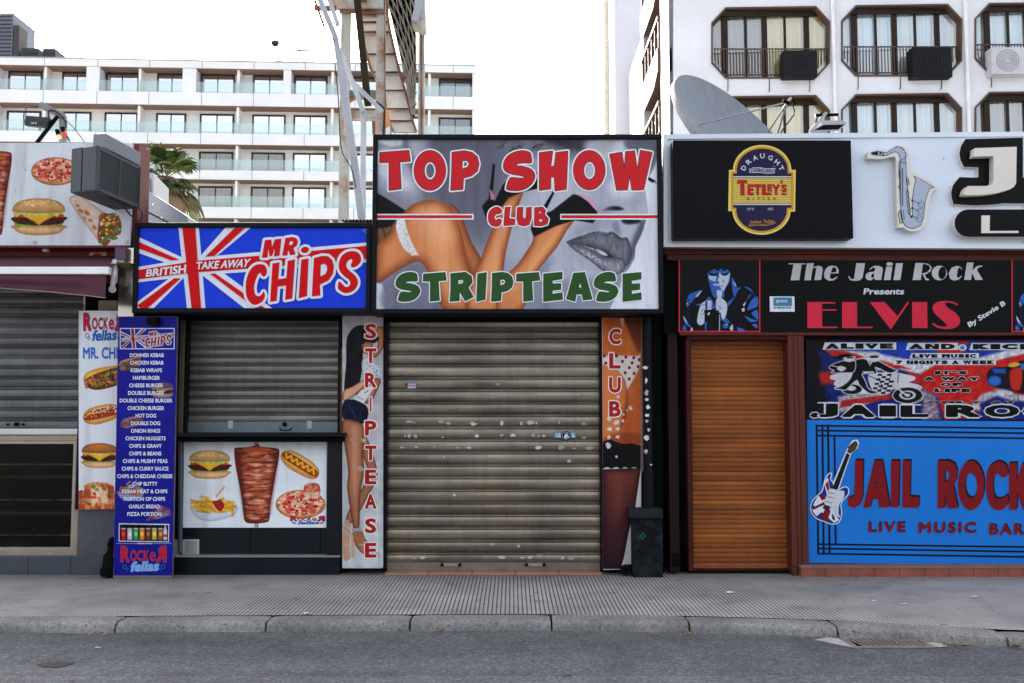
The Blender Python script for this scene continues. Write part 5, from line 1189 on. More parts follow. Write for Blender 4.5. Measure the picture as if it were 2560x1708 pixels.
c.poly([(1050,85),(1500,85),(1600,180),(1900,160),(1850,240),(1500,260),(1200,190)], (104,104,118), smooth=True, soft=50, alpha=.75)
c.poly([(1380,85),(1900,85),(1850,170),(1640,190),(1480,150)], (48,48,58), smooth=True, soft=36, alpha=.9)
c.poly([(1700,90),(1960,85),(1950,220),(1780,330),(1690,250)], (214,216,226), smooth=True, soft=40, alpha=.75)
c.poly([(1980,110),(2120,90),(2235,110),(2230,250),(2160,350),(2060,230)], (92,92,106), smooth=True, soft=26, alpha=.9)
c.poly([(1300,420),(1900,300),(2100,420),(2140,520),(1900,700),(1500,900),(1300,1100),(1100,900)], (184,188,202), smooth=True, soft=110, alpha=.75)
c.poly([(1720,490),(1850,380),(2030,350),(2140,440),(2150,560),(2040,620),(1850,640),(1740,600)], (168,170,186), smooth=True, soft=50); c.poly([(1850,440),(1960,400),(2080,450),(2030,530),(1900,530)], (216,220,230), smooth=True, soft=50, alpha=.8)
c.poly([(1815,640),(1860,612),(1930,606),(1975,630),(1900,640)], (24,24,30), smooth=True, soft=9); c.poly([(1960,720),(2010,690),(2080,700),(2110,730),(2010,745)], (30,30,36), smooth=True, soft=12)
c.poly([(1780,600),(1700,700),(1600,820),(1800,790),(1900,740),(1900,650)], (150,152,168), smooth=True, soft=40, alpha=.7)
c.poly([(1890,740),(1930,720),(1950,820),(1900,800)], (120,122,136), smooth=True, soft=16, alpha=.8)
c.poly([(2100,740),(2160,690),(2110,860),(2060,1000),(1990,1100),(2010,960)], (82,82,94), smooth=True, soft=24, alpha=.9)
c.poly([(1150,1100),(1500,1000),(1850,1130),(2000,1110),(1940,1250),(1860,1403),(1150,1403)], (136,138,154), smooth=True, soft=60, alpha=.9); c.poly([(1500,960),(1750,1080),(1820,1130),(1650,1180),(1400,1150)], (186,190,204), smooth=True, soft=50, alpha=.8)
# background white beyond the face outline
c.poly([(2260,150),(2238,240),(2205,330),(2150,430),(2145,500),(2166,640),(2130,790),(2068,920),(2062,1010),(2010,1100),(1965,1140),(1950,1230),(1905,1320),(1868,1410),(2260,1410)], (222,226,238))
c.poly([(56,1190),(110,1210),(138,1290),(128,1410),(56,1410)], (222,226,236), smooth=False, soft=8)
c.poly([(150,1180),(420,1030),(560,1100),(600,1410),(135,1410)], (112,112,130), smooth=True, soft=30, alpha=.8)
c.poly([(2150,370),(2225,410),(2200,425),(2160,400)], (14,14,18), soft=3)
for k in range(14): c.line([(2160+k*2, 395), (2185+k*4, 385+k*4)], 2.5, (20,20,24))
for (x0,y0,x1,y1) in ((990,160,1075,100),(1080,190,1185,140),(1250,168,1345,130)):
    for k in range(70): t = random.random(); x = x0+(x1-x0)*t+random.gauss(0,6); y = y0+(y1-y0)*t+random.gauss(0,11); c.line([(x,y),(x+18,y-9)], 2.6, random.choice([(28,28,34),(60,60,70),(120,120,130)]))
# mouth
c.poly([(1530,885),(1640,838),(1760,800),(1850,812),(1890,802),(1960,850),(2005,850),(2036,935),(2030,1010),(1990,1065),(1890,1010),(1800,945),(1720,925),(1620,902)], (110,112,124), smooth=True, soft=4, rim=((58,58,66), 50), nz=.25, ns=14, nsy=40)
c.poly([(1545,892),(1640,908),(1740,945),(1830,1005),(1960,1005),(1990,1062),(1975,1110),(1900,1135),(1820,1108),(1720,1030),(1600,948)], (140,142,154), smooth=True, soft=4, rim=((74,74,84), 45), nz=.25, ns=14, nsy=40)
c.poly([(1745,930),(1830,955),(1895,998),(1820,1000)], (44,44,50), smooth=True, soft=5); c.poly([(1760,936),(1830,962),(1850,988),(1800,978)], (200,204,210), smooth=True, soft=5)
for k in range(60): t = random.random(); c.el(1640+150*t+random.gauss(0,14), 945+95*t+random.gauss(0,10), random.uniform(2,8), 2, (228,230,238), rot=40, alpha=.8)
for k in range(50): t = random.random(); c.el(1660+220*t, 835-30*math.sin(3*t)+random.gauss(0,7), random.uniform(2,6), 1.6, (200,204,212), rot=-20, alpha=.7)
# skin grain of the enlarged photograph
g = c.noise(9, 3); c.C *= (1+.10*(g-.5))[..., None]; hl = (c.U % 1 >= 0); c.C *= (1-.025*((c.V % 13) < 3.5))[..., None]
# black hair behind the hip
c.poly([(56,500),(120,530),(300,645),(225,700),(180,770),(56,800)], (20,20,24), soft=5)
SK, SD, SH = (214,134,84), (132,66,36), (244,182,136)
c.poly([(640,590),(700,640),(740,720),(800,880),(872,1010),(850,1110),(800,1150),(700,900),(630,700)], (176,102,60), smooth=True, soft=2, rim=((112,58,34), 50))
c.poly([(56,905),(140,830),(220,715),(280,650),(350,590),(450,558),(540,563),(610,590),(665,660),(720,800),(755,980),(790,1120),(775,1410),(590,1410),(500,1200),(400,1035),(230,1105),(56,1192)], SK, smooth=True, soft=2, rim=(SD, 95))
c.poly([(400,640),(520,610),(620,700),(650,860),(560,900),(430,820)], SH, smooth=True, soft=90, alpha=.75); c.poly([(480,900),(600,900),(680,1100),(690,1300),(600,1250)], SH, smooth=True, soft=60, alpha=.35)
c.poly([(540,563),(600,600),(655,690),(690,800),(640,700),(590,620)], (178,104,64), smooth=True, soft=12, alpha=.8)
c.poly([(226,700),(282,695),(300,780),(335,880),(392,985),(350,985),(280,942),(232,850),(216,770)], (226,222,226), soft=3, nz=.3, ns=8)
for k in range(14): c.el(224+k*9.5-18*math.sin(k*.22), 760+k*17, 9, 9, (226,222,226), alpha=.9)
c.poly([(56,790),(120,775),(195,765),(180,820),(120,860),(56,912)], (112,76,50), smooth=True, soft=6, nz=.6, ns=10, nsy=40)
c.poly([(770,1410),(785,1210),(870,1010),(960,780),(1030,600),(1090,530),(1195,495),(1160,610),(1112,770),(1066,960),(1044,1120),(1000,1410)], SK, smooth=True, soft=2, rim=(SD, 55)); c.poly([(870,1180),(980,900),(1080,640),(1040,900),(980,1150),(920,1300)], SH, smooth=True, soft=30, alpha=.45)
c.poly([(1000,1410),(1025,1190),(1150,1060),(1260,900),(1300,815),(1500,690),(1605,690),(1540,790),(1462,920),(1380,1020),(1290,1150),(1190,1410)], SK, smooth=True, soft=2, rim=(SD, 55)); c.poly([(1130,1250),(1280,1010),(1400,860),(1480,780),(1390,950),(1250,1130)], SH, smooth=True, soft=30, alpha=.45)
BK_ = (14,14,18)
c.poly([(964,278),(984,278),(962,540),(932,552)], BK_); c.poly([(940,480),(955,480),(985,550),(950,556)], (190,120,140), soft=2)
c.poly([(880,605),(930,545),(980,562),(1040,440),(1090,395),(1200,360),(1312,340),(1312,470),(1190,497),(1090,540),(1010,640),(965,765),(915,715)], BK_, soft=2, rim=((34,34,42), 20))
c.poly([(1428,490),(1447,490),(1385,622),(1352,612)], BK_)
c.poly([(1585,512),(1640,520),(1710,555),(1775,640),(1765,700),(1740,738),(1600,715),(1450,760),(1280,845),(1258,785),(1270,700),(1420,640),(1510,570)], BK_, soft=2, rim=((38,38,46), 20)); c.poly([(1590,508),(1660,510),(1730,560),(1778,632),(1768,645),(1700,570),(1640,528)], (206,150,170), soft=2)
c.build('print', Z7, YS, TS, 1.12)
GL = {'T': [[(93,192),(316,174),(328,258),(246,264),(257,472),(163,484),(163,268),(91,268)]],
 'O': [ell(479,330,122,154), ell(481,333,46,70)],
 'P': [[(650,190),(745,178),(805,190),(845,225),(858,280),(845,335),(800,372),(738,388),(733,475),(640,484),(648,335)], [(728,255),(768,252),(784,275),(770,305),(727,319)]],
 'S': [crom([(1195,178),(1250,192),(1262,228),(1262,270),(1215,272),(1165,275),(1142,292),(1200,300),(1262,322),(1290,368),(1272,425),(1220,470),(1150,486),(1082,480),(1072,462),(1095,392),(1130,386),(1190,392),(1208,380),(1180,370),(1100,355),(1055,328),(1048,280),(1075,225),(1130,190)], 3)],
 'H': [[(1325,192),(1427,180),(1412,300),(1440,297),(1452,192),(1545,180),(1533,475),(1446,487),(1440,378),(1412,382),(1412,472),(1325,484)]],
 'W': [[(1868,205),(1962,188),(1982,320),(1992,185),(2060,178),(2082,330),(2105,174),(2195,190),(2130,478),(2040,482),(2022,365),(2005,480),(1922,482)]],
 'R': [[(640,1127),(755,1116),(800,1148),(806,1195),(775,1236),(814,1308),(752,1340),(708,1262),(706,1338),(635,1344),(642,1240)], [(697,1176),(733,1172),(741,1188),(733,1205),(697,1211)]],
 'I': [[(850,1130),(915,1118),(905,1326),(842,1342)]],
 'E': [[(1360,1130),(1500,1117),(1500,1168),(1426,1180),(1426,1206),(1490,1204),(1490,1248),(1426,1256),(1426,1286),(1500,1274),(1502,1326),(1360,1341)]],
 'A': [[(1590,1122),(1675,1116),(1733,1324),(1664,1332),(1655,1285),(1610,1285),(1600,1342),(1535,1322)], [(1640,1190),(1626,1236),(1655,1236)]],
 'C': [crom([(985,613),(1022,622),(1034,650),(1014,664),(992,668),(976,690),(988,714),(1010,705),(1030,712),(1022,750),(985,763),(945,745),(930,700),(940,645)], 3)],
 'L': [[(1060,616),(1100,612),(1090,702),(1136,706),(1134,750),(1050,756)]],
 'U': [[(1155,616),(1197,612),(1195,690),(1208,706),(1222,690),(1225,618),(1262,612),(1262,700),(1245,748),(1205,761),(1165,748),(1150,705)]],
 'B': [[(1288,618),(1350,612),(1372,638),(1366,672),(1395,705),(1385,745),(1340,759),(1285,756)], [(1322,646),(1340,646),(1338,664),(1322,667)], [(1322,706),(1350,706),(1346,728),(1322,731)]]}
f = Flat(Z7, YS); tred = ink((206,34,42)); tgr = ink((46,84,40)); tline = ink((40,30,60))
def put(k, box, fill, layer, o1, o2):
    g = GL[k]; xs_ = [p[0] for p in g[0]]; ys_ = [p[1] for p in g[0]]; x0, x1, y0, y1 = min(xs_), max(xs_), min(ys_), max(ys_)
    if box is None: box = (x0, y0, x1, y1)
    h = [[(box[0]+(p[0]-x0)*(box[2]-box[0])/(x1-x0), box[1]+(p[1]-y0)*(box[3]-box[1])/(y1-y0)) for p in l] for l in g]
    f.glyph(h, fill, layer, [(o1, tswhite), (o2, tline)])
for i, (k, bx) in enumerate((('T',None),('O',None),('P',None),('S',None),('H',None),('O',(1588,176,1832,480)),('W',None))): put(k, bx, tred, 5+(i % 2)*4, 15, 4)
for i, k in enumerate('CLUB'): put(k, None, tred, 5+(i % 2)*4, 12, 3)
for i, (k, x0, x1) in enumerate((('S',215,402),('T',428,606),('R',634,814),('I',840,916),('P',954,1122),('T',1148,1328),('E',1357,1503),('A',1534,1733),('S',1747,1932),('E',1970,2112))): put(k, (x0, 1116+(i % 2)*2, x1, 1342), tgr, 5+(i % 2)*4, 11, 3)
f.rect(58,665,816,709, tswhite, 0); f.rect(58,675,806,699, tred, 1); f.rect(1486,665,2250,709, tswhite, 0); f.rect(1494,675,2250,699, tred, 1)
f.build('lettering', TS)

# ------------------------------------------------------------------ tall posters either side of the shutter
ZL = ZM(840, 780, 380/160); YP = 9.66
LP = thing('tall_poster', 'tall narrow poster of a dark haired woman lettered STRIPTEASE left of the shutter', 'poster', D(833, 1305, YP))
q4 = [W(*ZL(*p), YP) for p in ((50,24),(279,24),(270,1522),(40,1522))]; 
for p in q4: p.z = max(p.z, .004)
MB().prism([p+Vector((0,.0006,0)) for p in q4], (0,.02,0), mat('poster_board', (190,190,190), .7)).build('board', LP)
c = Cv(38, 24, 280, 1518, 125, (186,188,192)); c.poly([(0,0),(300,0),(300,1530),(0,1530)], (176,168,176), to=(196,204,206), ang=85, nz=.12, ns=50)
SKW, SKD, SKH = (176,112,80), (92,50,34), (220,164,132)
c.poly([(190,105),(250,88),(285,96),(285,190),(262,245),(228,272),(214,250),(248,195),(236,142),(200,132)], SKW, smooth=True, rim=(SKD, 14))
c.poly([(60,300),(62,170),(85,115),(125,82),(180,84),(225,120),(248,150),(262,152),(230,185),(170,182),(160,260),(156,330),(140,420),(100,452),(50,470)], (22,20,26), smooth=True, nz=.5, ns=12, nsy=80)
c.poly([(152,195),(180,180),(216,184),(212,232),(190,258),(160,238)], SKW, smooth=True, rim=(SKD, 14)); c.line([(158,212),(176,216)], 3, (40,24,22)); c.el(170, 242, 7, 3, (150,60,56))
c.poly([(156,285),(205,270),(270,320),(274,400),(240,378),(205,402),(160,372)], (206,208,214), smooth=True, rim=((140,140,150), 12))
for i in range(26): c.el(165+random.random()*100, 290+random.random()*90, 6, 2.4, (70,96,150), rot=random.uniform(0,180), alpha=.7)
c.poly([(165,400),(262,398),(244,470),(192,545),(120,505),(140,440)], SKW, smooth=True, rim=(SKD, 20))
c.poly([(46,468),(100,440),(165,402),(180,424),(112,492),(46,528)], SKH, smooth=True, rim=(SKD, 12))
c.poly([(150,466),(212,438),(228,448),(162,547),(104,515)], (214,218,220)); c.line([(130,505),(160,520)], 4, (90,110,150)); c.line([(170,480),(190,470)], 6, (120,110,80))
c.poly([(44,536),(100,520),(162,545),(188,572),(192,610),(170,662),(110,655),(44,640)], (20,24,44), smooth=True, nz=.6, ns=14); c.line([(80,560),(120,630)], 5, (58,66,96), soft=3)
c.poly([(150,690),(186,750),(222,850),(246,950),(236,1010),(192,1090),(150,1172),(96,1252),(58,1245),(76,1180),(136,1080),(190,960),(160,850)], (166,104,76), smooth=True, rim=(SKD, 16))
c.poly([(44,640),(148,660),(166,720),(162,850),(167,950),(147,1060),(142,1180),(136,1292),(106,1292),(86,1180),(66,1050),(72,950),(60,850),(44,740)], SKW, smooth=True, rim=(SKD, 22)); c.poly([(90,690),(125,700),(125,900),(115,1100),(100,1000),(95,850)], SKH, smooth=True, soft=16, alpha=.55)
c.poly([(100,1282),(148,1290),(176,1350),(232,1420),(242,1447),(165,1440),(110,1372)], SKW, smooth=True, rim=(SKD, 10)); c.poly([(86,1300),(104,1330),(112,1460),(92,1464)], (206,170,136)); c.poly([(46,1250),(86,1260),(80,1400),(88,1460),(44,1462)], (196,150,116), smooth=True)
for a in (((92,1288),(160,1300)),((92,1310),(150,1278)),((50,1262),(80,1290)),((46,1300),(80,1320)),((140,1380),(205,1395)),((46,1378),(78,1392))): c.line(a, 8, (206,210,222)); c.line(a, 2, (50,60,110))
for i in range(40): 
    u, v = random.choice([(200,680),(175,760),(110,770),(190,800),(205,560),(150,930),(180,255),(230,1180),(255,1300),(235,1440)]); c.poly([(u+random.gauss(0,14)+6*math.cos(k), v+random.gauss(0,12)+5*math.sin(k)) for k in range(5)], random.choice([(206,206,206),(190,190,188),(160,150,146)]), alpha=.6)
c.build('print', ZL, YP, LP)
f = Flat(ZL, YP); dr = ink((170,26,34)); 
for i, ch in enumerate('STRIPTEASE'):
    v = (115,260,405,550,690,838,980,1125,1270,1415)[i]; w = 40 if ch not in 'I' else 11
    f.text(ch, (206-w, v-50, 206+w, v+50), pcream, 0, .085 if ch != 'I' else .05); f.text(ch, (206-w+6, v-44, 206+w-6, v+44), dr, 1, .04 if ch != 'I' else .02); f.build('letter', LP); f = Flat(ZL, YP)
ZR = ZM(1480, 780, 608/260)
RP = thing('tall_poster', 'tall narrow poster of a stockinged leg lettered CLUB right of the shutter', 'poster', D(1425, 1307, YP))
q4 = [W(*ZR(*p), YP) for p in ((59,34),(288,38),(288,1505),(66,1508))]
for p in q4: p.z = max(p.z, .004)
MB().prism([p+Vector((0,.0006,0)) for p in q4], (0,.02,0), mat('poster_board', (190,190,190), .7)).build('board', RP)
c = Cv(62, 36, 286, 1503, 120, (206,206,208)); OR, OD, OH = (206,104,46), (120,48,22), (226,134,76)
c.poly([(0,0),(300,0),(300,775),(0,775)], OR, to=(188,88,40), ang=80, nz=.06, ns=30)
c.poly([(62,300),(160,330),(205,460),(205,600),(165,700),(62,760)], OH, smooth=True, soft=22, alpha=.7); c.poly([(200,440),(214,520),(200,620),(160,700),(180,600),(196,520)], (142,62,28), smooth=True, soft=9, alpha=.8)
c.poly([(185,36),(290,36),(290,230),(265,235),(225,140)], (86,34,20), smooth=False, soft=12, to=(130,54,28)); c.poly([(160,36),(188,36),(180,90)], (200,196,196))
c.poly([(100,720),(200,705),(286,720),(286,775),(62,775)], (150,64,30), smooth=True, soft=12, alpha=.8)
c.poly([(56,254),(150,252),(268,256),(284,238),(284,322),(244,396),(206,458),(192,400),(150,342),(56,308)], (222,214,206), rim=((180,150,140), 10))
for u, v in ((72,258),(106,275),(143,258),(198,264),(178,290),(234,298),(218,326),(194,356),(246,360),(218,392),(244,268),(80,300),(276,280),(270,320)): c.el(u, v, 9, 10, (136,18,60), rot=20)
c.poly([(62,920),(286,912),(252,1150),(216,1280),(186,1440),(166,1506),(62,1506)], (112,54,42), to=(44,22,36), ang=95, rim=((44,20,26), 40)); c.poly([(110,950),(200,940),(165,1200),(130,1250)], (132,70,56), soft=40, alpha=.4)
c.poly([(62,764),(80,752),(110,745),(140,760),(182,772),(230,768),(286,780),(286,914)]+[(286-k*16, 912+6*math.sin(k*1.9)) for k in range(1, 14)]+[(62,920)], (16,14,18), nz=.5, ns=14)
for u, v, r in ((150,496,14),(225,562,14),(205,575,7),(100,628,16),(143,645,18),(178,636,13),(103,685,17),(150,682,14),(150,730,16),(97,732,13),(95,782,20),(143,848,10),(184,600,8)): c.poly([(u+r*random.uniform(.5,1.1)*math.cos(k*.9), v+r*random.uniform(.5,1.1)*math.sin(k*.9)) for k in range(7)], (206,206,210), nz=.2, ns=8)
c.build('print', ZR, YP, RP)
f = Flat(ZR, YP)
for i, ch in enumerate('CLUB'):
    v = (144,286,427,567)[i]; f.text(ch, (94,v-52,174,v+52), pcream, 0, .085); f.text(ch, (100,v-46,168,v+46), dr, 1, .04); f.build('letter', RP); f = Flat(ZR, YP)
# down pipe with torn stickers, dark plinth
PP = thing('rain_pipe', 'black rain pipe covered in torn white stickers right of the leg poster', 'pipe', (D(1487,1170,9.62).x, 9.62, 0))
p0, p1 = D(1486,722,9.62), D(1489,1165,9.62); zq = max(p1.z, .7)
b = MB(); b.tube([(p1.x, 9.62, .62), (p1.x, 9.62, p0.z)], .045, blk, 16); b.build('pipe', PP)
b = MB(); b.tube([(p1.x, 9.62, D(1488,1090,9.62).z), (p1.x, 9.62, D(1488,1080,9.62).z)], .055, blk, 16); b.tube([(p1.x, 9.62, D(1488,1080,9.62).z), (p1.x, 9.62, .62)], .050, blk, 16); b.build('collar', PP)
b = MB(); b.dbox(1471, 728, 1476, 1085, 9.66, .04, mat('wood_edge', (120,88,74), .7)); b.build('edge_strip', PP)
f = Flat(ZR, 9.572); 
for (u, v, w, h) in ((310,325,18,14),(316,402,10,18),(320,472,15,17),(320,514,15,11),(328,556,17,16),(322,604,16,14),(320,640,12,12),(320,736,18,20),(316,815,15,16),(344,893,8,7),(330,690,10,14)):
    n = 8; f.poly([(u+w*math.cos(6.283*k/n)*rr.uniform(.5,1.1), v+h*math.sin(6.283*k/n)*rr.uniform(.5,1.1)) for k in range(n)], rr.choice(tp[:2]+[pwhite]), rr.randint(0, 2))
o = f.build('torn_stickers', PP); o['kind'] = 'stuff'
PL = thing('plinth', 'squat dark painted plinth with a slab cap standing at the foot of the rain pipe', 'plinth', (D(1484,1315,9.5).x, 9.52, 0))
dm_ = mat('plinth_paint', (52,60,64), .75, 0, .4, 6, fine=.4, bump=.35, spec=.12, col2=(15,18,22), thr=(.45,.8), k=.9)
a0, a1, z0, z1 = DR(1452, 1189, 1521, 1316, 9.52); b = MB(); b.box(a0, a1, 9.52, 9.72, .002, z1, dm_); b.build('body', PL, bev=.008)
a0, a1, z0, z2 = DR(1443, 1168, 1521, 1188.5, 9.48); b = MB(); b.box(a0, a1, 9.47, 9.73, z1+.001, z2, mat('plinth_cap', (36,40,46), .7, 0, .35, 6, fine=.35, spec=.2, col2=(16,18,22), bump=.2)); b.build('cap', PL, bev=.008)
f = Flat(ZR, 9.52); f.line([(278,1320),(300,1290),(312,1312),(288,1325)], 7, ink((30,96,66)), 0); f.build('green_scrawl', PL)
t = thing('pipe_elbow', 'short black pipe elbow lying beside the dark plinth', 'pipe', (D(1436,1300,9.56).x, 9.56, 0)); q = D(1437, 1299, 9.56)
b = MB(); b.tube([(q.x+.06, 9.66, .065), (q.x, 9.66, .065), (q.x-.005, 9.60, .06)], .04, blkm, 14, caps=False); b.build('pipe', t); b = MB(); b.tube([(q.x-.005, 9.605, .06), (q.x-.005, 9.59, .06)], .05, blk, 16); b.tube([(q.x-.005, 9.589, .06), (q.x-.005, 9.587, .06)], .036, blkm, 16); b.build('collar', t)

# ================================================================== BILLBOARD SCAFFOLD behind the club sign
YB = 12.8; BF = thing('billboard_scaffold', 'rusty old billboard scaffold of posts, lattice and weathered panels behind the signs', 'scaffold', (D(880,400,YB).x, YB, zc))
def rusty(name, c1, c2, lo=.42, hi=.62):
    return mat(name, c1, .75, 0, .2, 2.2, fine=.12, col2=c2, thr=(lo, hi), bump=.15, k=.85)
pr = rusty('rusty_pale_paint', (192,192,184), (160,108,58), .36, .52); pr2 = rusty('rusty_brown', (150,120,96), (120,72,44)); pgp = rusty('weathered_pink_panel', (208,205,199), (166,152,138), .30, .44); wtube = mat('white_brace_paint', (206,210,220), .5, 0, .2, 2, fine=.06, k=.62); rods = mat('lattice_steel', (150,144,130), .6, .1, .3, 3, k=.75); wood = mat('dark_timber', (70,60,46), .8, 0, .3, 4, k=.5, spec=.1)
zlow = zc+.0
def P2(px, py, Y=YB): return W(px, py, Y)
def post(name, px0, px1, Y, ytop, ybot, m, dep=None):
    a = P2(px0, 200, Y).x; b_ = P2(px1, 200, Y).x; zt = P2(px0, ytop, Y).z; zb = max(P2(px0, ybot, Y).z, .0); b = MB(); b.box(a, b_, Y, Y+(dep or (b_-a)), zb, zt, m); return b.build(name, BF, bev=.004)
post('post', 850, 873, YB, -90, 580, pr); post('post', 939.5, 961, YB, -90, 345, pr); post('post', 1046, 1061, YB+.5, 62, 345, pr)
b = MB(); b.bar(P2(962,-60,YB-.02), P2(963,345,YB-.02), .012, .02, pr2); b.bar(P2(1053,62,YB+.49), P2(1054,345,YB+.49), .025, .012, pr2); b.build('flange', BF)
b = MB(); b.box(P2(850,0).x-.1, P2(960,0).x, YB-.12, YB-.01, P2(900,28).z, P2(900,-90).z, pr); b.build('box_beam', BF)
b = MB(); b.box(P2(850,0).x, P2(960,0).x, YB-.06, YB-.005, P2(900,35).z, P2(900,28.5).z, pr2); b.box(P2(905,0).x, P2(920,0).x, YB-.16, YB-.122, P2(900,15).z, P2(900,-60).z, pr2); b.build('beam_flange', BF)
b = MB(); b.box(P2(851,0).x, P2(961,0).x, YB+.12, YB+.22, P2(900,291).z, P2(900,270).z, pr); b.build('cross_beam', BF); b = MB(); b.box(P2(872,0).x, P2(939,0).x, YB+.05, YB+.12, P2(900,243).z, P2(900,222).z, rusty('beam_grey', (140,146,140), (96,92,80))); b.build('cross_beam', BF)
b = MB(); b.bar(P2(884,-90,YB-.3), P2(920,264,YB-.3), .085, .085, wood); b.build('timber', BF, bev=.004)
# stepped hanging panel
def edge(v, s): return np.interp(v, [0,160,370,830,1050,1250,1400,1530], [205,213,235,370,515,525,570,620] if s == 0 else [545,540,575,680,745,800,830,880])
ZS = ZM(850, 0, 1061/230)
cuts = [-330,-120,60,160,250,362,620,828,1040,1250,1390,1530]
for i in range(len(cuts)-1):
    v0, v1 = cuts[i], cuts[i+1]+3; yy = YB+.45+.03*(i % 2)
    L = [P2(*ZS(edge(v0,0), v0), yy), P2(*ZS(edge(v0,1), v0), yy), P2(*ZS(edge(v1,1)+8, v1), yy), P2(*ZS(edge(v1,0)-8, v1), yy)]
    MB().prism([L[0]+Vector((0,.05,0)), L[1]+Vector((0,.05,0)), L[2]+Vector((0,-.03,0)), L[3]+Vector((0,-.03,0))], (0,.05,0), pgp, pr2).build('panel', BF, bev=.003)
b = MB()
for s in (0, 1):
    q = [P2(*ZS(edge(v, s)+(6 if s else -4), v), YB+.42) for v in range(-100, 1531, 90)]
    for a_, c_ in zip(q[:-1], q[1:]): b.bar(a_, c_, .035, .03, pr2)
    b.build('panel_edge', BF); b = MB()
# lattice of rods
b = MB(); top0, top1 = 545, 875; Yl = YB+.3
def lat(s, v):                                            # s 0..1 across, v down
    return P2(*ZS(np.interp(v, [-300,0,300,900,1400], [480,545,620,750,840])*(1-s)+np.interp(v, [-300,0,600,1300], [850,862,880,862])*s, v), Yl+.5*s)
for i in range(7):
    s = i/6; q = [lat(s, v) for v in (-200,100,400,700,1000,1320)]
    for a_, c_ in zip(q[:-1], q[1:]): b.bar(a_, c_, .012, .02, rods)
for i in range(11):
    v = -1000+i*215; P_ = [lat(t, v+t*900) for t in np.linspace(0, 1, 6) if -250 < v+t*900 < 1380-250*t]
    for a_, c_ in zip(P_[:-1], P_[1:]): b.bar(a_+Vector((0,-.05,0)), c_+Vector((0,-.05,0)), 0.014, .02, rods)
for i in range(12):
    v = -200+i*130; q0 = lat(0, v); q1 = lat(1, v-60)
    if v < 1330: b.bar(q0+Vector((0,.10,0)), q1+Vector((0,.10,0)), .02, .02, wood)
b.build('lattice', BF)
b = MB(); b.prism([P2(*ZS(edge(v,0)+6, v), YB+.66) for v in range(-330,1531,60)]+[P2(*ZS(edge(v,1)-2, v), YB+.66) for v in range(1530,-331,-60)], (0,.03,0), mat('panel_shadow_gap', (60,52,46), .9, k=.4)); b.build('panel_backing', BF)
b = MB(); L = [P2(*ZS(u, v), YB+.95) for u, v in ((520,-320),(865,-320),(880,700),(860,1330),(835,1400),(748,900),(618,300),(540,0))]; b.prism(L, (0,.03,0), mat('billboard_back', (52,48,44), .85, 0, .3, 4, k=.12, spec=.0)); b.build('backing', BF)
b = MB(); L = [P2(*ZS(u, v), YB+.1) for u, v in ((870,-90),(945,-90),(945,70),(890,240),(822,225),(860,72))]; b.prism(L, (0,.2,0), wtube); L = [P2(*ZS(u, v), YB+.2) for u, v in ((945,-90),(972,-90),(985,330),(905,312),(830,280),(885,245))]; b.prism(L, (0,.25,0), pgp); b.build('light_box', BF, bev=.004)
# white braces
def brace(pts, w, Y, name='brace', m=wtube):
    b = MB(); q = [P2(*p, Y) for p in pts]
    for a_, c_ in zip(q[:-1], q[1:]): b.bar(a_, c_, w, w, m)
    return b.build(name, BF, bev=.004)
brace([(790,-60),(800,0),(838,92),(845,130)], .07, YB-.75); brace([(846,128),(889,430),(906,560)], .085, YB-.80)
brace([(850,130),(882,207),(908,280)], .06, YB-.55); brace([(909,276),(907,560)], .065, YB-.5); brace([(884,207),(956,279)], .05, YB-.45)
brace([(810,-40),(845,64)], .06, YB-.4); brace([(786,20),(840,22)], .06, YB-.38, 'bracket', pr2); brace([(787,0),(810,66)], .03, YB-.37, 'bracket', pr2)
b = MB(); q = [P2(*p, YB-.85) for p in ((832,90),(831,98),(836,102),(832,106),(828,102))]; b.tube(q, .008, blkm, 6); b.build('hook', BF)
cable('thin slack wire hanging beside the white scaffold braces', [P2(834,125,YB-.9), P2(846,250,YB-.9), P2(853,370,YB-.9), P2(878,420,YB-.9), P2(890,470,YB-.9)], .007, 'wire')
cable('black cable looped over the scaffold above the club sign', [P2(940,255,YB-.3), P2(957,268,YB-.3), P2(961,285,YB-.3), P2(958,340,YB-.3)], .016)
b = MB()
L = [P2(*ZS(u, v), YB+.3) for u, v in ((365,1385),(412,1350),(412,1560),(375,1560))]; b.prism(L, (0,.02,0), pr2); L = [P2(*ZS(u, v), YB+.3) for u, v in ((525,1240),(560,1330),(580,1440),(525,1480))]; b.prism(L, (0,.02,0), rusty('torn_orange', (200,150,96), (190,110,50))); L = [P2(*ZS(u, v), YB+.05) for u, v in ((95,1150),(165,1125),(160,1160),(100,1190))]; b.prism(L, (0,.02,0), rusty('torn_orange', (200,150,96), (190,110,50))); b.build('torn_sheet', BF)
# ================================================================== MUSIC BAR on the right
YJ = 9.66
tim = mat('stained_timber', (84,30,20), .5, 0, .45, 2.2, stretch=(.35,3,6), fine=.2, k=.8, spec=.2); timd = mat('dark_timber_frame', (34,18,18), .6, 0, .3, 3, stretch=(6,3,.4), spec=.12); pil = mat('red_brown_paint', (98,46,36), .6, 0, .2, 3, stretch=(5,3,.5), fine=.08, spec=.2, k=.8); pild = mat('door_frame_paint', (70,28,26), .6, 0, .2, 3, stretch=(5,3,.5), fine=.08, spec=.12, k=.8)
JB = thing('music_bar', 'brown timber music bar front with an orange roller door under a white fascia', 'bar', (D(1950,1310,YJ).x, YJ, 0))
X0, X1, _, _ = DR(1522, 300, 2800, 1310, YJ); zj = D(1900, 320, YJ).z
b = MB(); b.box(X0+.02, X1, YJ+.45, 13.8, 0, zj-.08, timd); b.build('wall', JB)
b = MB(); b.box(X0+.004, X1, YJ+.02, 13.9, zj-.076, zj-.01, roofm); b.build('roof', JB)
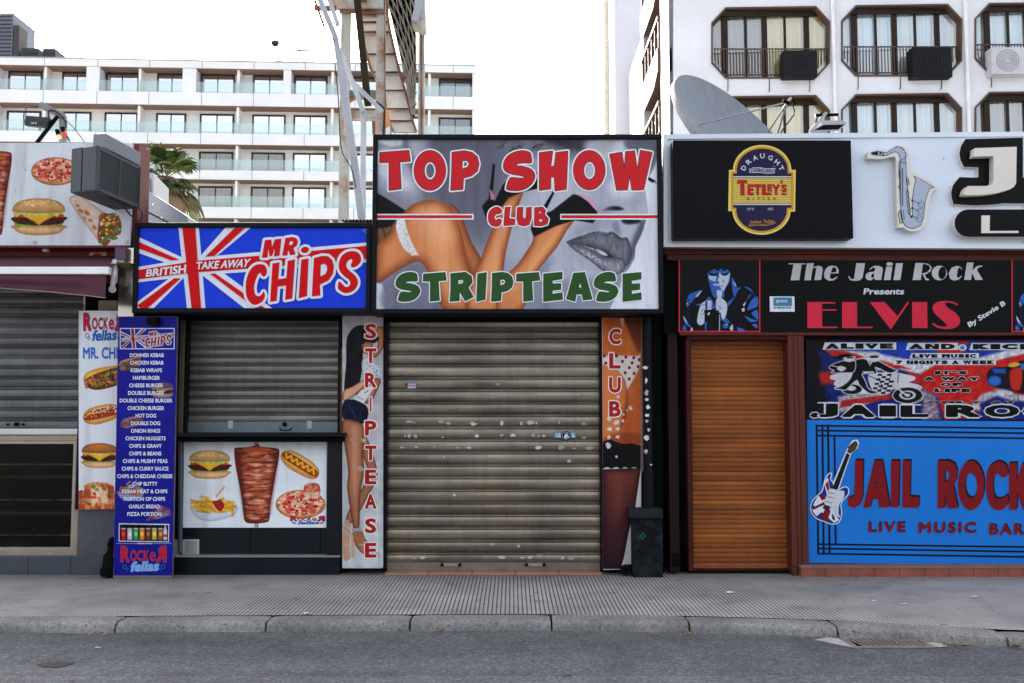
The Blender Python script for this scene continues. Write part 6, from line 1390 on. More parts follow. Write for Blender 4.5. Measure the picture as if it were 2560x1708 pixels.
b = MB(); b.dbox(1523, 568, 2800, 584, YJ-.04, .2, tim); b.dbox(1530, 584.6, 2800, 598, YJ-.02, .18, tim); b.build('timber_band', JB, bev=.004)
b = MB(); b.dbox(1523, 598.5, 2800, 766, YJ+.03, .3, blkm); b.build('fascia_board', JB)
MB().dbox(1535, 766.5, 1557, 1312, YJ+.04, .3, timd).build('pier', JB); b = MB(); b.dbox(1557.5, 766.5, 1577, 1310, YJ+.16, .2, blkm); b.build('pier', JB)
b = MB(); b.dbox(1560, 763, 2800, 770, YJ-.03, .25, tim); b.dbox(1577, 770.5, 1820, 780, YJ+.0, .2, pild); b.dbox(1577.5, 780.5, 1588, 1311, YJ+.0, .2, pild); b.build('door_frame', JB, bev=.004)
b = MB(); a0, a1, z0, z1 = DR(1813, 770.5, 1850, 1313, YJ-.02); b.box(a0, a1, YJ-.02, YJ+.3, 0, z1, pil)
for t_ in (.35, .62): x = a0+(a1-a0)*t_; b.box(x-.003, x+.003, YJ-.0235, YJ-.0205, .02, z1-.02, timd)
b.build('pilaster', JB, bev=.003)
os_ = shut_mat('orange_shutter', (158,88,38), (128,70,31), .5, .0, .5, pitch=.0462, z0=DR(1588.5, 781, 1815, 1303, YJ+.16)[2]); os_.node_tree.nodes['Principled BSDF'].inputs['Specular IOR Level'].default_value = .2
PO = [(0,-.003),(.06,-.001),(.12,.002),(.3,.004),(.55,.005),(.78,.004),(.9,.001),(.95,-.003),(.995,-.0035)]
shutter('roller_door', JB, 1588.5, 781, 1815, 1303, YJ+.16, .0462, os_, PO, 8, .0002)
b = MB(); b.dbox(1589, 1297, 1814, 1307, YJ+.145, .05, os_); b.dbox(1578, 1307.5, 1816, 1311, YJ+.06, .2, timd); b.build('door_rail', JB, bev=.003)
b = MB(); b.dbox(1850.5, 770.5, 2800, 1297, YJ+.10, .25, timd); b.build('bar_wall', JB)
bk = mat('brick_tile', (136,70,54), .65, 0, .3, 6, fine=.15); b = MB(); a0, a1, z0, z1 = DR(1838, 1299, 2800, 1318, YJ-.09)
n = 17
for i in range(n): xa = a0+(a1-a0)*i/n; b.box(xa+.003, xa+(a1-a0)/n-.003, YJ-.09, YJ+.05, 0, z1-.02, bk)
b.box(a0, a1, YJ-.085, YJ+.04, 0, z1-.024, mat('mortar_dark', (96,80,74), .9)); b.box(a0-.005, a1, YJ-.095, YJ+.09, z1-.019, z1, mat('ledge_brown', (128,92,84), .7, 0, .2, 4)); b.build('brick_plinth', JB, bev=.002)
f = MB(); f.dbox(1545, 1270, 1562, 1300, YJ+.02, .04, blkm); f.build('socket_box', JB)

# ------------------------------------------------------------------ white fascia sign
YF = 9.50
pwf = mat('fascia_white', (205,214,228), .4, 0, .05, 2.0, fine=.03, k=1.08); afr = mat('fascia_trim', (200,206,214), .35, .2, .06, 2, k=1.05)
FS = thing('fascia_panel', 'long white fascia panel above the music bar carrying the saxophone and lettering', 'sign', D(1950, 568, YF))
P = [D(1524,309,YF), D(2800,300,YF), D(2800,572,YF), D(1524,565,YF)]
MB().prism([p+Vector((0,.005,0)) for p in P], (0,.25,0), pwf).build('panel', FS)
b = MB()
def strip(b, p, m, Y, d): b.prism([D(x, y, Y) for x, y in p], (0, d, 0), m)
strip(b, ((1523,308.5),(2800,299),(2800,310),(1533,319)), afr, YF-.012, .03); strip(b, ((1523,309),(1532.8,319.3),(1532.8,556),(1523,566)), afr, YF-.012, .03); strip(b, ((1533,556.5),(2800,562),(2800,573),(1523.5,566.5)), afr, YF-.012, .03); b.build('trim', FS)
b = MB(); 
for x in (2347,): q0, q1 = D(x,318,YF+.004), D(x,560,YF+.004); b.bar(q0, q1, .004, .004, mat('joint_grey', (120,128,140), .6))
for x, y in ((2070,363),(2166,363)): q = D(x, y, YF+.004); b.tube([q, q+Vector((0,-.008,0))], .008, steel, 8)
b.build('joint', FS)
# light box with beer badge
navy = mat('lightbox_black', (15,16,22), .4, 0, .1, 2, spec=.08, k=.4)
YT_ = 9.34; TB = thing('beer_sign', 'black light box on the white fascia with an oval beer badge reading TETLEYS BITTER', 'sign', D(1750, 548, YT_))
a0, a1, z0, z1 = DR(1545, 322, 1956, 547, YT_); MB().box(a0, a1, YT_, YF-.002, z0, z1, navy).build('box', TB, bev=.006)
ZT = ZM(1800, 350, 1380/220); f = Flat(ZT, YT_, .003)
gold = ink((206,150,40)); goldl = ink((226,206,110)); pur = ink((36,28,66)); yel = ink((214,190,92)); yel2 = ink((186,156,62)); tr_ = ink((190,22,34)); gry = ink((206,208,218))
outer = ell(660,475,457,395,0,36,180,360)+[(1118,472),(1186,472),(1176,1126),(1104,1126)]+ell(650,1110,455,378,0,36,0,180)+[(200,1118),(128,1118),(140,472),(203,472)]
f.poly(outer, goldl, 0); gold2 = ink((196,140,30))
def inner(d, m, l):
    f.rect(140+d*1.1,470+d,1182-d*1.1,1124-d, m, l); f.poly(ell(660,475,457-d,395-d,0,36,180,360)+[(1118-d,560),(203+d,560)], m, l+.2); f.poly(ell(650,1095,455-d,392-d,0,36,0,180)+[(200+d,1020),(1104-d,1020)], m, l+.4)
inner(28, gold, 1); inner(58, pur, 2)
f.rect(203,572,1118,598, gry, 3); f.rect(203,590,1118,600, pur, 4); f.rect(203,600,1116,1000, yel, 3)
for i in range(11): f.rect(203,614+i*35,1116,626+i*35, yel2, 4)
f.rect(203,996,1112,1004, pur, 4); f.rect(203,1004,1112,1022, gry, 3)
for i, (ch, u, v, a) in enumerate((('D',370,442,-62),('R',448,344,-40),('A',548,284,-20),('U',662,252,0),('G',790,282,20),('H',893,352,40),('T',958,446,62))):
    ca, sa = math.cos(R(a)), math.sin(R(a)); w, h = 36, 38
    f.text(ch, [(u+x*ca-y*sa, v+x*sa+y*ca) for x, y in ((-w,-h),(w,-h),(w,h),(-w,h))], gry, 3, .02)
f.text('SMOOTHFLOW', (452,448,862,518), gry, 3, .0); f.line([(500,440),(620,436),(720,455),(868,450)], 8, gry, 4); f.line([(490,516),(620,512),(740,530),(860,520)], 8, gry, 4); f.text('TM', (818,410,866,434), ink((130,126,150)), 3)
dk_ = ink((40,36,34))
def tet(m, l, dx, dy):
    f.poly([(270+dx,632+dy),(415+dx,632+dy),(418+dx,684+dy),(374+dx,664+dy),(374+dx,840+dy),(384+dx,866+dy),(308+dx,866+dy),(318+dx,840+dy),(316+dx,668+dy),(264+dx,690+dy)], m, l)
    for ch, x0, x1, y0, y1 in (('E',428,520,698,864),('T',528,640,698,864),('L',652,800,698,864),('E',738,806,698,806),('Y',812,930,698,864),('S',955,1042,698,815)):
        f.text(ch, (x0+dx, y0+dy, x1+dx, y1+dy), m, l if ch != 'E' or x0 < 700 else l+1, .05)
    f.poly([(950+dx,632+dy),(978+dx,632+dy),(962+dx,680+dy),(942+dx,680+dy)], m, l); f.rect(958+dx,838+dy,1036+dx,862+dy, m, l)
tet(dk_, 5, 7, 7); tet(tr_, 7, 0, 0)
for i, ch in enumerate('BITTER'): f.text(ch, ((425,513,582,662,748,835)[i], 908, (462,523,626,704,780,876)[i], 946), dk_, 5, .01)
f.text("EST'D", (428,1068,532,1104), gry, 3); f.text('1822', (750,1066,834,1104), gry, 3)
f.text('Joshua Tetley', [(470,1262),(850,1246),(842,1312),(455,1330)], gold, 3, .0); f.line([(445,1345),(560,1322),(700,1330),(860,1292),(870,1310),(720,1348),(560,1342),(445,1356)], 6, gold, 4)
f.build('badge', TB)
# saxophone
ZX = ZM(2150, 340, 2350/410); YX = 9.42
SX = thing('saxophone_sign', 'cut out grey and white saxophone fixed to the white fascia', 'sign', W(*ZX(760,1370), YX))
ivory = mat('ivory_board', (222,216,206), .5, 0, .05, 4, k=.95); sgrey = mat('sax_grey', (160,172,192), .45, 0, .05, 4); sln = ink((28,34,58)); smid = ink((112,122,150))
O = [(115,228),(240,185),(380,200),(450,160),(520,130),(600,132),(660,165),(698,225),(708,300),(705,482),(850,558),(1000,640),(1130,745),(1120,765),(1045,790),(1005,890),(975,1000),(955,1090),(950,1240),(915,1300),(860,1345),(780,1370),(700,1360),(620,1310),(545,1318),(528,1080),(522,800),(520,340),(500,296),(440,300),(330,330),(105,322)]
MB().prism([W(*ZX(*p), YX) for p in O], (0, YF+.004-YX, 0), ivory).build('board', SX)
f = Flat(ZX, YX, .003)
SX_ = {'tube': [(578,385),(655,385),(662,560),(680,760),(700,960),(712,1120),(735,1180),(752,1120),(750,900),(770,750),(800,640),(768,572),(900,640),(1062,738),(1000,752),(962,840),(932,950),(908,1180),(865,1285),(760,1330),(665,1305),(615,1240),(592,1100),(578,960)],
 'neck': [(330,245),(390,235),(450,200),(515,160),(570,162),(625,195),(658,260),(652,325),(648,380),(578,380),(572,300),(545,240),(500,226),(440,250),(390,275),(335,285)]}
for k in SX_.values(): f.poly(grow(k, 4), sln, 0); f.poly(grow(k, -4), sgrey, 1)
f.poly([(158,238),(250,216),(335,228),(330,290),(250,280),(160,268)], sln, 2); f.rect(255,228,320,278, sgrey, 3); f.rect(275,232,308,264, sln, 4)
f.line([(515,155),(600,170),(655,250),(660,295),(640,320),(575,355),(556,380),(556,520)], 9, sln, 3); f.line([(556,380),(574,960),(582,970)], 8, sln, 4)
f.rect(596,460,616,1008, smid, 3); f.rect(600,470,604,1000, sln, 4); f.rect(570,376,662,396, smid, 2)
for u, v in ((565,530),(565,572),(565,730)): f.ring(u, v, 15, 26, 7, sln, 5)
for u, v in ((676,628),(684,678),(680,828),(684,908),(692,992),(700,1080)): f.ring(u, v, 22, 42 if v > 700 else 30, 8, sln, 5)
f.line([(676,640),(672,790)], 8, sln, 4); f.line([(705,1110),(730,1170),(752,1140)], 14, sln, 5); f.line([(548,1105),(582,1060),(590,1110),(612,1240),(572,1252),(548,1110)], 9, sln, 4); f.line([(618,1060),(632,1200)], 14, smid, 3); f.line([(575,1090),(606,1235)], 10, sln, 5)
for (a, v) in (((745,925),980),((745,1035),1085),((745,1150),1188)):
    u = {980: 872, 1085: 860, 1188: 842}[v]; f.line([a, (u, v)], 10, smid, 4); f.ring(u, v, 45, 45, 5, sln, 6); f.poly(ell(a[0], a[1], 14, 14), sln, 6)
f.build('drawing', SX)
# big J and the L pill
JL = thing('letter_sign', 'black and ivory raised letter J on the white fascia at the right edge', 'letter sign', W(*ZX(1900,990), 9.45))
OB = [(1510,45),(2335,25),(2335,600),(2420,560),(2420,970),(2062,965),(2035,968),(1850,988),(1640,996),(1340,978),(1310,875),(1306,800),(1330,715),(1375,650),(1430,590),(1640,598),(1695,592),(1695,448),(1490,445),(1440,345),(1424,250),(1445,150)]
MB().prism([W(*ZX(*p), 9.455) for p in OB], (0, .05, 0), mat('letter_black', (15,16,21), .4, spec=.1, k=.4), ivory).build('backing', JL)
OJ = [(1645,175),(2246,155),(2238,680),(2205,730),(2150,765),(1980,815),(1760,845),(1520,852),(1482,842),(1500,765),(1550,718),(1800,718),(1880,704),(1905,672),(1914,620),(1914,288),(1630,297)]
MB().prism([W(*ZX(*p), 9.365) for p in OJ], (0, .088, 0), ivory).build('letter', JL, bev=.003)
LL = thing('letter_sign', 'black rounded pill with a raised ivory letter L below the big raised J', 'letter sign', W(*ZX(1900,1445), 9.45))
pillo = ell(1555,1250,200,196,0,20,90,270)+[(2900,1052),(2900,1446)]
MB().prism([W(*ZX(*p), 9.40) for p in pillo], (0, .105, 0), mat('letter_black', (15,16,21), .4, spec=.1, k=.4), ivory).build('backing', LL)
MB().prism([W(*ZX(*p), 9.385) for p in ((1745,1140),(1862,1140),(1858,1362),(2272,1360),(2272,1390),(1742,1392))], (0, .0145, 0), ivory).build('letter', LL)

# ------------------------------------------------------------------ singer banner
YE = YJ-.02; ZE = ZM(1960, 640, 2350/600); ZP = ZM(1690, 640, 1725/220)
EB = thing('singer_banner', 'black banner reading The Jail Rock Presents ELVIS By Stevie B beside a blue singer portrait', 'banner', D(1950, 764, YE))
P = [D(1556,599,YE), D(2800,592,YE), D(2800,761,YE), D(1556,765,YE)]; MB().prism([p+Vector((0,.001,0)) for p in P], (0,.03,0), mat('banner_black', (15,15,18), .5, 0, .15, 2, spec=.1, k=.45)).build('board', EB)
def portrait(dx, u1=1640, name='portrait'):
    zm = ZM(1690+dx, 640, 1725/220); c = Cv(60, 88, u1, 1480, 230, (14,14,18)); Bl, Wh, Bk = (52,104,190), (196,204,222), (12,12,16)
    q = lambda p, k, **z: c.poly(p, k, smooth=True, **z)
    q([(620,300),(700,240),(900,230),(1050,300),(1060,420),(1030,540),(960,650),(940,800),(900,830),(760,820),(700,720),(660,560),(630,440)], Bl)
    q([(640,390),(720,400),(790,400),(770,500),(720,490),(660,460)], Wh); q([(850,330),(900,360),(1000,380),(1050,320),(1040,470),(980,600),(920,690),(860,600),(830,520),(800,500),(840,420)], Wh)
    q([(720,560),(800,545),(860,570),(930,590),(870,600),(780,590)], Wh); c.line([(770,575),(850,590),(935,595)], 10, (30,46,90))
    q([(560,330),(600,200),(720,120),(900,110),(1040,180),(1090,300),(1060,330),(1000,260),(940,300),(880,250),(820,300),(760,260),(680,300),(620,340)], Bk)
    q([(650,330),(760,350),(830,330),(810,380),(740,390),(670,370)], Bk); q([(880,340),(960,350),(1040,320),(1000,380),(920,385)], Bk); c.line([(800,400),(790,480),(840,520)], 18, (40,80,160)); c.line([(915,480),(940,525)], 12, (40,60,110))
    # jacket
    for p in (((200,930),(260,760),(420,690),(515,675),(400,800),(340,860),(230,1000)),((330,860),(380,950),(560,900),(650,800),(760,970),(690,1010),(480,980),(360,940)),((140,1180),(220,1290),(300,1400),(180,1340)),((140,1360),(200,1400),(190,1460),(130,1440)),
              ((1100,420),(1150,500),(1190,620),(1150,800),(1110,700),(1090,520)),((1180,650),(1270,615),(1200,700),(1160,820)),((1000,930),(1150,800),(1050,960),(1010,970)),((1330,600),(1450,640),(1560,790),(1500,720),(1420,660)),((1400,1060),(1470,880),(1590,800),(1600,980),(1480,1040)),((1480,1120),(1590,1060),(1610,1250),(1520,1180)),((1350,1180),(1500,1240),(1610,1270),(1480,1300),(1400,1250)),((1490,1350),(1585,1340),(1590,1420)),((1200,1400),(1330,1440),(1340,1480),(1230,1480)),((880,1240),(1000,1230),(1050,1320),(940,1290)),((700,1010),(760,970),(780,1010),(720,1040)),((1440,770),(1475,765),(1380,880),(1350,960),(1320,980))): q(p, Bl)
    for p in (((380,800),(430,740),(510,680),(430,790)),((215,900),(240,960),(230,990),(205,950)),((1110,500),(1150,530),(1180,600),(1140,560)),((1290,1040),(1340,1020),(1340,1080),(1300,1090)),((150,1180),(230,1320),(170,1270)),((290,1430),(315,1400),(330,1470),(290,1470)),((1050,1420),(1110,1340),(1110,1470)),((1310,960),(1370,900),(1340,980))): q(p, Wh)
    for k in range(9): c.line([(190+k*7, 830+k*62), (290+random.uniform(-20,20), 880+k*60)], 13, Bk); c.line([(200+k*4, 850+k*60), (270, 890+k*58)], 7, Bl, alpha=.8)
    # hands with microphone
    q([(790,850),(860,820),(960,880),(1005,980),(990,1120),(950,1230),(900,1230),(870,1120),(800,1100),(780,980)], Wh); q([(800,690),(850,670),(905,700),(890,800),(850,860),(810,800)], Wh); c.line([(855,1150),(852,1475)], 16, Wh)
    q([(490,960),(560,890),(690,880),(695,960),(690,1050),(560,1060),(560,1150),(550,1310),(480,1360),(415,1300),(430,1150),(460,1030)], Wh); c.poly([(575,890),(615,890),(610,1050),(575,1050)], (30,54,110)); c.poly([(560,1070),(840,1070),(838,1475),(600,1475),(560,1300)], Bk)
    for a in (((510,970),(570,955)),((500,1080),(545,1040)),((500,1150),(550,1120)),((620,1010),(690,1000)),((830,980),(880,1010)),((840,1040),(900,1035)),((820,1110),(880,1120))): c.line(a, 10, (40,60,120))
    c.el(970, 1370, 58, 50, Bl); c.el(990, 1340, 14, 14, Wh); q([(620,1130),(660,1100),(660,1140),(625,1165)], Wh); c.poly([(560,1300),(600,1290),(590,1470),(570,1470)], Bl)
    c.build('portrait', zm, YE, EB); f = Flat(zm, YE); rd = ink((206,44,66))
    f.line([(62,88),(62,1482)], 24, rd, 1); f.line([(50,1482),(min(1655,u1+15),1482)], 24, rd, 2)
    if u1 > 1600: f.line([(1640,88),(1640,1480)], 24, rd, 1)
    f.build('red_border', EB)
portrait(0); portrait(832)
f = Flat(ZE, YE); sil = mat('silver_vinyl', (176,176,182), .35, 0, .15, 3); pk = ink((214,42,66)); pwh = ink((206,214,222))
def bw(*loops, m=sil, l=1, sm=False): f.poly([crom(x, 4) if sm else x for x in loops], m, l)
f.line([(45,78),(208,78)], 10, sil, 1); bw([(92,82),(172,82),(150,238),(64,240)], l=2)
bw([(222,72),(292,72),(276,140),(262,238),(198,240)], l=2); bw([(276,130),(300,104),(340,96),(372,110),(378,140),(362,236),(296,238),(312,140),(318,112),(290,122)], l=3)
bw([(470,96),(515,104),(535,140),(533,172),(455,172),(446,214),(470,230),(525,200),(520,215),(485,240),(435,243),(398,220),(390,175),(405,130),(435,103)], [(475,112),(462,150),(460,162),(505,162),(515,135),(500,113)], l=2)
bw([(706,72),(792,72),(768,215),(740,240),(690,246),(645,238),(625,200),(636,198),(660,230),(685,222)], l=2)
bw([(848,118),(880,98),(930,98),(962,115),(966,140),(950,236),(890,236),(884,215),(850,240),(815,236),(796,210),(802,180),(830,160),(880,155),(895,125),(870,112),(852,130),(828,140)], [(880,170),(860,178),(850,205),(862,220),(880,205)], l=2)
f.poly(ell(1033,80,33,18), sil, 2); bw([(1000,105),(1060,105),(1042,236),(976,238)], l=2); bw([(1095,72),(1163,72),(1138,236),(1070,238)], l=2)
bw([(1285,70),(1360,70),(1338,236),(1258,238)], l=2); bw([(1350,70),(1410,78),(1445,110),(1435,150),(1395,178),(1375,182),(1395,222),(1418,228),(1415,240),(1385,238),(1355,182),(1352,172),(1400,160),(1430,125),(1420,95),(1385,82),(1350,80)], l=3)
bw(ell(1520,168,75,72,0,30), ell(1548,168,38,62,8,24), l=2)
bw([(1745,128),(1720,104),(1690,98),(1640,115),(1610,170),(1625,225),(1665,243),(1710,232),(1742,198),(1735,194),(1705,218),(1690,200),(1698,140),(1715,110),(1738,132)], l=2)
bw([(1790,65),(1855,65),(1830,235),(1762,236)], l=2); bw([(1838,150),(1880,105),(1915,94),(1940,96),(1938,108),(1915,108),(1885,135),(1945,235),(1870,236),(1838,165)], l=3)
f.build('lettering', EB); f = Flat(ZE, YE)
f.text('Presents', [(785,318),(1182,318),(1170,378),(775,378)], pwh, 1, .03)
f.build('lettering', EB); f = Flat(ZE, YE)
bw([(228,452),(500,452),(503,468),(372,468),(372,522),(513,522),(513,536),(372,536),(372,692),(522,692),(522,707),(228,707)], m=pk); bw([(568,452),(714,452),(714,692),(866,692),(866,707),(568,707)], m=pk); bw([(838,452),(985,452),(1112,590),(1205,452),(1227,452),(1045,722)], m=pk); bw([(1253,452),(1400,452),(1404,707),(1255,707)], m=pk)
bw([(1590,442),(1650,448),(1698,470),(1692,484),(1640,462),(1590,456),(1578,472),(1600,505),(1680,560),(1722,620),(1712,675),(1660,708),(1580,716),(1500,702),(1452,668),(1460,658),(1510,684),(1570,694),(1592,680),(1570,650),(1490,580),(1455,525),(1465,475),(1520,446)], m=pk, sm=True)
f.build('lettering', EB); f = Flat(ZE, YE)
f.text('By Stevie B', [(1790,655),(2150,432),(2180,490),(1822,715)], pwh, 1, .03); f.build('lettering', EB)
t = thing('notice_plaque', 'small white plaque with blue logo reading JAIL ROCK FACEBOOK PAGE on the black banner', 'plaque', D(1795, 716, YE)); Z8 = ZM(1640, 320, 2350/920); Yq = YE-.012
board(Z8, 727, 1076, 885, 1174, Yq, .011, pwhite, 'board', t); f = Flat(Z8, Yq); f.rect(750,1083,868,1138, ink((70,130,165)), 0); f.text('JAIL ROCK', (765,1098,840,1120), pwhite, 1, .03); f.text('FACEBOOK PAGE', (752,1143,862,1154), pblack, 0, .03); f.build('lettering', t)

# ------------------------------------------------------------------ scooter mural
ZQ = ZM(2010, 840, 2350/550); YM = YJ+.045
MU = thing('scooter_banner', 'printed banner of two scooter riders on a torn flag reading ALIVE AND KICKING JAIL ROCK', 'banner', D(2100, 966, YM))
P = [D(1850.6,783,YM), D(2800,783,YM), D(2800,969,YM), D(1853,964.8,YM)]; MB().prism([p+Vector((0,.0008,0)) for p in P], (0,.04,0), mat('banner_black', (15,15,18), .5, 0, .15, 2, spec=.1, k=.45)).build('board', MU)
c = Cv(22, 44, 2380, 896, 560, (16,16,24)); X = lambda p, k, **z: c.poly(p, k, **z)
X([(150,160),(2400,60),(2400,900),(300,900)], (24,36,120), soft=60, nz=.4, ns=60)
X([(300,60),(2400,60),(2400,330),(1500,330),(1000,330)], (30,60,170), soft=30, nz=.35, ns=40)
WN = (206,206,214)
X([(260,150),(600,160),(1000,230),(1500,330),(1500,430),(1200,400),(700,280),(300,200)], WN, soft=16, nz=.25, ns=22); X([(1100,300),(1700,280),(2400,90),(2400,230),(1900,340),(1300,460)], WN, soft=18, nz=.3, ns=20)
X([(220,150),(420,160),(1050,320),(1150,360),(800,330),(300,210)], (196,34,30), soft=10, nz=.3, ns=20); X([(140,390),(320,370),(320,520),(180,510)], (176,36,34), soft=30, nz=.3, ns=20)
X([(1420,60),(1750,60),(1700,190),(1420,190)], (198,36,32), soft=14, nz=.2, ns=20); X([(1250,400),(1400,310),(2100,310),(2060,700),(1720,880),(1500,900),(1420,640),(1240,560)], (190,32,30), soft=14, nz=.25, ns=30); X([(1780,340),(2100,250),(2400,180),(2400,300),(2000,360)], (196,36,32), soft=12, nz=.2, ns=20)
X([(1100,380),(1260,420),(1240,520),(1120,480)], (190,40,34), soft=12)
X([(360,650),(800,580),(950,600),(600,760),(380,820)], (170,160,170), soft=14, nz=.4, ns=24); X([(400,690),(960,620),(940,670),(380,770)], (170,36,36), soft=9, nz=.3, ns=20)
X([(1270,560),(1400,640),(1460,900),(1260,900)], (140,120,140), soft=24, nz=.5, ns=24); X([(1780,760),(1900,620),(2100,560),(2400,640),(2400,700),(2000,680),(1880,800)], (176,170,180), soft=14, nz=.45, ns=22); X([(1880,720),(2060,640),(2400,760),(2400,900),(1900,900)], (24,32,110), soft=20, nz=.3, ns=30); X([(2200,540),(2400,560),(2400,640),(2240,620)], (180,34,34), soft=8)
X([(22,44),(110,44),(170,300),(120,600),(160,900),(22,900)], (14,14,20), soft=40); X([(80,44),(260,44),(150,150),(60,400)], (14,14,22), soft=40, alpha=.8)
for i in range(60): c.el(random.uniform(150,2380), random.uniform(150,860), random.uniform(4,16), random.uniform(3,9), random.choice([WN,(24,34,110),(180,40,36)]), rot=random.uniform(0,180), alpha=.28, soft=3)
# right-hand scooter (red, blue, yellow)
X([(1950,420),(2010,340),(2160,330),(2240,290),(2400,280),(2400,600),(2180,575),(2000,530)], (24,20,30), smooth=True, soft=3); c.el(2035, 480, 78, 62, (44,110,200), rim=((14,40,110), 30)); X([(2200,370),(2330,350),(2310,570),(2210,560)], (200,44,30), smooth=True, rim=((110,16,14), 20)); c.el(2240, 308, 66, 28, (220,180,50), rot=-8, rim=((150,110,30), 12)); X([(2010,350),(2150,350),(2160,400),(2030,400)], (30,80,170)); X([(2300,300),(2400,290),(2400,360),(2320,360)], (40,110,190))
# riders on the checked scooter, black with pale outline
BKm = (14,14,18)
def ob(p, fill=BKm, o=11, sm=True): 
    pp = crom(p, 4) if sm else p
    X(grow(pp, o), WN); X(pp, fill)
ob([(290,455),(300,425),(420,400),(520,390),(560,440),(640,560),(700,600),(560,610),(430,580),(330,520),(350,470)], WN, 9)
ob(ell(510,570,108,52), BKm, 8, False); c.el(505, 560, 50, 26, WN)
ob([(700,420),(850,400),(980,400),(1130,430),(1180,450),(1160,470),(1100,500),(1220,530),(1250,560),(1150,575),(960,560),(900,600),(800,600),(730,560)], WN, 10)
for i in range(9):
    for j in range(6):
        u = 790+j*50-i*8; v = 405+i*24
        if (i+j) % 2 == 0 and v < 600 and u < 900+j*10: X([(u,v),(u+46,v),(u+40,v+23),(u-6,v+23)], BKm)
for a in (((700,430),(800,470),(840,540),(780,610)),((930,410),(900,520),(860,600)),((1010,410),(1000,500))): c.line(a, 8, BKm)
ob(ell(1112,635,160,84), BKm, 10, False); c.el(1105, 632, 92, 52, WN, rim=((120,120,126), 16)); c.el(1105, 632, 62, 34, (26,26,30)); c.el(1105, 632, 28, 17, WN); c.line([(1000,560),(1100,640)], 16, WN); c.line([(1030,560),(1120,630)], 5, BKm)
for k in range(13): a = R(-60+k*11); c.line([(1112+148*math.cos(a), 635+76*math.sin(a)), (1112+170*math.cos(a), 635+90*math.sin(a))], 7, WN)
ob([(540,270),(680,245),(800,275),(920,340),(1000,380),(900,390),(760,330),(770,400),(620,400),(650,480),(690,570),(780,600),(700,610),(600,530),(560,470),(450,570),(400,570),(330,560),(400,540),(480,480),(520,400)], BKm, 9)
ob([(270,335),(360,285),(470,265),(545,280),(530,380),(440,390),(300,390),(330,370)], BKm, 8); X([(350,350),(390,320),(450,345),(400,380)], WN, smooth=True); c.line([(300,320),(360,330)], 8, WN)
ob([(430,225),(500,205),(540,225),(525,255),(490,270),(440,262)], WN, 8); X([(270,210),(340,220),(400,195),(480,192),(540,215),(440,228),(370,250)], BKm, smooth=True); X([(455,225),(535,228),(520,242),(460,240)], BKm)
ob([(630,215),(690,180),(760,175),(825,200),(810,240),(760,270),(700,265),(650,240)], WN, 9); X([(625,222),(680,182),(760,170),(830,195),(730,212),(660,232)], (206,206,210), smooth=True, rim=(BKm, 8)); X([(700,214),(800,212),(790,234),(710,236)], BKm); X([(680,270),(740,262),(700,330)], WN); c.line([(705,270),(700,320)], 8, BKm)
c.line([(920,350),(1000,385),(1120,410)], 10, BKm); c.line([(1000,370),(940,400)], 14, WN); X([(620,380),(740,378),(760,396),(640,396)], WN); X([(770,345),(830,350),(800,372)], WN)
c.build('print', ZQ, YM, MU)
f = Flat(ZQ, YM); wv = ink((206,210,216))
def slab(s, box, bold=.09, pad=.17, l=2, fill=pblack, ol=wv, rails=True):       # wide heavy poster letters with a pale edge
    n = len(s); u0, v0, u1, v1 = box; wds = [1.25 if ch in 'MW' else .62 if ch in "I'" else .45 if ch in '., ' else 1.0 for ch in s]; tot = sum(wds); x = u0
    for i, ch in enumerate(s):
        w = (u1-u0)*wds[i]/tot
        if ch != ' ':
            b0 = (x+w*.06, v0, x+w*.94, v1 if ch != "'" else v0+(v1-v0)*.4); e = (v1-v0)*.10
            f.text(ch, (b0[0]-e, b0[1]-e, b0[2]+e, b0[3]+e), ol, l, pad); f.text(ch, b0, fill, l+1, bold)
            if rails and ch in "AIKLRVEWXFHNTMP":
                h = (v1-v0)*.11
                if ch not in 'LA' : f.rect(b0[0], v0, b0[2], v0+h, fill, l+2)
                if ch not in 'VWTPF': f.rect(b0[0], v1-h, b0[2], v1, fill, l+2)
        x += w
gl = lambda u0, v0, u1, v1: f.poly([(u0-24,v1+8),(u0,v0-10),(u1+24,v0-10),(u1+24,v1+8)], wv, 0)
gl(222,80,960,138); gl(1110,84,1620,142); gl(1790,86,2400,144); slab('ALIVE', (222,80,960,138)); slab('AND', (1112,84,1620,142)); slab('KICKING', (1790,86,2990,144))
f.poly(ell(1690,125,46,34), wv, 1); f.poly(ell(1690,125,26,22), ink((70,130,190)), 3)
gl(1150,194,1842,234); slab('LIVE MUSIC', (1150,194,1842,234)); gl(975,262,2025,302); slab('7 NIGHTS A WEEK', (975,262,2030,302)); slab("IT'S", (1390,374,1750,412)); slab('A WAY', (1270,438,1880,476)); slab('OF', (1450,500,1700,536)); slab('LIFE', (1385,562,1785,602)); slab('ONLY AT', (1310,696,2280,720), .1, .16)
for ch, u0, u1 in (('J',150,365),('A',400,760),('I',800,985),('L',1025,1335),('R',1510,1890),('O',1925,2300),('C',2330,2700)):
    f.text(ch, (u0-9, 722 if ch != 'J' else 706, u1+9, 882), wv, 2, .11); f.text(ch, (u0+3, 736 if ch != 'J' else 722, u1-3, 868), pblack, 3, .065)
    if ch in 'IJL':
        w = (u1-u0); f.rect(u0-6, 730 if ch != 'J' else 708, u0+w*(.7 if ch == 'L' else 1)+6, 742 if ch != 'J' else 720, wv, 4)
        if ch == 'I': f.rect(u0-6, 862, u1+6, 874, wv, 4)
f.line([(60,850),(80,820),(130,812),(165,840),(150,872),(100,880),(60,862)], 10, wv, 4)
f.build('lettering', MU)

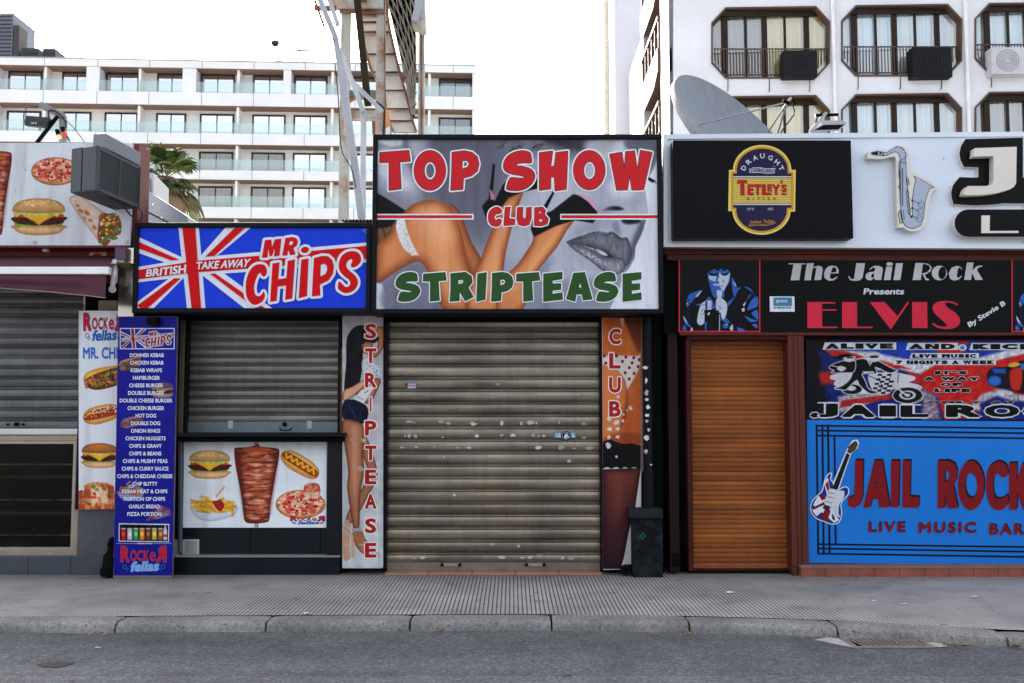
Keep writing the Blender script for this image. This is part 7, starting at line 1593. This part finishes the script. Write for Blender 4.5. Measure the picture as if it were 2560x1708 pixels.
# ------------------------------------------------------------------ blue bar sign
ZJ = ZM(1980, 820, 1444/580); YBs = YJ+.04
BS = thing('bar_sign', 'large bright blue wall sign reading JAIL ROCK LIVE MUSIC BAR with a flag painted guitar', 'sign', D(2110, 1298, YBs)); jb = mat('bar_blue', (24,120,212), .4, 0, .06, 1.5, k=.92, fine=.04, spec=.15)
P = [W(*ZJ(*p), YBs) for p in ((92,572),(2600,590),(2600,1492),(104,1462))]; MB().prism([p+Vector((0,.0005,0)) for p in P], (0,.045,0), jb).build('board', BS)
f = Flat(ZJ, YBs); bl2 = ink((14,20,36)); mar = ink((128,22,30)); mard = ink((30,16,30))
for i, (v0, v1) in enumerate(((608,622),(638,652),(669,685))): f.poly([(148,v0-5),(2600,v1+12),(2600,v1+24),(148,v0+6)], bl2, 0)
for i, (v0, v1) in enumerate(((1345,1362),(1372,1392),(1404,1425))): f.poly([(160,v0-5),(2600,v1+12),(2600,v1+24),(160,v0+6)], bl2, 0)
for i, (u0, u1) in enumerate(((153,163),(189,197),(224,234))): f.poly([(u0-6,602),(u0+6,602),(u1+6,1410),(u1-6,1410)], bl2, 1)
f.poly([(258,672),(270,672),(278,1350),(266,1350)], bl2, 1)
GJ = [[[(392,825),(442,825),(438,1050),(425,1100),(385,1120),(350,1108),(345,1062),(385,1045)]], [[(510,827),(560,827),(607,1116),(540,1117),(536,1065),(497,1065),(488,1116),(442,1118)], [(527,935),(536,966),(516,966)]], [[(615,828),(667,828),(662,1116),(615,1116)]], [[(687,828),(737,828),(732,1050),(790,1054),(785,1120),(685,1118)]],
 [[(905,830),(975,828),(1012,848),(1026,890),(1022,945),(1003,985),(1032,1122),(968,1125),(950,1012),(950,1122),(905,1124)], [(950,888),(970,890),(979,920),(966,955),(950,957)]], [ell(1113,982,82,153), ell(1113,982,38,78)], [crom([(1280,832),(1325,850),(1338,880),(1338,920),(1305,930),(1278,905),(1256,935),(1250,1010),(1268,1060),(1305,1062),(1338,1042),(1338,1105),(1295,1136),(1245,1118),(1215,1060),(1208,960),(1222,870)], 3)], [[(1350,842),(1398,842),(1396,950),(1432,842),(1500,842),(1450,985),(1505,1136),(1440,1136),(1398,1020),(1398,1132),(1350,1132)]]]
for i, g in enumerate(GJ):
    f.poly([[(p[0]+8, p[1]-13) for p in l] for l in g], mard, 2+(i % 2)*.3)
    f.poly([[(p[0]+4.5, p[1]-7.5) for p in l] for l in g], mard, 2.7+(i % 2)*.3); f.poly(g, mar, 4+(i % 2)*.4)
for s_, u0, u1, v0, v1 in (('LIVE',474,702,1208,1272),('MUSIC',786,1142,1212,1278),('BAR',1226,1440,1220,1288)):
    f.text(s_, (u0+4, v0-5, u1+4, v1-5), mard, 2, .03, 1.25); f.text(s_, (u0, v0, u1, v1), mar, 3.6, .03, 1.25)
f.build('lettering', BS)
f = Flat(ZJ, YBs); body = crom([(190,1015),(205,950),(225,915),(242,908),(236,945),(250,962),(262,1000),(290,1010),(310,998),(332,992),(348,1004),(345,1035),(318,1065),(300,1100),(305,1150),(290,1205),(250,1218),(195,1200),(150,1180),(120,1140),(125,1085),(165,1040)], 3)
nk = [(244,1000),(283,1008),(362,780),(402,745),(410,715),(400,700),(378,706),(350,745),(340,770)]
f.poly(grow(body, 6), pwhite, 5); f.poly(grow(nk, 6), pwhite, 6); f.poly(body, ink((36,44,140)), 7)
def clipb(p): return p
f.poly([(160,1045),(196,1060),(292,1195),(262,1214),(130,1100)], pwhite, 8); f.poly([(196,960),(222,930),(236,1020),(220,1050)], pwhite, 8); f.poly([(150,1172),(120,1130),(210,1070),(235,1100)], pwhite, 9); f.poly([(165,1042),(190,1035),(210,1060),(185,1075)], mar, 10); f.poly([(125,1135),(128,1118),(205,1078),(215,1092)], mar, 10); f.poly([(172,1190),(205,1125),(240,1135),(218,1205)], mar, 10); f.poly([(205,975),(222,950),(230,1000),(222,1020)], mar, 10)
f.poly(crom([(236,1000),(286,1012),(322,1016),(318,1060),(292,1100),(288,1150),(296,1180),(262,1160),(235,1110),(200,1095),(214,1040)], 3), ink((206,208,220)), 11)
for (u, v) in ((242,1022),(236,1048),(226,1078)): f.poly([(u-20,v-4),(u+22,v+8),(u+20,v+15),(u-22,v+3)], ink((150,150,165)), 12)
f.poly([(196,1098),(236,1110),(230,1136),(190,1124)], ink((44,44,48)), 12); f.poly([(244,1150),(262,1175),(266,1200),(250,1190)], ink((30,30,34)), 12)
for (u, v) in ((252,1098),(276,1128),(278,1160)): f.poly(ell(u, v, 9, 11), ink((232,232,238)), 12); f.ring(u, v, 9, 11, 2, ink((120,120,140)), 13)
f.poly([(248,1000),(280,1008),(358,790),(338,778)], ink((28,26,28)), 12); f.poly([(340,772),(360,782),(392,760),(408,728),(402,706),(378,712),(352,745)], ink((74,58,40)), 12)
for k in range(6): f.poly(ell(350+k*8, 742-k*7, 5, 5), ink((30,28,28)), 13)
f.build('guitar_picture', BS)

# ------------------------------------------------------------------ satellite dish and flood light on the roof
Yd = 12.0; DI = thing('satellite_dish', 'large grey satellite dish tilted upwards on the roof behind the white fascia', 'satellite dish', (W(1826,326,Yd).x, Yd, zj))
ctr = W(1860, 351, Yd); vf = (ctr-Vector((0,0,CAM_H))).normalized(); vr = vf.cross(Vector((0,0,1))).normalized(); vu = vr.cross(vf)
nrm = (vr*.697+vu*.655-vf*.29).normalized(); Rd = 226/FPX*Yd*1.03; ux = nrm.cross(Vector((0,0,1))).normalized(); uy = nrm.cross(ux).normalized()
dg = mat('dish_grey', (150,158,168), .6, 0, .14, 3, stretch=(3,3,.6), fine=.08, k=.6, spec=.2); dgb = mat('dish_back', (170,172,170), .7, 0, .25, 6, fine=.15, k=.6, spec=.2)
def dishpt(r, a, off): return ctr+ux*(math.cos(a)*r)+uy*(math.sin(a)*r)+nrm*(off)
def dish(depth0, rim, m, name):
    b = MB(); v = []; nr, na = 14, 64
    for i in range(nr+1):
        r = Rd*i/nr
        for k in range(na): v.append(dishpt(max(r, 1e-3), 2*math.pi*k/na, (r/Rd)**2*.17-.17+depth0))
    ff = [(i*na+k, i*na+(k+1) % na, (i+1)*na+(k+1) % na, (i+1)*na+k) for i in range(nr) for k in range(na)]
    b.add(v, ff, m, True); return b.build(name, DI)
dish(0, 0, dg, 'reflector'); dish(-.07, 0, dgb, 'back_shell')
b = MB(); na = 64; v = []
for k in range(na): a = 2*math.pi*k/na; v += [dishpt(Rd, a, 0), dishpt(Rd*1.006, a, -.035), dishpt(Rd, a, -.07)]
b.add(v, [(3*k+j, 3*((k+1) % na)+j, 3*((k+1) % na)+j+1, 3*k+j+1) for k in range(na) for j in (0, 1)], dgb, True); b.build('rim', DI)
fd = W(1968, 256, Yd-.55); ag = mat('arm_grey', (180,184,190), .45, .2, k=.6); b = MB(); e0 = W(1748, 312, Yd-.32)
b.tube([e0, fd], .010, ag, 8); b.tube([W(1918,335,Yd-.2), fd], .010, ag, 8); b.tube([W(1944,335,Yd-.1), fd], .010, ag, 8); b.build('feed_arm', DI)
b = MB(); b.tube([fd+Vector((-.05,0,.02)), fd+Vector((.02,0,-.01))], .022, blkm, 10); b.tube([fd, fd+Vector((.05,0,.05))], .018, ag, 10); b.tube([fd+Vector((.06,0,.05)), fd+Vector((.09,0,-.02))], .014, blkm, 8); b.build('feed_head', DI)
b = MB(); bp = ctr-nrm*.2; b.tube([bp, (bp.x, bp.y+.3, bp.z-.2), (bp.x, bp.y+.3, zj-.011)], .05, ag, 10); b.build('mount', DI)
cable('thin pale cable hanging from the satellite dish feed', [fd+Vector((.06,0,-.02)), W(1985,285,Yd-.5), W(1960,320,Yd-.45), W(1945,345,Yd-.4)], .008, 'cable')
Yl = 9.75; FL2 = thing('floodlight', 'white framed floodlight tilted down on top of the white fascia', 'floodlight', W(2075, 332, Yl)); Z4 = ZM(1920, 0, 2334/640)
fw = mat('flood_white', (200,202,206), .5, .1, k=.6); pt = lambda u, v, Y=Yl: W(*Z4(u, v), Y)
b = MB(); b.prism([pt(480,1100), pt(690,1098), pt(716,1128), pt(500,1132)], (0,.16,0), fw); b.prism([pt(500,1133), pt(716,1130), pt(650,1188), pt(400,1196)], (0,.02,0), fw); b.build('housing', FL2, bev=.004)
b = MB(); b.prism([pt(508,1140,Yl-.004), pt(700,1137,Yl-.004), pt(640,1180,Yl-.004), pt(420,1186,Yl-.004)], (0,.003,0), mat('flood_glass', (20,20,24), .6, spec=.05, k=.6)); b.build('lens', FL2)
b = MB(); b.tube([pt(435,1160), pt(432,1050), pt(640,1045), pt(645,1100)], .012, ag, 8); b.tube([pt(435,1052), pt(640,1046)], .016, blkm, 8); b.bar(pt(380,1205), pt(530,1030), .04, .03, ag); b.tube([pt(380,1212), pt(540,1205)], .016, ag, 8); b.build('bracket', FL2)
cable('short black cable on the white floodlight bracket', [pt(440,1140), pt(445,1080), pt(490,1030), pt(540,1022)], .008)
bpy.context.view_layer.update()
